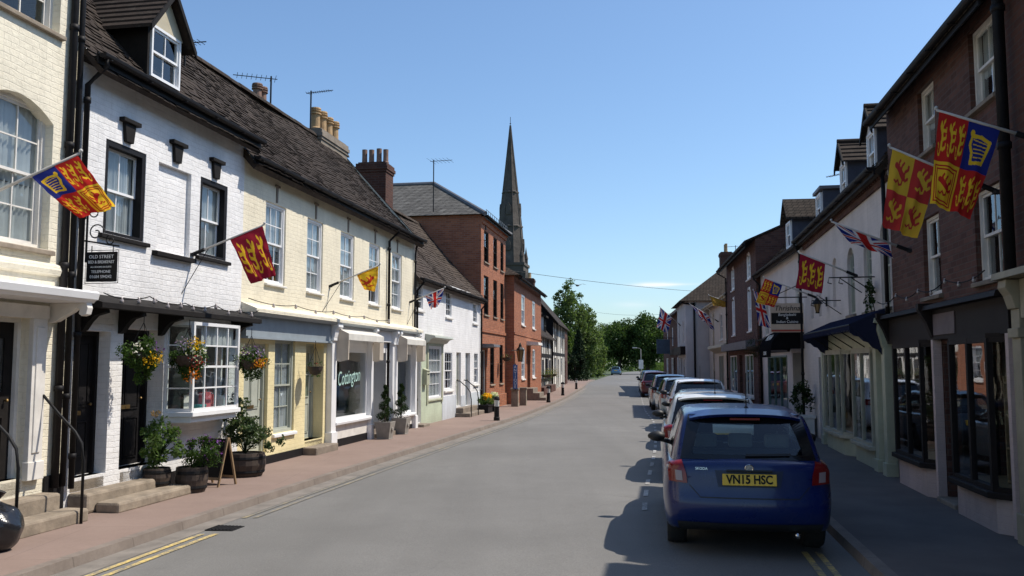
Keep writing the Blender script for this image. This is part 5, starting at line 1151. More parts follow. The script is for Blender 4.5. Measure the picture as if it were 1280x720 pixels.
# local x runs out from the wall over the pavement, the board is read by someone walking up the street
m = MB().tube([(.04, 0, 3.22), (.04, 0, 4.0)], .014, 6).tube([(.0, 0, 3.5), (.5, 0, 3.42)], .012, 6)
def spiral(cx, cz, r0, turns, a0): return [(cx + (r0 * (1 - .8 * i / 24)) * cos(a0 + turns * 2 * pi * i / 24), 0, cz + (r0 * (1 - .8 * i / 24)) * sin(a0 + turns * 2 * pi * i / 24)) for i in range(25)]
m.tube(spiral(.17, 3.6, .12, 1.3, 0), .009, 5).tube(spiral(.14, 3.86, .09, 1.3, 1.), .009, 5).tube(spiral(.38, 3.5, .07, 1.2, 2.), .008, 5)
for x in (.42, .12): m.tube([(x, 0, 3.43), (x, 0, 3.35)], .006, 5)
m.build('bracket', IRON, r); MB().box(.06, .48, -.015, .015, 2.97, 3.35).build('sign_board', BLACK, r, bev=.006)
MB().tube([(.5, 0, 2.95), (.5, 0, 3.37), (.04, 0, 3.37), (.04, 0, 2.95)], .006, 5, closed=True).build('sign_frame', IRON, r)
tm = MB()
for tx, sz, z, sq in (('OLD STREET', .062, 3.285, 1), ('BED & BREAKFAST', .055, 3.218, .82), ('ALL ROOMS EN-SUITE', .03, 3.155, 1), ('TELEPHONE', .05, 3.095, 1), ('01684 594242', .056, 3.03, .95)): tm.add(text_mb(tx, sz, 0, .002, sq), T(.27, -.019, z))
tm.build('lettering', WPAINT, r)
# restaurant sign on the right
r = thing('restaurant_sign', 'cream and black hanging restaurant sign above the dark canopy on the right', 'sign', R2.w(-8.75, .1, 0), R2.rz + pi / 2)
# local x runs into the wall: the board hangs out over the pavement at negative x
m = MB().tube([(0, 0, 3.72), (-.98, 0, 3.72)], .016, 6).tube([(0, 0, 4.15), (-.9, 0, 3.74)], .012, 6)
for x in (-.2, -.86): m.tube([(x, 0, 3.72), (x, 0, 3.55)], .008, 5)
m.build('bracket', IRON, r); MB().box(-.96, -.1, -.02, .02, 2.78, 3.56).build('sign_board', M_plain('cream_sign_board', (.55, .44, .34, 1), .6, .1), r)
MB().box(-.94, -.12, -.027, -.0205, 3.0, 3.3).build('black_panel', BLACK, r); MB().box(-.94, -.12, -.027, -.0205, 2.8, 2.85).build('red_strip', M_plain('sign_red', (.35, .05, .03, 1), .5), r)
text_mb('Thrishna', .2, .25, .002, .95).build('lettering', BLACKW, r).location = (-.53, -.026, 3.42)
tm = MB()
for tx, z in (('Bangladeshi', 3.25), ('&', 3.16), ('Indian Cuisine', 3.06)): tm.add(text_mb(tx, .105, .1, .002, .95), T(-.53, -.031, z))
tm.build('lettering', WPAINT, r)
# pub hanging sign
r = thing('pub_sign', 'dark blue hanging sign of the brick pub at the far end of the right side', 'sign', R7.w(-7., 0, 0), R7.rz + pi / 2)
MB().tube([(0, 0, 3.9), (-1.3, 0, 3.9)], .03, 6).build('bracket', IRON, r); MB().box(-1.25, -.25, -.04, .04, 2.7, 3.8).build('sign_board', M_plain('faded_blue_board', (.06, .09, .13, 1), .5, .3, 3), r, bev=.02)
# string lights
def festoon(pts, label, sag=.06, step=.33, bs=.8):
    r = thing('string_lights', label, 'string lights', pts[0]); o = Vector(pts[0]); P = []
    for a, b in zip(pts[:-1], pts[1:]):
        a, b = Vector(a) - o, Vector(b) - o
        for i in range(8): P.append(a.lerp(b, i / 8) + Vector((0, 0, -sag * 4 * (i / 8) * (1 - i / 8))))
    P.append(Vector(pts[-1]) - o); MB().tube(P, .008, 5).build('cable', BLACKW, r)
    d = 0; bm = M_plain('opal_bulb', (.34, .30, .29, 1), .2, .1)
    b0 = None
    for a, b in zip(P[:-1], P[1:]):
        d += (b - a).length
        if d > step:
            d = 0
            if b0 is None: b0 = MB().lathe([(.02 * bs, .03 * bs), (.018 * bs, .0), (.034 * bs, -.03 * bs), (.036 * bs, -.055 * bs), (.02 * bs, -.08 * bs), (0, -.085 * bs)], (0, 0, 0), 10).build('bulb', bm, r, smooth=True); b0.location = b
            else: c = b0.copy(); COL.objects.link(c); c.parent = r; c.location = b
festoon([L1.w(x, -.36, 2.82 + .03 * (i % 2)) for i, x in enumerate((-7.0, -6.0, -5.1, -4.2, -3.4, -2.75))], 'string of opal bulbs along the dark canopy of the white guest house')
festoon([L2.w(x, -.1, 3.08) for x in (-2.6, -.6, 1.4, 3.4, 5.3)], 'dark string of bulbs along the ledge of the long cream building', .05, .95)
festoon([R1.w(x, -.18, 2.95 + .03 * (i % 2)) for i, x in enumerate((.5, 1.7, 2.9, 4.1, 5.5))], 'string of bulbs above the dark fascia on the right', .08, .5, .6)

# ================================================================== FLAGS
def strokes(lst, U, V):
    d = np.full(U.shape, 9.)
    for pts, r in lst:
        if len(pts) == 1: d = np.minimum(d, np.hypot(U - pts[0][0], V - pts[0][1]) - r)
        for a, b in zip(pts[:-1], pts[1:]):
            ax, ay, bx, by = *a, *b; t = np.clip(((U - ax) * (bx - ax) + (V - ay) * (by - ay)) / ((bx - ax) ** 2 + (by - ay) ** 2 + 1e-9), 0, 1)
            d = np.minimum(d, np.hypot(U - ax - t * (bx - ax), V - ay - t * (by - ay)) - r)
    return d < 0
PASSANT = [([(.32, .5), (.52, .54), (.74, .48)], .1), ([(.2, .3)], .11), ([(.22, .34), (.33, .48)], .1), ([(.33, .55), (.3, .75), (.32, .93), (.24, .94)], .045), ([(.3, .5), (.12, .56), (.06, .7)], .045), ([(.56, .56), (.52, .75), (.5, .92), (.43, .94)], .045), ([(.74, .5), (.8, .7), (.74, .92), (.67, .94)], .05), ([(.78, .45), (.93, .42), (.94, .25), (.82, .16), (.7, .2), (.66, .1)], .032)]
RAMPANT = [([(.38, .34), (.5, .5), (.6, .7)], .11), ([(.3, .18)], .11), ([(.32, .22), (.4, .36)], .1), ([(.38, .36), (.2, .3), (.1, .36)], .045), ([(.44, .46), (.26, .5), (.14, .6)], .045), ([(.58, .68), (.4, .74), (.3, .9), (.2, .9)], .055), ([(.62, .7), (.66, .85), (.58, .97)], .055), ([(.64, .66), (.82, .66), (.86, .5), (.74, .38), (.84, .26), (.8, .12)], .038)]
def in_box(U, V, a, b, c, d): return (U - a) / (b - a), (V - c) / (d - c)
RED, GOLD, NAV, WHT = (.50, .03, .025), (.80, .50, .035), (.025, .035, .20), (.68, .66, .64)
CRIM = (.30, .022, .04)
def put(C, mask, col): C[mask] = col
def three_lions(C, U, V, a, b, c, d, red=RED):
    box = (U >= a) & (U <= b) & (V >= c) & (V <= d); put(C, box, red); h = (d - c)
    for k in range(3):
        u, v = in_box(U, V, a + (b - a) * .1, b - (b - a) * .1, c + h * (.06 + .305 * k), c + h * (.06 + .305 * k + .28)); put(C, box & strokes(PASSANT, u, v) & (u > -.1) & (u < 1.1) & (v > -.1) & (v < 1.1), GOLD)
def emblem(kind, U, V):
    """U along the fly, V down the hoist"""
    C = np.zeros(U.shape + (3,))
    if kind == 'england': three_lions(C, U, V, 0, 1, 0, 1, CRIM)
    if kind == 'standard':
        three_lions(C, U, V, 0, .5, 0, .5); three_lions(C, U, V, .5, 1, .5, 1)
        q = (U >= .5) & (V < .5); put(C, q, GOLD); u, v = in_box(U, V, .5, 1, 0, .5); e = np.minimum(np.minimum(u, 1 - u), np.minimum(v, 1 - v)); put(C, q & (e > .06) & (e < .1), RED); put(C, q & (e > .14) & (e < .17), RED)
        u2, v2 = in_box(U, V, .6, .9, .09, .42); put(C, q & strokes(RAMPANT, u2, v2), RED)
        q = (U < .5) & (V >= .5); put(C, q, NAV); u, v = in_box(U, V, .06, .44, .56, .94)
        put(C, q & strokes([([(.22, .12), (.2, .5), (.3, .9)], .05), ([(.3, .9), (.9, .75)], .06), ([(.22, .12), (.45, .1), (.65, .22), (.95, .25), (.92, .5), (.9, .75)], .05), ([(.15, .1)], .09)] + [([(.3 + .12 * i, .2 + .03 * i), (.36 + .1 * i, .82 - .02 * i)], .014) for i in range(5)], u, v), GOLD)
    if kind == 'quartered':
        gl, rd_ = (.72, .45, .05), (.50, .05, .045)
        for i in range(2):
            for j in range(2):
                q = ((U >= .5) == bool(i)) & ((V >= .5) == bool(j)); bg, fg = (gl, rd_) if (i + j) % 2 == 0 else (rd_, gl); put(C, q, bg); u, v = in_box(U, V, .06 + .5 * i, .44 + .5 * i, .08 + .5 * j, .44 + .5 * j); put(C, q & strokes(RAMPANT, u, v), fg)
    if kind == 'rampant':
        put(C, U > -1, GOLD); u, v = in_box(U, V, .2, .85, .1, .95); put(C, strokes(RAMPANT, u, v), (.5, .05, .03)); e = np.minimum(np.minimum(U, 1 - U), np.minimum(V, 1 - V)); put(C, (e > .05) & (e < .08), (.5, .05, .03))
    if kind == 'union':
        put(C, U > -1, NAV); X, Z = (U - .5) * 2, (V - .5); 
        d1 = np.abs(X * .5 - Z) / math.hypot(.5, 1); d2 = np.abs(X * .5 + Z) / math.hypot(.5, 1); dd = np.minimum(d1, d2); put(C, dd < .1, WHT)
        s1 = (X * .5 - Z) * np.sign(X); s2 = (X * .5 + Z) * np.sign(X)
        put(C, (d1 < .066) & (s1 > 0), RED); put(C, (d2 < .066) & (s2 < 0), RED)
        put(C, (np.abs(X) < .167) | (np.abs(Z) < .167), WHT); put(C, (np.abs(X) < .1) | (np.abs(Z) < .1), RED)
    if kind == 'gold': put(C, U > -1, (.42, .25, .05))
    return C
CLOTH = M_cloth('flag_cloth', attr='Col', trans=.32)
POLE = M_plain('pale_flag_pole', (.5, .48, .45, 1), .5, .1); 
def flag(kind, base, tip, H1, F0, F1, label, n=80, wave=.05, fold=3.2, start=0.02, ph=0., rope=None, droop=0.):
    """hoist runs along the pole from near its tip to H1, the fly edge from F0 (tip side) to F1"""
    base, tip, H1, F0, F1 = map(Vector, (base, tip, H1, F0, F1)); r = thing('flag', label, 'flag', base, 0, 'flags on poles along the street')
    o = base; a = tip - base; m = MB().tube([(0, 0, 0), a * 1.01], [.019, .013], 8).lathe([(0, -.0), (.02, .01), (.02, .03), (0, .045)], tuple(a * 1.01), 8); m.build('pole', POLE, r, smooth=True)
    ad = a.normalized(); MB().tube([Vector((0, 0, 0)), ad * .22], .03, 8).lathe([(.06, -.02), (.06, .02)], (0, 0, 0), 8).build('bracket', IRON, r)
    H0 = tip.lerp(base, start); n_ = n; g = np.linspace(0, 1, n_ + 1); U, V = np.meshgrid(g, g, indexing='ij')
    Q = lambda p: np.array(p - o)
    P = (1 - U)[..., None] * ((1 - V)[..., None] * Q(H0) + V[..., None] * Q(H1)) + U[..., None] * ((1 - V)[..., None] * Q(F0) + V[..., None] * Q(F1))
    nn = ((F0 - H0).cross(H1 - H0)).normalized(); nn = np.array(nn)
    w = wave * (U ** .8) * np.sin(2 * pi * (fold * .5 * V + .55 * U) + ph) + wave * .45 * U * np.sin(2 * pi * (fold * V - .8 * U) + 1.7 + ph) + .006 * np.sin(23 * U + 9 * V)
    P = P + w[..., None] * nn; P[..., 2] -= droop * np.sin(pi * V) * U * .6; P[..., 2] -= .025 * np.sin(pi * U)
    C = emblem(kind, U, V); mb = MB(); k = n_ + 1; mb.v = [tuple(p) for p in P.reshape(-1, 3).tolist()]
    mb.f = [(i * k + j, i * k + j + 1, (i + 1) * k + j + 1, (i + 1) * k + j) for i in range(n_) for j in range(n_)]; mb.m = [0] * len(mb.f)
    ob = mb.build('flag_cloth', CLOTH, r, smooth=True); at = ob.data.color_attributes.new('Col', 'FLOAT_COLOR', 'POINT'); at.data.foreach_set('color', np.concatenate([C, np.ones(C.shape[:2] + (1,))], -1).astype(np.float32).ravel())
    if rope: tag(MB().tube([Vector(rope) - o, Vector((0, 0, .0)) + ad * .3], .006, 5).build('stay', IRON, r))
    return r
flag('standard', (-5.84, 9.077, 3.51), (-4.412, 8.826, 4.07), (-4.95, 8.92, 3.86), (-4.0, 8.83, 3.52), (-4.44, 8.92, 3.42), 'quartered red, blue and gold royal banner hanging in front of the cream house', 170, .045, ph=.4, fold=3.8)
flag('england', (-5.022, 13.716, 3.64), (-3.85, 13.509, 4.08), (-4.4, 13.61, 3.87), (-3.62, 13.51, 3.31), (-4.03, 13.61, 3.17), 'crimson flag with three gold lions beside the white guest house windows', 130, .045, fold=3.8, ph=2., rope=L1.w(-4.6, 0, 3.0))
flag('rampant', (-4.027, 19.359, 3.64), (-2.904, 19.161, 4.09), (-3.41, 19.25, 3.89), (-2.97, 19.16, 3.5), (-3.25, 19.25, 3.56), 'small yellow flag with red lion on the long cream building', 60, .05, ph=1., rope=L2.w(1.0, 0, 3.05))
flag('union', (-2.962, 25.396, 3.71), (-1.938, 25.215, 4.11), (-2.49, 25.31, 3.89), (-2.09, 25.21, 3.6), (-2.35, 25.31, 3.5), 'union flag in front of the white cottage windows', 50, .07, ph=.5, rope=L2.w(7.3, 0, 3.05))
flag('standard', (5.239, 8.598, 4.15), (4.323, 8.759, 4.5), (4.9, 8.66, 4.28), (4.21, 8.76, 3.54), (4.57, 8.66, 3.37), 'large quartered red, gold and blue banner with harp on the dark brick building', 170, .045, ph=3., fold=3.8)
flag('quartered', (5.497, 9.831, 3.87), (4.383, 10.018, 4.43), (4.9, 9.94, 4.17), (4.24, 10.02, 3.52), (4.6, 9.94, 3.35), 'gold and red quartered flag with four lions hanging beside the large royal banner', 140, .045, ph=5., fold=3.8)
flag('union', (6.131, 13.426, 3.66), (5.012, 13.644, 4.15), (5.81, 13.49, 3.8), (5.3, 13.6, 3.8), (5.88, 13.45, 3.55), 'union flag drooping along its pole under the tiled dormers', 80, .06, ph=2.2, fold=4)
flag('england', (6.808, 17.267, 3.66), (5.731, 17.436, 4.14), (6.22, 17.36, 3.92), (5.65, 17.44, 3.44), (6.13, 17.36, 3.32), 'dark red flag with three gold lions on the white shop across the road', 80, .03, ph=1.2)
flag('standard', (7.661, 22.102, 3.6), (6.417, 22.301, 4.12), (6.86, 22.23, 3.94), (6.18, 22.3, 3.49), (6.64, 22.23, 3.36), 'smaller quartered royal banner just left of the cream and black restaurant sign', 70, .04, ph=4.)
bp = R3.w(-7.7, 0, 4.0); flag('union', bp, (7.95, 28.9, 4.35), (8.25, 28.9, 4.2), (8.1, 28.9, 3.2), (8.5, 28.9, 3.1), 'union flag hanging limp behind the small royal banner', 50, .06, ph=.3)
bp = R5.w(-6., 0, 4.2); flag('union', bp, (bp.x - 1.55, bp.y - .1, 5.15), (bp.x - .5, bp.y, 4.5), (bp.x - .9, bp.y - .1, 4.3), (bp.x - .2, bp.y, 3.65), 'union flag with long folds in front of the white inn gable', 60, .06, ph=1.)
bp = R6.w(-4., 0, 4.4); flag('union', bp, (bp.x - 1.35, bp.y - .1, 5.6), (bp.x - .55, bp.y, 4.9), (bp.x - 1.55, bp.y - .1, 4.3), (bp.x - .9, bp.y, 3.9), 'pale union flag at the far end of the right terrace', 50, .07, ph=2.)
bp = R5.w(-1.2, 0, 4.9); flag('gold', bp, (bp.x - 1.0, bp.y - .1, 5.25), (bp.x - .1, bp.y, 4.95), (bp.x - .75, bp.y - .1, 4.75), (bp.x - .0, bp.y, 4.65), 'plain old gold flag folded near the top of the cream shop', 30, .07, ph=2.)
# ================================================================== CARS
def smax(fs, k=.035):
    F = np.stack(fs); m = F.max(0); return m + k * np.log(np.exp((F - m) / k).sum(0))
def M_carpaint(name, col, metal=.35, rough=.28, coat=.7):
    t = NT(name); t.done(col, t.ramp(t.noise(t.co(), 3, 4), (.3, rough * .85), (.7, rough * 1.25)), None, Metallic=metal, Coat__Weight=coat, Specular__IOR__Level=.4, Coat__Roughness=.06); return t.m
RUBBER = M_plain('tyre_rubber', (.02, .02, .02, 1), .85, .2); TRIM = M_plain('black_plastic_trim', (.014, .014, .015, 1), .55, .2); ALLOY = M_plain('alloy_rim', (.42, .43, .45, 1), .35, .1, metal=.8)
CARGLASS = M_glass('car_glass', (.62, .70, .68, 1), .0, refl=1.); PRIV = M_glass('dark_car_glass', (.12, .14, .15, 1), .0); FRIT = M_plain('black_glass_border', (.008, .008, .009, 1), .12, .1)
LREDm = M_plain('red_tail_lens', (.20, .010, .010, 1), .12, .1); LCLR = M_plain('clear_tail_lens', (.34, .24, .24, 1), .1, .1); SEAT = M_plain('dark_seat_fabric', (.03, .032, .036, 1), .85, .2); SEATL = M_plain('pale_headrest_fabric', (.22, .23, .23, 1), .8, .2)
PLATEY = M_plain('yellow_plate', (.80, .50, .03, 1), .35, .05); CHROME = M_plain('chrome', (.6, .6, .62, 1), .15, .05, metal=1.)
def sky_box_pts(nx, ny, nz):
    """grid of a unit box surface, welded"""
    idx = {}; V = []; F = []
    def vid(p):
        k = tuple(round(q, 5) for q in p)
        if k not in idx: idx[k] = len(V); V.append(k)
        return idx[k]
    def side(fn, a, b):
        for i in range(a):
            for j in range(b): F.append(tuple(vid(fn(u, v)) for u, v in ((i / a, j / b), ((i + 1) / a, j / b), ((i + 1) / a, (j + 1) / b), (i / a, (j + 1) / b))))
    side(lambda u, v: (u, v, 1), nx, ny); side(lambda u, v: (u, 1 - v, 0), nx, ny); side(lambda u, v: (u, 0, v), nx, nz); side(lambda u, v: (1 - u, 1, v), nx, nz); side(lambda u, v: (0, 1 - u, v), ny, nz); side(lambda u, v: (1, u, v), ny, nz)
    return np.array(V), F
class CarShape:
    def __init__(s, L=3.99, W=1.73, H=1.46, belt=.95, hood=.80, rear=(.10, .46), wind=(2.95, 2.2), roofw=.60, wb=2.47, rax=.82, van=False):
        s.L, s.W, s.H, s.belt, s.hood, s.rear, s.wind, s.roofw, s.wb, s.rax = L, W, H, belt, hood, rear, wind, roofw, wb, rax
    def lower(s, x, y, z):
        L, hw = s.L, s.W / 2
        plan = 1 - .12 * np.clip((.55 - y) / .55, 0, 1) ** 2 - .16 * np.clip((y - (L - .75)) / .75, 0, 1) ** 2
        wv = hw * plan * (1 - .075 * ((z - .60) / .45) ** 2 + .0 * z)
        crease = .012 * np.exp(-((z - .86) / .035) ** 2)
        side = np.abs(x) - wv - crease
        rear = -(y - .10 * np.clip((z - .58), 0, 1) ** 1.0 - .14 * np.clip(.45 - z, 0, 1)) + .13 * (x / hw) ** 2 - 0.02 * np.exp(-((z - .5) / .12) ** 2)
        front = (y - L) + .16 * (x / hw) ** 2 + .22 * np.clip(z - .55, 0, 1) + .1 * np.clip(.4 - z, 0, 1)
        hoodz = np.where(y > s.wind[0] - .1, s.belt + .03 - (s.belt + .03 - s.hood) * np.clip((y - s.wind[0] + .1) / (L - s.wind[0] + .1), 0, 1) ** 1.4, s.belt + .03)
        top = z - hoodz + .05 * (x / hw) ** 2
        bot = .2 - z + .10 * np.clip((.6 - y) / .6, 0, 1)
        return smax([side, rear, front, top, bot])
    def cabin(s, x, y, z):
        b = s.belt - .05; hw = s.W / 2
        def plane(y0, z0, y1, z1):
            n = np.array([-(z1 - z0), (y1 - y0)]); n /= np.linalg.norm(n); return n
        n = plane(s.rear[0], b, s.rear[1], s.H - .06); rear = (y - s.rear[0]) * n[0] + (z - b) * n[1] + .07 * (x / hw) ** 2 - .02 * np.sin(np.clip((z - b) / (s.H - b), 0, 1) * pi)
        n = plane(s.wind[0], b, s.wind[1], s.H - .04); n = -n if n[0] < 0 else n
        if n[1] < 0: n = -n
        front = (y - s.wind[0]) * n[0] + (z - b) * n[1] + .09 * (x / hw) ** 2
        roof = z - s.H + .05 * (x / hw) ** 2 + .035 * ((y - 1.55) / 1.1) ** 2
        tz = np.clip((z - b) / (s.H - b), 0, 1.2); side = np.abs(x) - (hw * .93 - (hw * .93 - s.roofw) * tz ** 1.15) + .02 * ((y - 1.5) / 1.5) ** 2 + .09 * np.clip((.7 - y) / .7, 0, 1) ** 2
        return smax([rear, front, roof, side, (b - .15) - z], .028)
def solve(f, O, D, t1):
    lo = np.zeros(len(O)); hi = np.full(len(O), t1)
    for _ in range(34):
        m = (lo + hi) / 2; P = O + D * m[:, None]; ins = f(P[:, 0], P[:, 1], P[:, 2]) < 0
        lo = np.where(ins, m, lo); hi = np.where(ins, hi, m)
    return O + D * ((lo + hi) / 2)[:, None]
def inflate(f, n, box, zc, ym):
    V, F = sky_box_pts(*n); lo, hi = np.array(box[0]), np.array(box[1]); P = lo + V * (hi - lo)
    O = np.stack([np.zeros(len(P)), np.clip(P[:, 1], lo[1] + ym, hi[1] - ym), np.full(len(P), zc)], 1); D = P - O; ln = np.linalg.norm(D, axis=1)[:, None]; return solve(f, O, D / ln, 4.), F
def panel(f, poly, axis, off, res=14, start=None, thick=.0):
    """polygon in the view plane of an axis ('r' from behind: x,z / 's' from the left or right side: y,z, sign) laid onto the body surface"""
    # fill the polygon with a grid by interpolating between its left and right chains: poly = list of quads rows [(left pt),(right pt)] bottom to top
    rows = []; 
    ts = np.linspace(0, 1, res + 1)
    Ls = np.array([p[0] for p in poly], float); Rs = np.array([p[1] for p in poly], float); q = np.linspace(0, len(poly) - 1, res + 1)
    Li = np.stack([np.interp(q, range(len(poly)), Ls[:, k]) for k in (0, 1)], 1); Ri = np.stack([np.interp(q, range(len(poly)), Rs[:, k]) for k in (0, 1)], 1)
    pts = np.concatenate([Li[i] + (Ri[i] - Li[i]) * ts[:, None] for i in range(res + 1)])
    if axis == 'r': O = np.stack([pts[:, 0], np.full(len(pts), 1.3), pts[:, 1]], 1); D = np.tile([0, -1., 0], (len(pts), 1))
    elif axis == 'f': O = np.stack([pts[:, 0], np.full(len(pts), 1.9), pts[:, 1]], 1); D = np.tile([0, 1., 0], (len(pts), 1))
    else: sg = axis; O = np.stack([np.zeros(len(pts)), pts[:, 0], pts[:, 1]], 1); D = np.tile([float(sg), 0, 0], (len(pts), 1))
    P = solve(lambda x, y, z: f(x, y, z) - off, O, D, 3.); mb = MB(); k = res + 1
    mb.v = [tuple(p) for p in P.tolist()]; mb.f = [(i * k + j, i * k + j + 1, (i + 1) * k + j + 1, (i + 1) * k + j) for i in range(res) for j in range(res)]; mb.m = [0] * len(mb.f); return mb
def inpoly(pt, rows):
    z = pt[1]
    for (l0, r0), (l1, r1) in zip(rows[:-1], rows[1:]):
        za, zb = l0[1], l1[1]
        if min(za, zb) <= z <= max(za, zb):
            t = (z - za) / (zb - za + 1e-9); return l0[0] + (l1[0] - l0[0]) * t <= pt[0] <= r0[0] + (r1[0] - r0[0]) * t
    return False
def make_car(label, paint, loc, rz, sh, detail=1, tail='low', glass=None, plate=None, roofm=None, suv=False, group='cars parked along the right kerb', aerial_=True, extra=None):
    r = thing('parked_car', label, 'car', loc, rz, group); glass = glass or CARGLASS; n1 = (26, 60, 20) if detail else (14, 30, 12)
    hw, L, H, bt = sh.W / 2, sh.L, sh.H, sh.belt
    P, F = inflate(sh.lower, n1, ((-hw, 0, .2), (hw, L, bt)), .6, .55)
    body = MB(); body.v = [tuple(p) for p in P.tolist()]
    ax = (sh.rax, sh.rax + sh.wb); R_ = .345; wx = hw - .12
    # window outlines (rows of left/right points from bottom to top)
    zr0, zr1 = bt + .045, H - .085; wb0, wt0 = hw * .755, sh.roofw * .90
    rw = [((-wb0, zr0), (wb0, zr0)), ((-(wb0 + wt0) / 2, (zr0 + zr1) / 2), ((wb0 + wt0) / 2, (zr0 + zr1) / 2)), ((-wt0, zr1), (wt0, zr1))]
    ws = [((-hw * .80, bt + .02), (hw * .80, bt + .02)), ((-sh.roofw * .95, H - .09), (sh.roofw * .95, H - .09))]
    yb, yt = sh.rear[0], sh.rear[1]; sw = [((yb + .42, bt + .03), (sh.wind[0] - .22, bt + .0)), ((yb + .62, bt + .2), (sh.wind[0] - .42, bt + .2)), ((yt + .42, H - .12), (sh.wind[1] - .02, H - .12))]
    fs = []
    for f in F:
        c = P[list(f)].mean(0)
        if c[2] > bt - .06 and yb + .3 < c[1] < sh.wind[0] - .05 and abs(c[0]) < hw * .86 and sh.cabin(*[np.array([q]) for q in c])[0] < .0: continue
        if any(math.hypot(c[1] - a, c[2] - .31) < R_ for a in ax) and abs(c[0]) > wx - .2: continue
        fs.append(f)
    # open the wheel arches cleanly: pull the rim vertices of the cut onto the arch circle
    cnt = {}
    for f in fs:
        for a, b in zip(f, f[1:] + f[:1]): e = (min(a, b), max(a, b)); cnt[e] = cnt.get(e, 0) + 1
    for (a, b), q in cnt.items():
        if q == 1:
            for v in (a, b):
                for yy in ax:
                    d = math.hypot(P[v][1] - yy, P[v][2] - .31)
                    if d < R_ + .09 and abs(P[v][0]) > wx - .3 and P[v][2] > .25: s_ = R_ / d; P[v][1] = yy + (P[v][1] - yy) * s_; P[v][2] = .31 + (P[v][2] - .31) * s_
    body.v = [tuple(p) for p in P.tolist()]; body.f = fs; body.m = [0] * len(fs)
    bo = body.build('body', paint, r, smooth=True)
    C, F2 = inflate(sh.cabin, (26, 40, 14) if detail else (14, 24, 8), ((-hw, sh.rear[0], bt - .1), (hw, sh.wind[0], H)), bt + .12, .5)
    cab = MB(); cab.v = [tuple(p) for p in C.tolist()]; keep = []
    for f in F2:
        c = C[list(f)].mean(0)
        if c[2] < bt - .08 and abs(c[0]) < hw * .7: continue
        nrm = np.cross(C[f[2]] - C[f[0]], C[f[3]] - C[f[1]]); nrm /= np.linalg.norm(nrm) + 1e-9
        if nrm[1] < -.35 and abs(nrm[0]) < .7 and inpoly((c[0], c[2]), rw): continue
        if nrm[1] > .3 and abs(nrm[0]) < .7 and inpoly((c[0], c[2]), ws): continue
        if abs(nrm[0]) > .6 and inpoly((c[1], c[2]), sw): continue
        keep.append(f)
    cab.f = keep; cab.m = [0] * len(keep); cab.build('cabin', roofm or paint, r, smooth=True)
    g = lambda poly, ax_, off, res=14: panel(sh.cabin, poly, ax_, off, res)
    def shrink(rows, a, b0, b1):
        l = [list(map(list, q)) for q in rows]; 
        for q in l: q[0][0] += a; q[1][0] -= a
        for e in (0, 1): l[0][e][1] += b0; l[-1][e][1] -= b1
        return l
    wo = g(rw, 'r', .006); bw_ = shrink(rw, .09, .02, .06)
    def ringed(outer, inner, nm, ax_, res=16):
        a, b = g(outer, ax_, .005, res), g(inner, ax_, .005, res); k = res + 1
        def rim(m): return [m.v[i * k] for i in range(k)] + [m.v[res * k + j] for j in range(1, k)] + [m.v[i * k + res] for i in range(res - 1, -1, -1)] + [m.v[j] for j in range(res - 1, 0, -1)]
        A, Bq = rim(a), rim(b); mb = MB()
        for i in range(len(A)): j = (i + 1) % len(A); mb.face([A[i], A[j], Bq[j], Bq[i]])
        return mb, b
    rm, rg = ringed(shrink(rw, -.03, -.03, -.02), bw_, 'rear', 'r'); rwo = rg.build('rear_window', glass, r, smooth=True); rm.build('window_border', FRIT, rwo)
    fm, fg = ringed(shrink(ws, -.02, -.02, -.02), shrink(ws, .05, .04, .04), 'ws', 'f'); o = fg.build('windscreen', CARGLASS, r, smooth=True); fm.build('window_border', FRIT, o)
    for sg in (-1, 1):
        sm, sg_ = ringed(shrink(sw, -.025, -.02, -.015), shrink(sw, .02, .02, .02), 's', sg, 10); o = sg_.build('side_window', glass, r, smooth=True); sm.build('window_border', FRIT, o)
        ym = (yb + sh.wind[0]) / 2 - .05; pp = panel(sh.cabin, [((ym - .05, bt + .01), (ym + .05, bt + .01)), ((ym - .04, H - .12), (ym + .04, H - .12))], sg, .009, 4); pp.build('door_pillar', FRIT, r, smooth=True)
        # mirror
        mx = sg * (hw * .93); m = MB().lathe([(0, -.11), (.05, -.1), (.085, -.03), (.075, .04), (.03, .1), (0, .11)], (0, 0, 0), 12, axis='y')
        m = MB().add(m, Matrix.LocRotScale((mx + sg * .13, sh.wind[0] - .62, bt + .07), Matrix.Rotation(rad(90), 3, 'Z'), (1., 1., .82))).tube([(mx - sg * .03, sh.wind[0] - .58, bt + .0), (mx + sg * .08, sh.wind[0] - .61, bt + .03)], .028, 8)
        m.build('door_mirror', TRIM, r, smooth=True)
        # tail lights
        if tail == 'low': rows = [((hw * .715, bt - .215), (hw * .93, bt - .20)), ((hw * .725, bt - .12), (hw * .94, bt - .10)), ((hw * .775, bt + .01), (hw * .92, bt + .0))]
        else: rows = [((hw * .74, bt - .20), (hw * .93, bt - .19)), ((hw * .68, bt - .11), (hw * .94, bt - .10)), ((hw * .74, bt - .03), (hw * .92, bt - .03))]
        if sg < 0: rows = [((-b[0], b[1]), (-a[0], a[1])) for a, b in rows]
        tl = panel(sh.lower, rows, 'r', .014, 14); lo = tl.build('tail_light', LREDm, r, smooth=True)
        cx = [((a[0] * .62 + b[0] * .38, a[1] * .62 + b[1] * .38 + .02 - .0), (a[0] * .25 + b[0] * .75, a[1] * .25 + b[1] * .75 + .02)) for a, b in rows[:2]]
        panel(sh.lower, cx, 'r', .019, 6).build('indicator_lens', LCLR, lo, smooth=True)
        hl = [((hw * .5, sh.hood - .17), (hw * .9, sh.hood - .15)), ((hw * .55, sh.hood - .05), (hw * .95, sh.hood - .03))]
        if sg < 0: hl = [((-b[0], b[1]), (-a[0], a[1])) for a, b in hl]
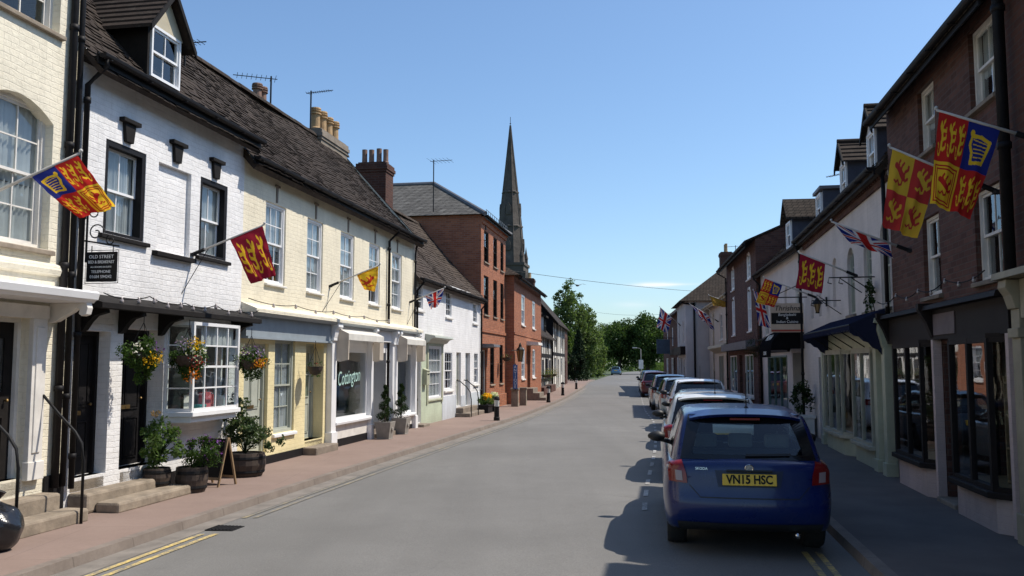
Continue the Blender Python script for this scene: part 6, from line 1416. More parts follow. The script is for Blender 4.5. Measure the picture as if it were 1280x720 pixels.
        panel(sh.lower, hl, 'f', .012, 8).build('headlight', LCLR, r, smooth=True)
        # side trim, door seam and handles
        for yy in (ym + .0, ym + .95): 
            if yy < sh.wind[0] - .1: MB().add(panel(sh.lower, [((yy - .006, .36), (yy + .006, .36)), ((yy - .006, bt - .02), (yy + .006, bt - .02))], sg, .002, 6)).build('door_seam', TRIM, r)
        for yy in (ym - .32, ym + .62): panel(sh.lower, [((yy, bt - .15), (yy + .19, bt - .15)), ((yy, bt - .11), (yy + .19, bt - .11))], sg, .03, 3).build('door_handle', paint, r)
        panel(sh.lower, [((ax[0] + R_ + .04, .24), (ax[1] - R_ - .04, .24)), ((ax[0] + R_ + .04, .34), (ax[1] - R_ - .04, .34))], sg, .012, 8).build('sill_trim', TRIM, r)
        for yy in ax:
            w = MB().lathe([(.2, -.1), (.29, -.1), (.312, -.06), (.315, .06), (.29, .1), (.2, .1)], (sg * (wx - .02), yy, .315), 26, axis='x'); wo_ = w.build('wheel', RUBBER, r, smooth=True)
            rim = MB().lathe([(.0, .06 * sg), (.05, .085 * sg), (.06, .06 * sg)], (sg * (wx - .02), yy, .315), 20, axis='x').lathe([(.19, -.05 * sg), (.2, .09 * sg), (.215, .095 * sg), (.205, .05 * sg)], (sg * (wx - .02), yy, .315), 24, axis='x')
            for k in range(5): a = k * 2 * pi / 5; rim.tube([(sg * (wx + .05), yy + .03 * cos(a), .315 + .03 * sin(a)), (sg * (wx + .055), yy + .2 * cos(a), .315 + .2 * sin(a))], .025, 6)
            rim.build('rim', ALLOY, wo_, smooth=True)
            ar = MB(); n = 16; A = [(yy + R_ * cos(a), .31 + R_ * sin(a)) for a in [pi * i / n for i in range(n + 1)]]
            for (ya, za), (yb_, zb) in zip(A[:-1], A[1:]): ar.face([(sg * (wx - .3), ya, za), (sg * (hw - .07), ya, za), (sg * (hw - .07), yb_, zb), (sg * (wx - .3), yb_, zb)])
            ar.face([(sg * (wx - .3), y_, z_) for y_, z_ in A]); ar.build('wheel_arch', TRIM, r)
    # bumper, plate, tailgate seam, spoiler
    if suv or detail:
        panel(sh.lower, [((-hw * .80, .235), (hw * .80, .235)), ((-hw * .84, .36), (hw * .84, .36))], 'r', .01, 14).build('bumper_trim', TRIM, r, smooth=True)
    zs = .60; seam = panel(sh.lower, [((-hw * .56, zs), (hw * .56, zs)), ((-hw * .56, zs + .011), (hw * .56, zs + .011))], 'r', .003, 14); seam.build('tailgate_seam', TRIM, r)
    for sg in (-1, 1): 
        a, b = sg * hw * .56, sg * hw * .69; panel(sh.lower, [((a - .005, zs), (a + .006, zs)), ((b - .005, bt - .23), (b + .006, bt - .23))], 'r', .003, 6).build('tailgate_seam', TRIM, r)
    sp = MB(); wt = sh.roofw * .93; ys, zs_ = sh.rear[1] - .10, H - .062
    vs = []; n = 12
    for i in range(n + 1):
        x = -wt + 2 * wt * i / n; dz = -.045 * (x / hw) ** 2; dy = .06 * (x / hw) ** 2
        e4 = (x / wt) ** 4; dz -= .03 * e4; vs += [(x, ys - .02 + dy + .06 * e4, zs_ + dz + .012), (x, ys + .26 + dy, zs_ + dz + .06), (x, ys + .28 + dy, zs_ + dz + .02), (x, ys + dy + .06 * e4, zs_ + dz - .018)]
    sp.mesh(vs, [(i * 4 + a, i * 4 + (a + 1) % 4, (i + 1) * 4 + (a + 1) % 4, (i + 1) * 4 + a) for i in range(n) for a in range(4)] + [(0, 1, 2, 3), tuple(n * 4 + a for a in (3, 2, 1, 0))]); so = sp.build('spoiler', paint, r, bev=.006)
    MB().box(-.15, .15, ys + .0, ys + .05, zs_ - .05, zs_ - .03).build('brake_light', LREDm, so)
    pz = bt - .165; py = float(solve(sh.lower, np.array([[0, 1.3, pz]]), np.array([[0, -1., 0]]), 3.)[0, 1])
    pl = MB().box(-.26, .26, -.012, .006, -.056, .056).build('number_plate', PLATEY, r, bev=.004); pl.location = (0, py - .012, pz); pl.rotation_euler = (rad(-7), 0, 0)
    if plate: tm = MB().add(text_mb(plate, .116, 0, .001, .84, .0035)); t_ = tm.build('plate_lettering', BLACK, pl); t_.location = (0, -.0145, 0)
    # seats and headrests seen through the glass
    st = MB()
    for y0 in (1.0, 1.95):
        st.prism([(-.62, y0, .5), (-.62, y0 - .12, 1.0), (-.62, y0 + .02, 1.0), (-.62, y0 + .14, .5)], (1.24 if y0 < 1.5 else .5, 0, 0))
        if y0 > 1.5: st.prism([(.12, y0, .5), (.12, y0 - .12, 1.0), (.12, y0 + .02, 1.0), (.12, y0 + .14, .5)], (.5, 0, 0))
    st.box(-.7, .7, .4, 2.9, .38, .42).box(-.7, .7, 2.45, 2.7, .75, .93); so = st.build('seats', SEAT, r)
    for y0, xs in ((.93, (-.38, 0, .38)), (1.88, (-.37, .37))):
        for x in xs: MB().box(x - .13, x + .13, y0 - .05, y0 + .05, 1.02, 1.17 if y0 < 1.5 else 1.24).build('headrest', SEATL if y0 < 1.5 else SEAT, so, bev=.03)
    if aerial_: a0 = (.05, sh.rear[1] + .28, H - .03); MB().lathe([(.035, 0), (.02, .03), (.006, .05)], a0, 10).tube([a0, (a0[0], a0[1] - .06, a0[2] + .4)], .006, 5).build('aerial', TRIM, r)
    if detail:
        # wiper, badge, lettering, tailgate handle
        zw = zr0 + .01; m = panel(sh.cabin, [((-.02, zw), (.42, zw + .012)), ((-.02, zw + .022), (.42, zw + .028))], 'r', .03, 8); m.build('wiper', TRIM, r)
        zb = bt - .055; yb_ = float(solve(sh.lower, np.array([[0, 1.3, zb]]), np.array([[0, -1., 0]]), 3.)[0, 1]); bd = MB().lathe([(0, -.012), (.038, -.01), (.042, 0), (.042, .02)], (0, 0, 0), 20, axis='y').build('badge', TRIM, r, smooth=True); bd.location = (0, yb_ - .005, zb)
        MB().lathe([(.034, -.0135), (.038, -.016), (.042, -.0135), (.038, -.0115)], (0, 0, 0), 20, axis='y').prism([(-.02, -.013, -.02), (-.008, -.013, -.022), (.012, -.013, .0), (.022, -.013, .022), (-.004, -.013, .016), (-.018, -.013, .0)], (0, -.003, 0)).build('emblem', CHROME, bd)
        lt = text_mb('SKODA', .036, 0, .002).build('model_lettering', CHROME, r); lt.location = (-.46, yb_ + .017, zb - .012); lt.rotation_euler = (rad(-6), 0, rad(-6))
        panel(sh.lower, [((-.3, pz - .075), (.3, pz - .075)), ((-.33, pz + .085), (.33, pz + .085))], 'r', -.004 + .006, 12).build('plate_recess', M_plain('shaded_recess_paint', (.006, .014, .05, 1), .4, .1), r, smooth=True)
        MB().box(-.22, .22, py - .03, py + .02, pz + .075, pz + .095).build('tailgate_handle', TRIM, r, bev=.006)
        MB().tube([(.45, .18, .27), (.45, .02, .25)], .025, 10).build('exhaust_pipe', CHROME, r, smooth=True)
        # white papers and a sill of the boot cover seen through the glass
        MB().box(-.55, .55, .42, .85, .98, .99).build('parcel_shelf', SEAT, r)
    if extra == 'rails':
        for sg in (-1, 1): MB().tube([(sg * sh.roofw * .86, .75, H - .04), (sg * sh.roofw * .86, .9, H + .02), (sg * sh.roofw * .86, 2.0, H + .02), (sg * sh.roofw * .86, 2.15, H - .05)], .014, 6).build('roof_rail', TRIM, r)
    return r
HDG = -rad(10)
def bay_pos(y, off=.98): a, b = xat(DL, y), xat(DL, y + 1); return (a + off, y, camber(a + off, y) - .012), -math.atan2(b - a, 1)
blue = make_car('dark blue hatchback parked nearest on the right, yellow number plate VN15 HSC', M_carpaint('deep_blue_paint', (.003, .0145, .095, 1), .0, .28, .4), (2.34, 8.8, .005), -rad(9.5), CarShape(W=1.68), 1, plate='VN15 HSC')
p, a = bay_pos(14.2, 1.08); make_car('cream white hatchback parked directly in front of the blue hatchback', M_carpaint('cream_white_paint', (.72, .70, .64, 1), 0, .3), p, a, CarShape(H=1.43, W=1.72, belt=.93), 0)
p, a = bay_pos(19.4, 1.2); make_car('low dark grey car between the cream hatchback and the white hatchback', M_carpaint('dark_grey_paint', (.03, .034, .042, 1), .4, .3), p, a, CarShape(H=1.34, W=1.72, belt=.88), 0, aerial_=False)
p, a = bay_pos(24.6, 1.25); make_car('white crossover with dark rear glass and red tail lights, fourth parked car', M_carpaint('bright_white_paint', (.80, .80, .80, 1), 0, .28), p, a, CarShape(H=1.5, W=1.8, belt=1.0, rear=(.12, .52), roofw=.62), 0, tail='high', glass=PRIV, suv=True)
p, a = bay_pos(30.4, 1.15); make_car('grey blue hatchback with bright silver mirror beyond the white crossover', M_carpaint('grey_blue_paint', (.30, .35, .38, 1), .5, .3), p, a, CarShape(H=1.45), 0)
p, a = bay_pos(36, 1.1); make_car('silver blue estate second beyond the white crossover', M_carpaint('silver_blue_paint', (.40, .45, .48, 1), .6, .3), p, a, CarShape(H=1.49, L=4.3, wind=(3.1, 2.4)), 0, aerial_=False)
p, a = bay_pos(50, .85); make_car('dark red hatchback with pale pinkish roof farther along the parked row', M_carpaint('dark_red_paint', (.10, .02, .025, 1), .3, .3), p, a, CarShape(H=1.5), 0, roofm=M_carpaint('pink_silver_paint', (.42, .30, .33, 1), .4, .3), glass=PRIV)
p, a = bay_pos(58, .95); make_car('pale blue estate at the far end of the parked row', M_carpaint('pale_blue_paint', (.22, .30, .36, 1), .4, .3), p, a, CarShape(H=1.5, L=4.3, wind=(3.1, 2.4)), 0, extra='rails')
c = make_car('small blue car driving away in the distance near the trees', M_carpaint('mid_blue_paint', (.10, .20, .30, 1), .4, .3), (17.6, 150, .03), -rad(9), CarShape(), 0, group='cars on the road'); c.name = 'car'
# ================================================================== PLANTS AND SMALL THINGS
PET = {n: M_leaf(n + '_petals', [c, sc(c, 1.3)], 9, .4) for n, c in dict(yellow=(.75, .42, .02, 1), orange=(.70, .20, .02, 1), purple=(.16, .05, .26, 1), lilac=(.38, .28, .48, 1), white=(.65, .62, .55, 1), red=(.35, .03, .04, 1)).items()}
LEAFB = M_leaf('bright_leaves', [(.05, .10, .025, 1), (.11, .18, .05, 1), (.17, .24, .09, 1)], 4, .4)
def basket(p, rz, label, flowers, r=.2, hang=.42, leaf=None, nleaf=2800, trail=.25):
    R = thing('hanging_basket', label, 'flower basket', p, rz)
    MB().lathe([(.02, -.16), (r * .6, -.13), (r * .9, -.05), (r, .02), (r * .93, .02), (0, -.02)], (0, 0, 0), 14).build('basket', WOOD_D, R)
    ch = MB()
    for k in range(3): a = k * 2.1 + .3; ch.tube([(r * .95 * cos(a), r * .95 * sin(a), .02), (0, 0, hang)], .005, 4)
    ch.tube([(0, 0, hang), (0, 0, hang + .12)], .006, 5); ch.build('chain', IRON, R)
    pts = np.concatenate([clumpy(nleaf, (0, 0, .0), (r * 1.5, r * 1.5, r * 1.25), 24, .38), clumpy(nleaf // 3, (0, 0, -.16), (r * 1.0, r * 1.0, trail), 10, .3)])
    leaf_mb(pts, .034).build('foliage', leaf or LEAF_MIX, R)
    for nm, n, (dx, dy, dz), s_ in flowers: leaf_mb(blob_pts(int(n * 1.1), (dx * r, dy * r, dz * r), (s_ * r * 1.5, s_ * r * 1.5, s_ * r * 1.3), .1), .038).build('flowers', PET[nm], R)
    return R
basket(L1.w(-6.3, -.48, 2.06), L1.rz, 'green trailing hanging basket by the guest house door with a few yellow flowers', [('yellow', 110, (-.5, -1.0, -.3), .5), ('purple', 25, (-.4, -1.2, .3), .4), ('white', 30, (-.9, -.3, .4), .4)], .2)
basket(L1.w(-5.2, -.5, 2.03), L1.rz, 'hanging basket with yellow and orange flowers in front of the bay window', [('yellow', 80, (-.3, -.7, .95), .45), ('lilac', 60, (-.7, -.2, .9), .5), ('orange', 70, (-.5, -.6, -1.3), .45), ('white', 50, (-.6, -.9, .2), .55), ('red', 40, (-.5, -1.0, -.4), .5)], .2, trail=.32)
basket(L1.w(-3.25, -.5, 1.98), L1.rz, 'hanging basket with orange and purple flowers at the right corner of the white guest house', [('orange', 70, (-.4, -1.0, -.3), .5), ('yellow', 60, (-.4, -1.0, 0), .45), ('lilac', 50, (-.3, -.9, .6), .5), ('white', 40, (-.8, .2, .7), .6), ('purple', 45, (-.7, -.5, .6), .7)], .19)
basket(L2.w(-.05, -.3, 1.86), L2.rz, 'small dark empty-looking hanging basket beside the cream shop door', [('red', 6, (0, 0, .4), .4)], .16, nleaf=120, trail=.05)
basket(L4.w(21.2, -.35, 2.2), L4.rz, 'dark hanging basket on the tall red brick house', [('white', 6, (0, 0, .3), .5)], .2, nleaf=200)
basket(R3.w(-6.4, -.5, 2.5), R3.rz, 'dark hanging basket above the teal shopfront on the right', [('purple', 10, (0, 0, .3), .6)], .3, nleaf=700, leaf=LEAF_DK)
for x, lb in ((1.8, 'hanging basket of pale flowers nearest on the timbered cottage'), (6.4, 'hanging basket of pale flowers at the far door of the timbered cottage')):
    basket(L6a.w(x, -.5, 1.25), L6a.rz, lb, [('yellow', 60, (0, -.4, .4), .8), ('white', 40, (.3, -.3, .6), .7)], .34, nleaf=700, trail=.5, leaf=LEAFB)
def barrel(p, r, h, label, name='barrel_planter'):
    R = thing(name, label, 'planter', p); pf = [(r * .82, 0), (r * .95, h * .3), (r, h * .5), (r * .97, h * .8), (r * .93, h), (r * .84, h), (r * .82, h * .9), (0, h * .9)]
    MB().lathe(pf, (0, 0, 0), 20).build('barrel', WOOD_D, R); hp = MB()
    for q in (.2, .78): hp.lathe([(r * (.93 if q < .5 else .985), h * q - .02), (r * (.96 if q < .5 else 1.0), h * q), (r * (.95 if q < .5 else .985), h * q + .03)], (0, 0, 0), 20)
    hp.build('hoop', IRON, R); MB().lathe([(0, h * .9), (r * .8, h * .92), (0, h * .96)], (0, 0, 0), 12).build('soil', SOIL, R); return R
def stems(pts, base, n=14, r=.006):
    m = MB()
    for q in pts[rng.choice(len(pts), n)]: m.tube([base, (base[0] * .6 + q[0] * .4, base[1] * .6 + q[1] * .4, base[2] * .4 + q[2] * .6), tuple(q)], r, 4)
    return m
px = L1.w(-5.05, -.52, G); R = barrel(px, .23, .36, 'wooden half barrel with lavender by the guest house steps')
pt = clumpy(2200, (.12, 0, .56), (.36, .3, .3), 26, .28); leaf_mb(pt, .035).build('foliage', LEAF_MIX, R); leaf_mb(clumpy(110, (.2, -.02, .66), (.36, .3, .26), 22, .2), .036).build('flowers', PET['purple'], R); stems(pt, (0, 0, .34)).build('stem', LEAF_DK, R)
px = L1.w(-5.42, -.2, G + .12); R = barrel(px, .19, .26, 'dark tub of pale green hydrangea beside the bay window')
pt = clumpy(1500, (.05, 0, .6), (.36, .3, .38), 24, .3); leaf_mb(pt, .062).build('foliage', LEAFB, R); leaf_mb(blob_pts(60, (0, -.1, 1.02), (.07, .07, .05), .3), .035).build('flowers', M_leaf('buff_petals', [(.45, .28, .12, 1), (.55, .36, .2, 1)], 9), R); stems(pt, (0, 0, .3)).build('stem', LEAF_DK, R)
px = L2.w(-3.2, -.42, G); R = barrel(px, .33, .38, 'large dark tub with tall grey-green shrub by the grey door')
pt = np.concatenate([clumpy(2600, (-.05, .05, .72), (.44, .38, .34), 30, .26), clumpy(1100, (-.18, .05, 1.05), (.28, .25, .34), 20, .26), clumpy(260, (.45, -.05, .6), (.22, .2, .3), 8, .3)]); leaf_mb(pt, .05).build('foliage', M_leaf('grey_green_leaves', [(.025, .05, .02, 1), (.07, .10, .045, 1), (.13, .16, .09, 1)], 4), R); stems(pt, (0, 0, .36), 24).build('stem', LEAF_DK, R)
# spiral topiary pair
def topiary(p, label):
    R = thing('spiral_topiary', label, 'topiary', p, L2.rz, 'spiral topiary trees by the shop door')
    MB().pz([(-.16, -.16), (.16, -.16), (.16, .16), (-.16, .16)], 0, .02).mesh([(-.15, -.15, .02), (.15, -.15, .02), (.15, .15, .02), (-.15, .15, .02), (-.21, -.21, .42), (.21, -.21, .42), (.21, .21, .42), (-.21, .21, .42), (-.17, -.17, .42), (.17, -.17, .42), (.17, .17, .42), (-.17, .17, .42), (-.16, -.16, .37), (.16, -.16, .37), (.16, .16, .37), (-.16, .16, .37)],
        [(0, 1, 5, 4), (1, 2, 6, 5), (2, 3, 7, 6), (3, 0, 4, 7), (4, 5, 9, 8), (5, 6, 10, 9), (6, 7, 11, 10), (7, 4, 8, 11), (8, 9, 13, 12), (9, 10, 14, 13), (10, 11, 15, 14), (11, 8, 12, 15), (12, 13, 14, 15)]).lathe([(.05, -.185), (.06, -.2), (.05, -.21)], (0, 0, .24), 10, axis='y').build('pot', M_plain('grey_stone_planter', (.27, .25, .22, 1), .8, .2, 6, .3, 40), R, bev=.008)
    MB().tube([(0, 0, .37), (.01, 0, .8), (0, 0, 1.25)], [.02, .015, .01], 6).build('trunk', WOOD_D, R)
    P = []
    for i in range(90):
        q = i / 89; a = q * 2 * pi * 3.2; rr = .115 * (1 - q) + .015; P.append(blob_pts(34, (rr * cos(a), rr * sin(a), .48 + q * .82), np.array((1, 1, .8)) * (.125 * (1 - q * .62)), .55))
    leaf_mb(np.concatenate(P), .034).build('crown', LEAF_DK, R)
topiary(L2.w(4.12, -.42, G), 'spiral clipped box tree in a square pot left of the shop door'); topiary(L2.w(5.66, -.36, G), 'spiral clipped box tree in a square pot right of the shop door')
# A-board
R = thing('chalk_board', 'folding wooden chalk board standing between the two barrel planters', 'sign board', L1.w(-4.32, -.5, G), L1.rz + rad(78)); m = MB(); H_ = .72
for y0 in (-.2, .2):
    for x in (-.22, .22): m.prism([(x - .016, y0 - .012, 0), (x + .016, y0 - .012, 0), (x + .016, y0 + .012, 0), (x - .016, y0 + .012, 0)], (0, -y0 * .95, H_))
    m.prism([(-.2, y0 * .86, .1), (.2, y0 * .86, .1), (.2, y0 * .86 + .02, .1), (-.2, y0 * .86 + .02, .1)], (0, -y0 * .06, .04))
m.build('frame', WOOD_L, R); b_ = MB()
for s_ in (-1, 1): b_.prism([(-.2, s_ * .168, .14), (.2, s_ * .168, .14), (.2, s_ * .03, .7), (-.2, s_ * .03, .7)], (0, s_ * .012, 0))
b_.build('board', BLACK, R)
# rubbish sack
n1, n2 = 26, 30; m = MB(); vs = []
for i in range(n1 + 1):
    v = i / n1; z = .5 * v; rr = .27 * (sin(pi * min(v * .9 + .12, 1)) ** .55) * (1 if v < .8 else 1 - (v - .8) * 3.6); rr = max(rr, .025)
    for j in range(n2): a = 2 * pi * j / n2; k = 1 + .04 * sin(5 * a + 7 * v) + .02 * sin(9 * a - 11 * v + 1) + .02 * sin(3 * a + 17 * v); vs.append((rr * k * cos(a), rr * k * sin(a), z + .015 * sin(4 * a)))
m.mesh(vs, [(i * n2 + j, i * n2 + (j + 1) % n2, (i + 1) * n2 + (j + 1) % n2, (i + 1) * n2 + j) for i in range(n1) for j in range(n2)] + [tuple(reversed(range(n2)))])
def M_bag():
    t = NT('black_polythene'); c = t.co(); n = t.bump(t.noise(c, 6, 4, .6), .6, .04); return t.done((.012, .012, .014, 1), .22, n)
R = thing('rubbish_sack', 'shiny black rubbish sack at the foot of the cream house steps', 'bin bag', L0.w(-9.1, -.72, G)); m.build('sack', M_bag(), R, smooth=True); MB().tube([(0, 0, .44), (.02, .01, .5), (.05, .02, .58)], [.03, .02, .05], 8).build('tied_neck', M_bag(), R)
# planters by the cottage
for x, y, lb, fl in ((16.0, -.5, 'black trough of yellow and green plants by the cottage end', 'yellow'), (17.1, -.55, 'small tub of white flowers beside the brick house door', 'white')):
    R = thing('planter_box', lb, 'planter', L3.w(x, y, .08), L3.rz); MB().box(-.42, .42, -.18, .18, 0, .3).box(-.45, .45, -.21, .21, .26, .32).build('trough', BLACK, R, bev=.01)
    leaf_mb(clumpy(900, (0, 0, .48), (.5, .32, .28), 18, .3), .07).build('foliage', LEAFB, R); leaf_mb(blob_pts(500, (0, -.05, .62), (.3, .2, .14), .0), .08).build('flowers', PET[fl], R)
R = thing('potted_shrub', 'dark potted shrub at the restaurant doorway on the right', 'plant', R2.w(-7.9, -.25, .09), R2.rz); MB().mesh([], []).box(-.28, .28, -.28, .28, 0, .5).box(-.31, .31, -.31, .31, .46, .53).build('pot', WPAINT_D, R, bev=.01); leaf_mb(clumpy(900, (0, 0, .95), (.38, .38, .5), 20, .3), .07).build('foliage', LEAF_DK, R)
R = thing('window_plant', 'straggly climbing plant on the white wall by the arched window on the right', 'plant', R2.w(-.75, .05, 2.85), R2.rz); leaf_mb(clumpy(260, (0, -.08, .3), (.25, .14, .4), 12, .3), .06).build('foliage', LEAF_DK, R); MB().tube([(0, 0, 0), (.02, -.05, .3), (-.05, -.08, .6)], .01, 5).build('stem', WOOD_D, R)

# ================================================================== TREES
BARK = M_plain('bark', (.07, .055, .04, 1), .9, .35, 4, .6, 10, dist=.03)
T_DK = M_leaf('dark_tree_leaves', [(.03, .055, .016, 1), (.06, .10, .026, 1), (.10, .15, .04, 1)], .25, .3)
T_MID = M_leaf('mid_tree_leaves', [(.045, .08, .02, 1), (.09, .14, .035, 1), (.13, .19, .055, 1)], .3, .35)
T_WIL = M_leaf('birch_leaves', [(.06, .09, .03, 1), (.12, .165, .06, 1), (.19, .235, .10, 1)], .5, .45)
T_CON = M_leaf('conifer_leaves', [(.008, .018, .009, 1), (.02, .036, .016, 1)], .6, .15)
T_COP = M_leaf('copper_leaves', [(.06, .025, .015, 1), (.13, .055, .025, 1)], .5, .3)
def tree(x, y, h, w, label, mat, kind='round', n=9000, leaf=.28, trunk=.2, name='tree', lobes=40, low=.12, group='trees beyond the end of the street'):
    r = thing(name, label, 'tree', (x, y, -.02), random.random() * 6, group); tr = MB(); tr.tube([(0, 0, 0), (.1, 0, h * .3), (-.05, .1, h * .6), (.05, 0, h * .85)], [trunk, trunk * .75, trunk * .45, trunk * .15], 9)
    tips = []
    for i in range(10):
        a = i * 2.4; z0 = h * (.2 + .055 * i); L = w * .4 * random.uniform(.7, 1.1); p1 = (L * .5 * cos(a), L * .5 * sin(a), z0 + h * .09); p2 = (L * cos(a), L * sin(a), z0 + h * .15); tr.tube([(0, 0, z0), p1, p2], [trunk * .4, trunk * .25, trunk * .1], 6); tips.append(p2)
    tr.build('trunk', BARK, r); hz = h * (1 - low) / 2; c = (0, 0, h * low + hz); P = []
    if kind == 'round': P.append(clumpy(n, c, (w / 2, w / 2, hz), lobes, .27, .5))
    elif kind == 'cone':
        for i in range(lobes): q = (i + .5) / lobes; rr = w / 2 * (1 - q) ** .75 + .1; P.append(blob_pts(n // lobes, (rr * .3 * cos(i * 2.4), rr * .3 * sin(i * 2.4), h * (low + (1 - low) * q)), (rr, rr, h / lobes * 2.2), .35))
    else:   # weeping: clumps with hanging tresses
        for q in blob_pts(lobes, c, (w / 2 * .8, w / 2 * .8, hz * .92), .3):
            s_ = random.uniform(.3, .85); P.append(blob_pts(n // lobes // 2, q, (s_, s_, s_ * .8), .2)); k = n // lobes // 2; t_ = rng.uniform(0, 1, k) ** .7
            for e in range(3): a = random.random() * 6.28; kk = k // 3; tt = rng.uniform(0, 1, kk); P.append(np.stack([q[0] + s_ * .8 * cos(a) + rng.normal(0, .14, kk), q[1] + s_ * .8 * sin(a) + rng.normal(0, .14, kk), np.maximum(q[2] - tt * h * .22, .3)], 1))
    leaf_mb(np.concatenate(P), leaf, .4).build('crown', mat, r); return r
tree(7.1, 112, 13.2, 5.6, 'tallest feathery birch on the left above the timbered roofs', T_WIL, 'weep', 16000, .26, .2, 'birch_tree', 85, .1)
tree(9.6, 114, 10.3, 4.4, 'second drooping birch just right of the tallest one', T_WIL, 'weep', 12000, .26, .18, 'birch_tree', 66, .08)
tree(12.2, 126, 8.2, 3.0, 'slender drooping birch nearest the middle of the view', T_WIL, 'weep', 6000, .3, .14, 'birch_tree', 40, .05)
tree(5.6, 100, 7.2, 3.4, 'bright green leafy tree behind the timbered house roof', T_MID, 'round', 5000, .28, .15, 'tree', 30)
tree(7.4, 98, 5.6, 2.2, 'dark narrow conifer in front of the birches', T_CON, 'cone', 5000, .22, .12, 'conifer_tree', 30, .02)
tree(6.5, 91, 3.4, 2.6, 'clipped dark round bush tree at the left pavement end', T_CON, 'round', 4000, .2, .12, 'bush_tree', 24, .05)
tree(13.6, 136, 5.0, 2.2, 'small copper leaved tree left of the far road', T_COP, 'round', 2500, .25, .12, 'copper_tree', 18)
tree(20.2, 166, 11.0, 10., 'dark rounded tree on the left of the big pair over the road', T_DK, 'round', 15000, .42, .4, 'chestnut_tree', 60, .08)
tree(25.2, 164, 12.2, 11., 'large dense rounded tree on the right of the big pair over the road', T_DK, 'round', 18000, .42, .45, 'chestnut_tree', 70, .06)
tree(21.2, 114, 7.6, 5.4, 'lighter green tree beside the far brick pub', T_MID, 'round', 7000, .3, .2, 'tree', 34, .06)
tree(36., 175, 10.5, 7., 'tree partly behind the far brick pub', T_MID, 'round', 6000, .4, .25, 'tree', 30, .06)
tree(14.6, 160, 4.2, 5., 'low bushy tree under the big trees by the far road', T_MID, 'round', 4000, .35, .15, 'bush_tree', 26, .0)
tree(11.4, 150, 4.6, 6., 'broad dark bush at the left bend of the far road', T_DK, 'round', 4000, .35, .15, 'bush_tree', 26, .0)
tree(8.6, 128, 3.4, 4., 'small leafy bush below the birches', T_MID, 'round', 3000, .3, .12, 'bush_tree', 20, .0)
h = leaf_mb(np.concatenate([np.stack([rng.uniform(-.9, .9, 9000), rng.uniform(-9, 9, 9000), rng.uniform(0, 2.0, 9000) + .12 * np.sin(rng.uniform(0, 9, 9000))], 1)]), .17).build('hedge', T_MID); h.location = (18.6, 108, 0); h.rotation_euler = (0, 0, -rad(10)); tag(h, 'bright green clipped hedge behind the parked cars at the far right', 'hedge')
n_ = 26000; wx_ = rng.uniform(-130, 190, n_); wz_ = rng.uniform(0, 1, n_); hh = 5.5 + 2.2 * np.sin(wx_ * .13) + 1.6 * np.sin(wx_ * .41 + 1) + rng.normal(0, .4, n_)
w_ = leaf_mb(np.stack([wx_, 245 + rng.uniform(-9, 9, n_), wz_ * hh], 1), .9).build('far_woodland', T_DK); tag(w_, 'dark line of woodland far beyond the end of the street', 'woodland', kind='stuff')

# ================================================================== LIGHT, SKY, CAMERA
EL, AZ = 56., 79.            # sun height and compass direction (clockwise from the viewing axis)
w = bpy.data.worlds.new('World'); SC.world = w; w.use_nodes = True; nt = w.node_tree; bg = nt.nodes['Background']
sky = nt.nodes.new('ShaderNodeTexSky'); sky.sky_type = 'NISHITA'; sky.sun_disc = False; sky.sun_elevation = rad(EL); sky.sun_rotation = rad(AZ); sky.altitude = 0; sky.air_density = 1.0; sky.dust_density = .8; sky.ozone_density = 2.2
# two thin wisps of cloud low over the trees
tc = nt.nodes.new('ShaderNodeTexCoord'); sp = nt.nodes.new('ShaderNodeSeparateXYZ'); nt.links.new(tc.outputs['Generated'], sp.inputs[0])
def M_(op, a, b=None):
    x = nt.nodes.new('ShaderNodeMath'); x.operation = op
    for i, q in enumerate((a, b)):
        if q is None: continue
        if isinstance(q, (int, float)): x.inputs[i].default_value = q
        else: nt.links.new(q, x.inputs[i])
    return x.outputs[0]
az = M_('ARCTAN2', sp.outputs[0], sp.outputs[1]); nz = nt.nodes.new('ShaderNodeTexNoise'); nz.inputs['Scale'].default_value = 26; nz.inputs['Detail'].default_value = 5
mp = nt.nodes.new('ShaderNodeMapping'); mp.inputs['Scale'].default_value = (1, 1, 7); nt.links.new(tc.outputs['Generated'], mp.inputs[0]); nt.links.new(mp.outputs[0], nz.inputs['Vector'])
tot = None
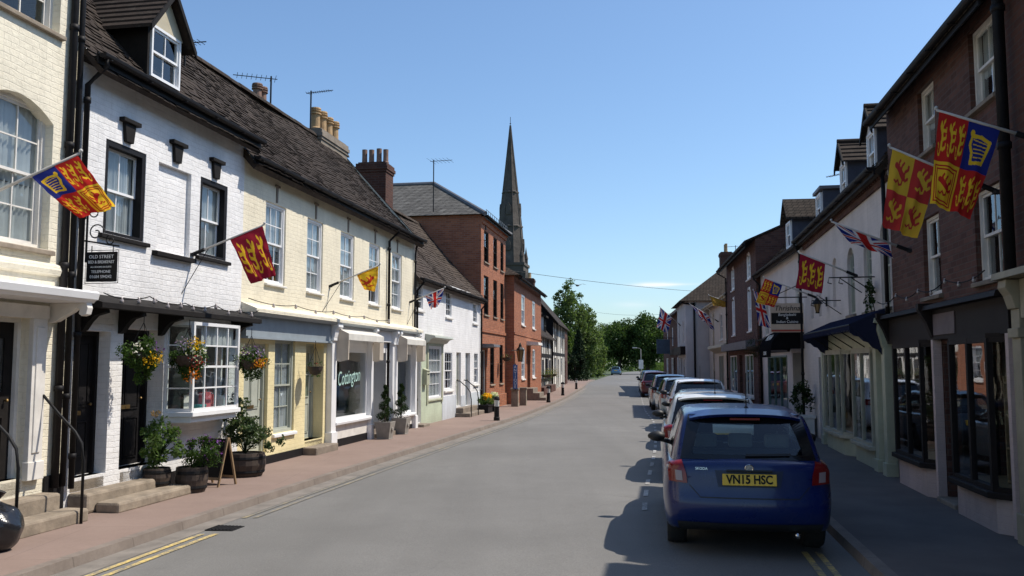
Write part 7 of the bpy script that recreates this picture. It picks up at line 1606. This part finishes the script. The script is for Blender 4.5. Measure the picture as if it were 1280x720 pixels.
for a0, e0, aw, ew, k in ((.1605, .0885, .022, .0026, 1.0), (.1365, .0665, .018, .0035, .32), (.175, .0885, .03, .0012, .5)):
    d = M_('ADD', M_('POWER', M_('DIVIDE', M_('SUBTRACT', az, a0), aw), 2.), M_('POWER', M_('DIVIDE', M_('SUBTRACT', sp.outputs[2], e0), ew), 2.)); g_ = M_('MULTIPLY', M_('EXPONENT', M_('MULTIPLY', d, -1.)), k); tot = g_ if tot is None else M_('ADD', tot, g_)
fac = M_('MINIMUM', M_('MULTIPLY', tot, M_('ADD', M_('MULTIPLY', nz.outputs['Fac'], 1.3), .2)), .9)
mx = nt.nodes.new('ShaderNodeMix'); mx.data_type = 'RGBA'; nt.links.new(fac, mx.inputs[0]); tn = nt.nodes.new('ShaderNodeMix'); tn.data_type = 'RGBA'; tn.blend_type = 'MULTIPLY'; tn.inputs[0].default_value = 1; nt.links.new(sky.outputs[0], tn.inputs[6]); tn.inputs[7].default_value = (.88, 1.0, 1.08, 1)
nt.links.new(tn.outputs[2], mx.inputs[6]); mx.inputs[7].default_value = (6.2, 6.5, 6.8, 1); nt.links.new(mx.outputs[2], bg.inputs[0]); bg.inputs[1].default_value = .15
sd = bpy.data.lights.new('sun', 'SUN'); sd.energy = 5.; sd.angle = rad(.5); sd.color = (1., .92, .81); so_ = bpy.data.objects.new('sun', sd); COL.objects.link(so_)
dirv = Vector((sin(rad(AZ)) * cos(rad(EL)), cos(rad(AZ)) * cos(rad(EL)), sin(rad(EL)))); so_.rotation_euler = dirv.to_track_quat('Z', 'Y').to_euler(); so_.location = dirv * 60
cd = bpy.data.cameras.new('camera'); cd.sensor_width = 36; cd.lens = 1100 / 1280 * 36; cd.clip_end = 2000; cam = bpy.data.objects.new('camera', cd); COL.objects.link(cam); cam.location = (0, 0, 1.93); cam.rotation_euler = (rad(90) + math.atan(95 / 1100), 0, 0); SC.camera = cam
SC.view_settings.view_transform = 'Standard'; SC.view_settings.look = 'None'; SC.view_settings.gamma = 1; SC.view_settings.exposure = .1; SC.render.resolution_x = 1024; SC.render.resolution_y = 576
SC.cycles.max_bounces = 8; SC.cycles.transparent_max_bounces = 16; SC.cycles.caustics_reflective = False; SC.cycles.caustics_refractive = False
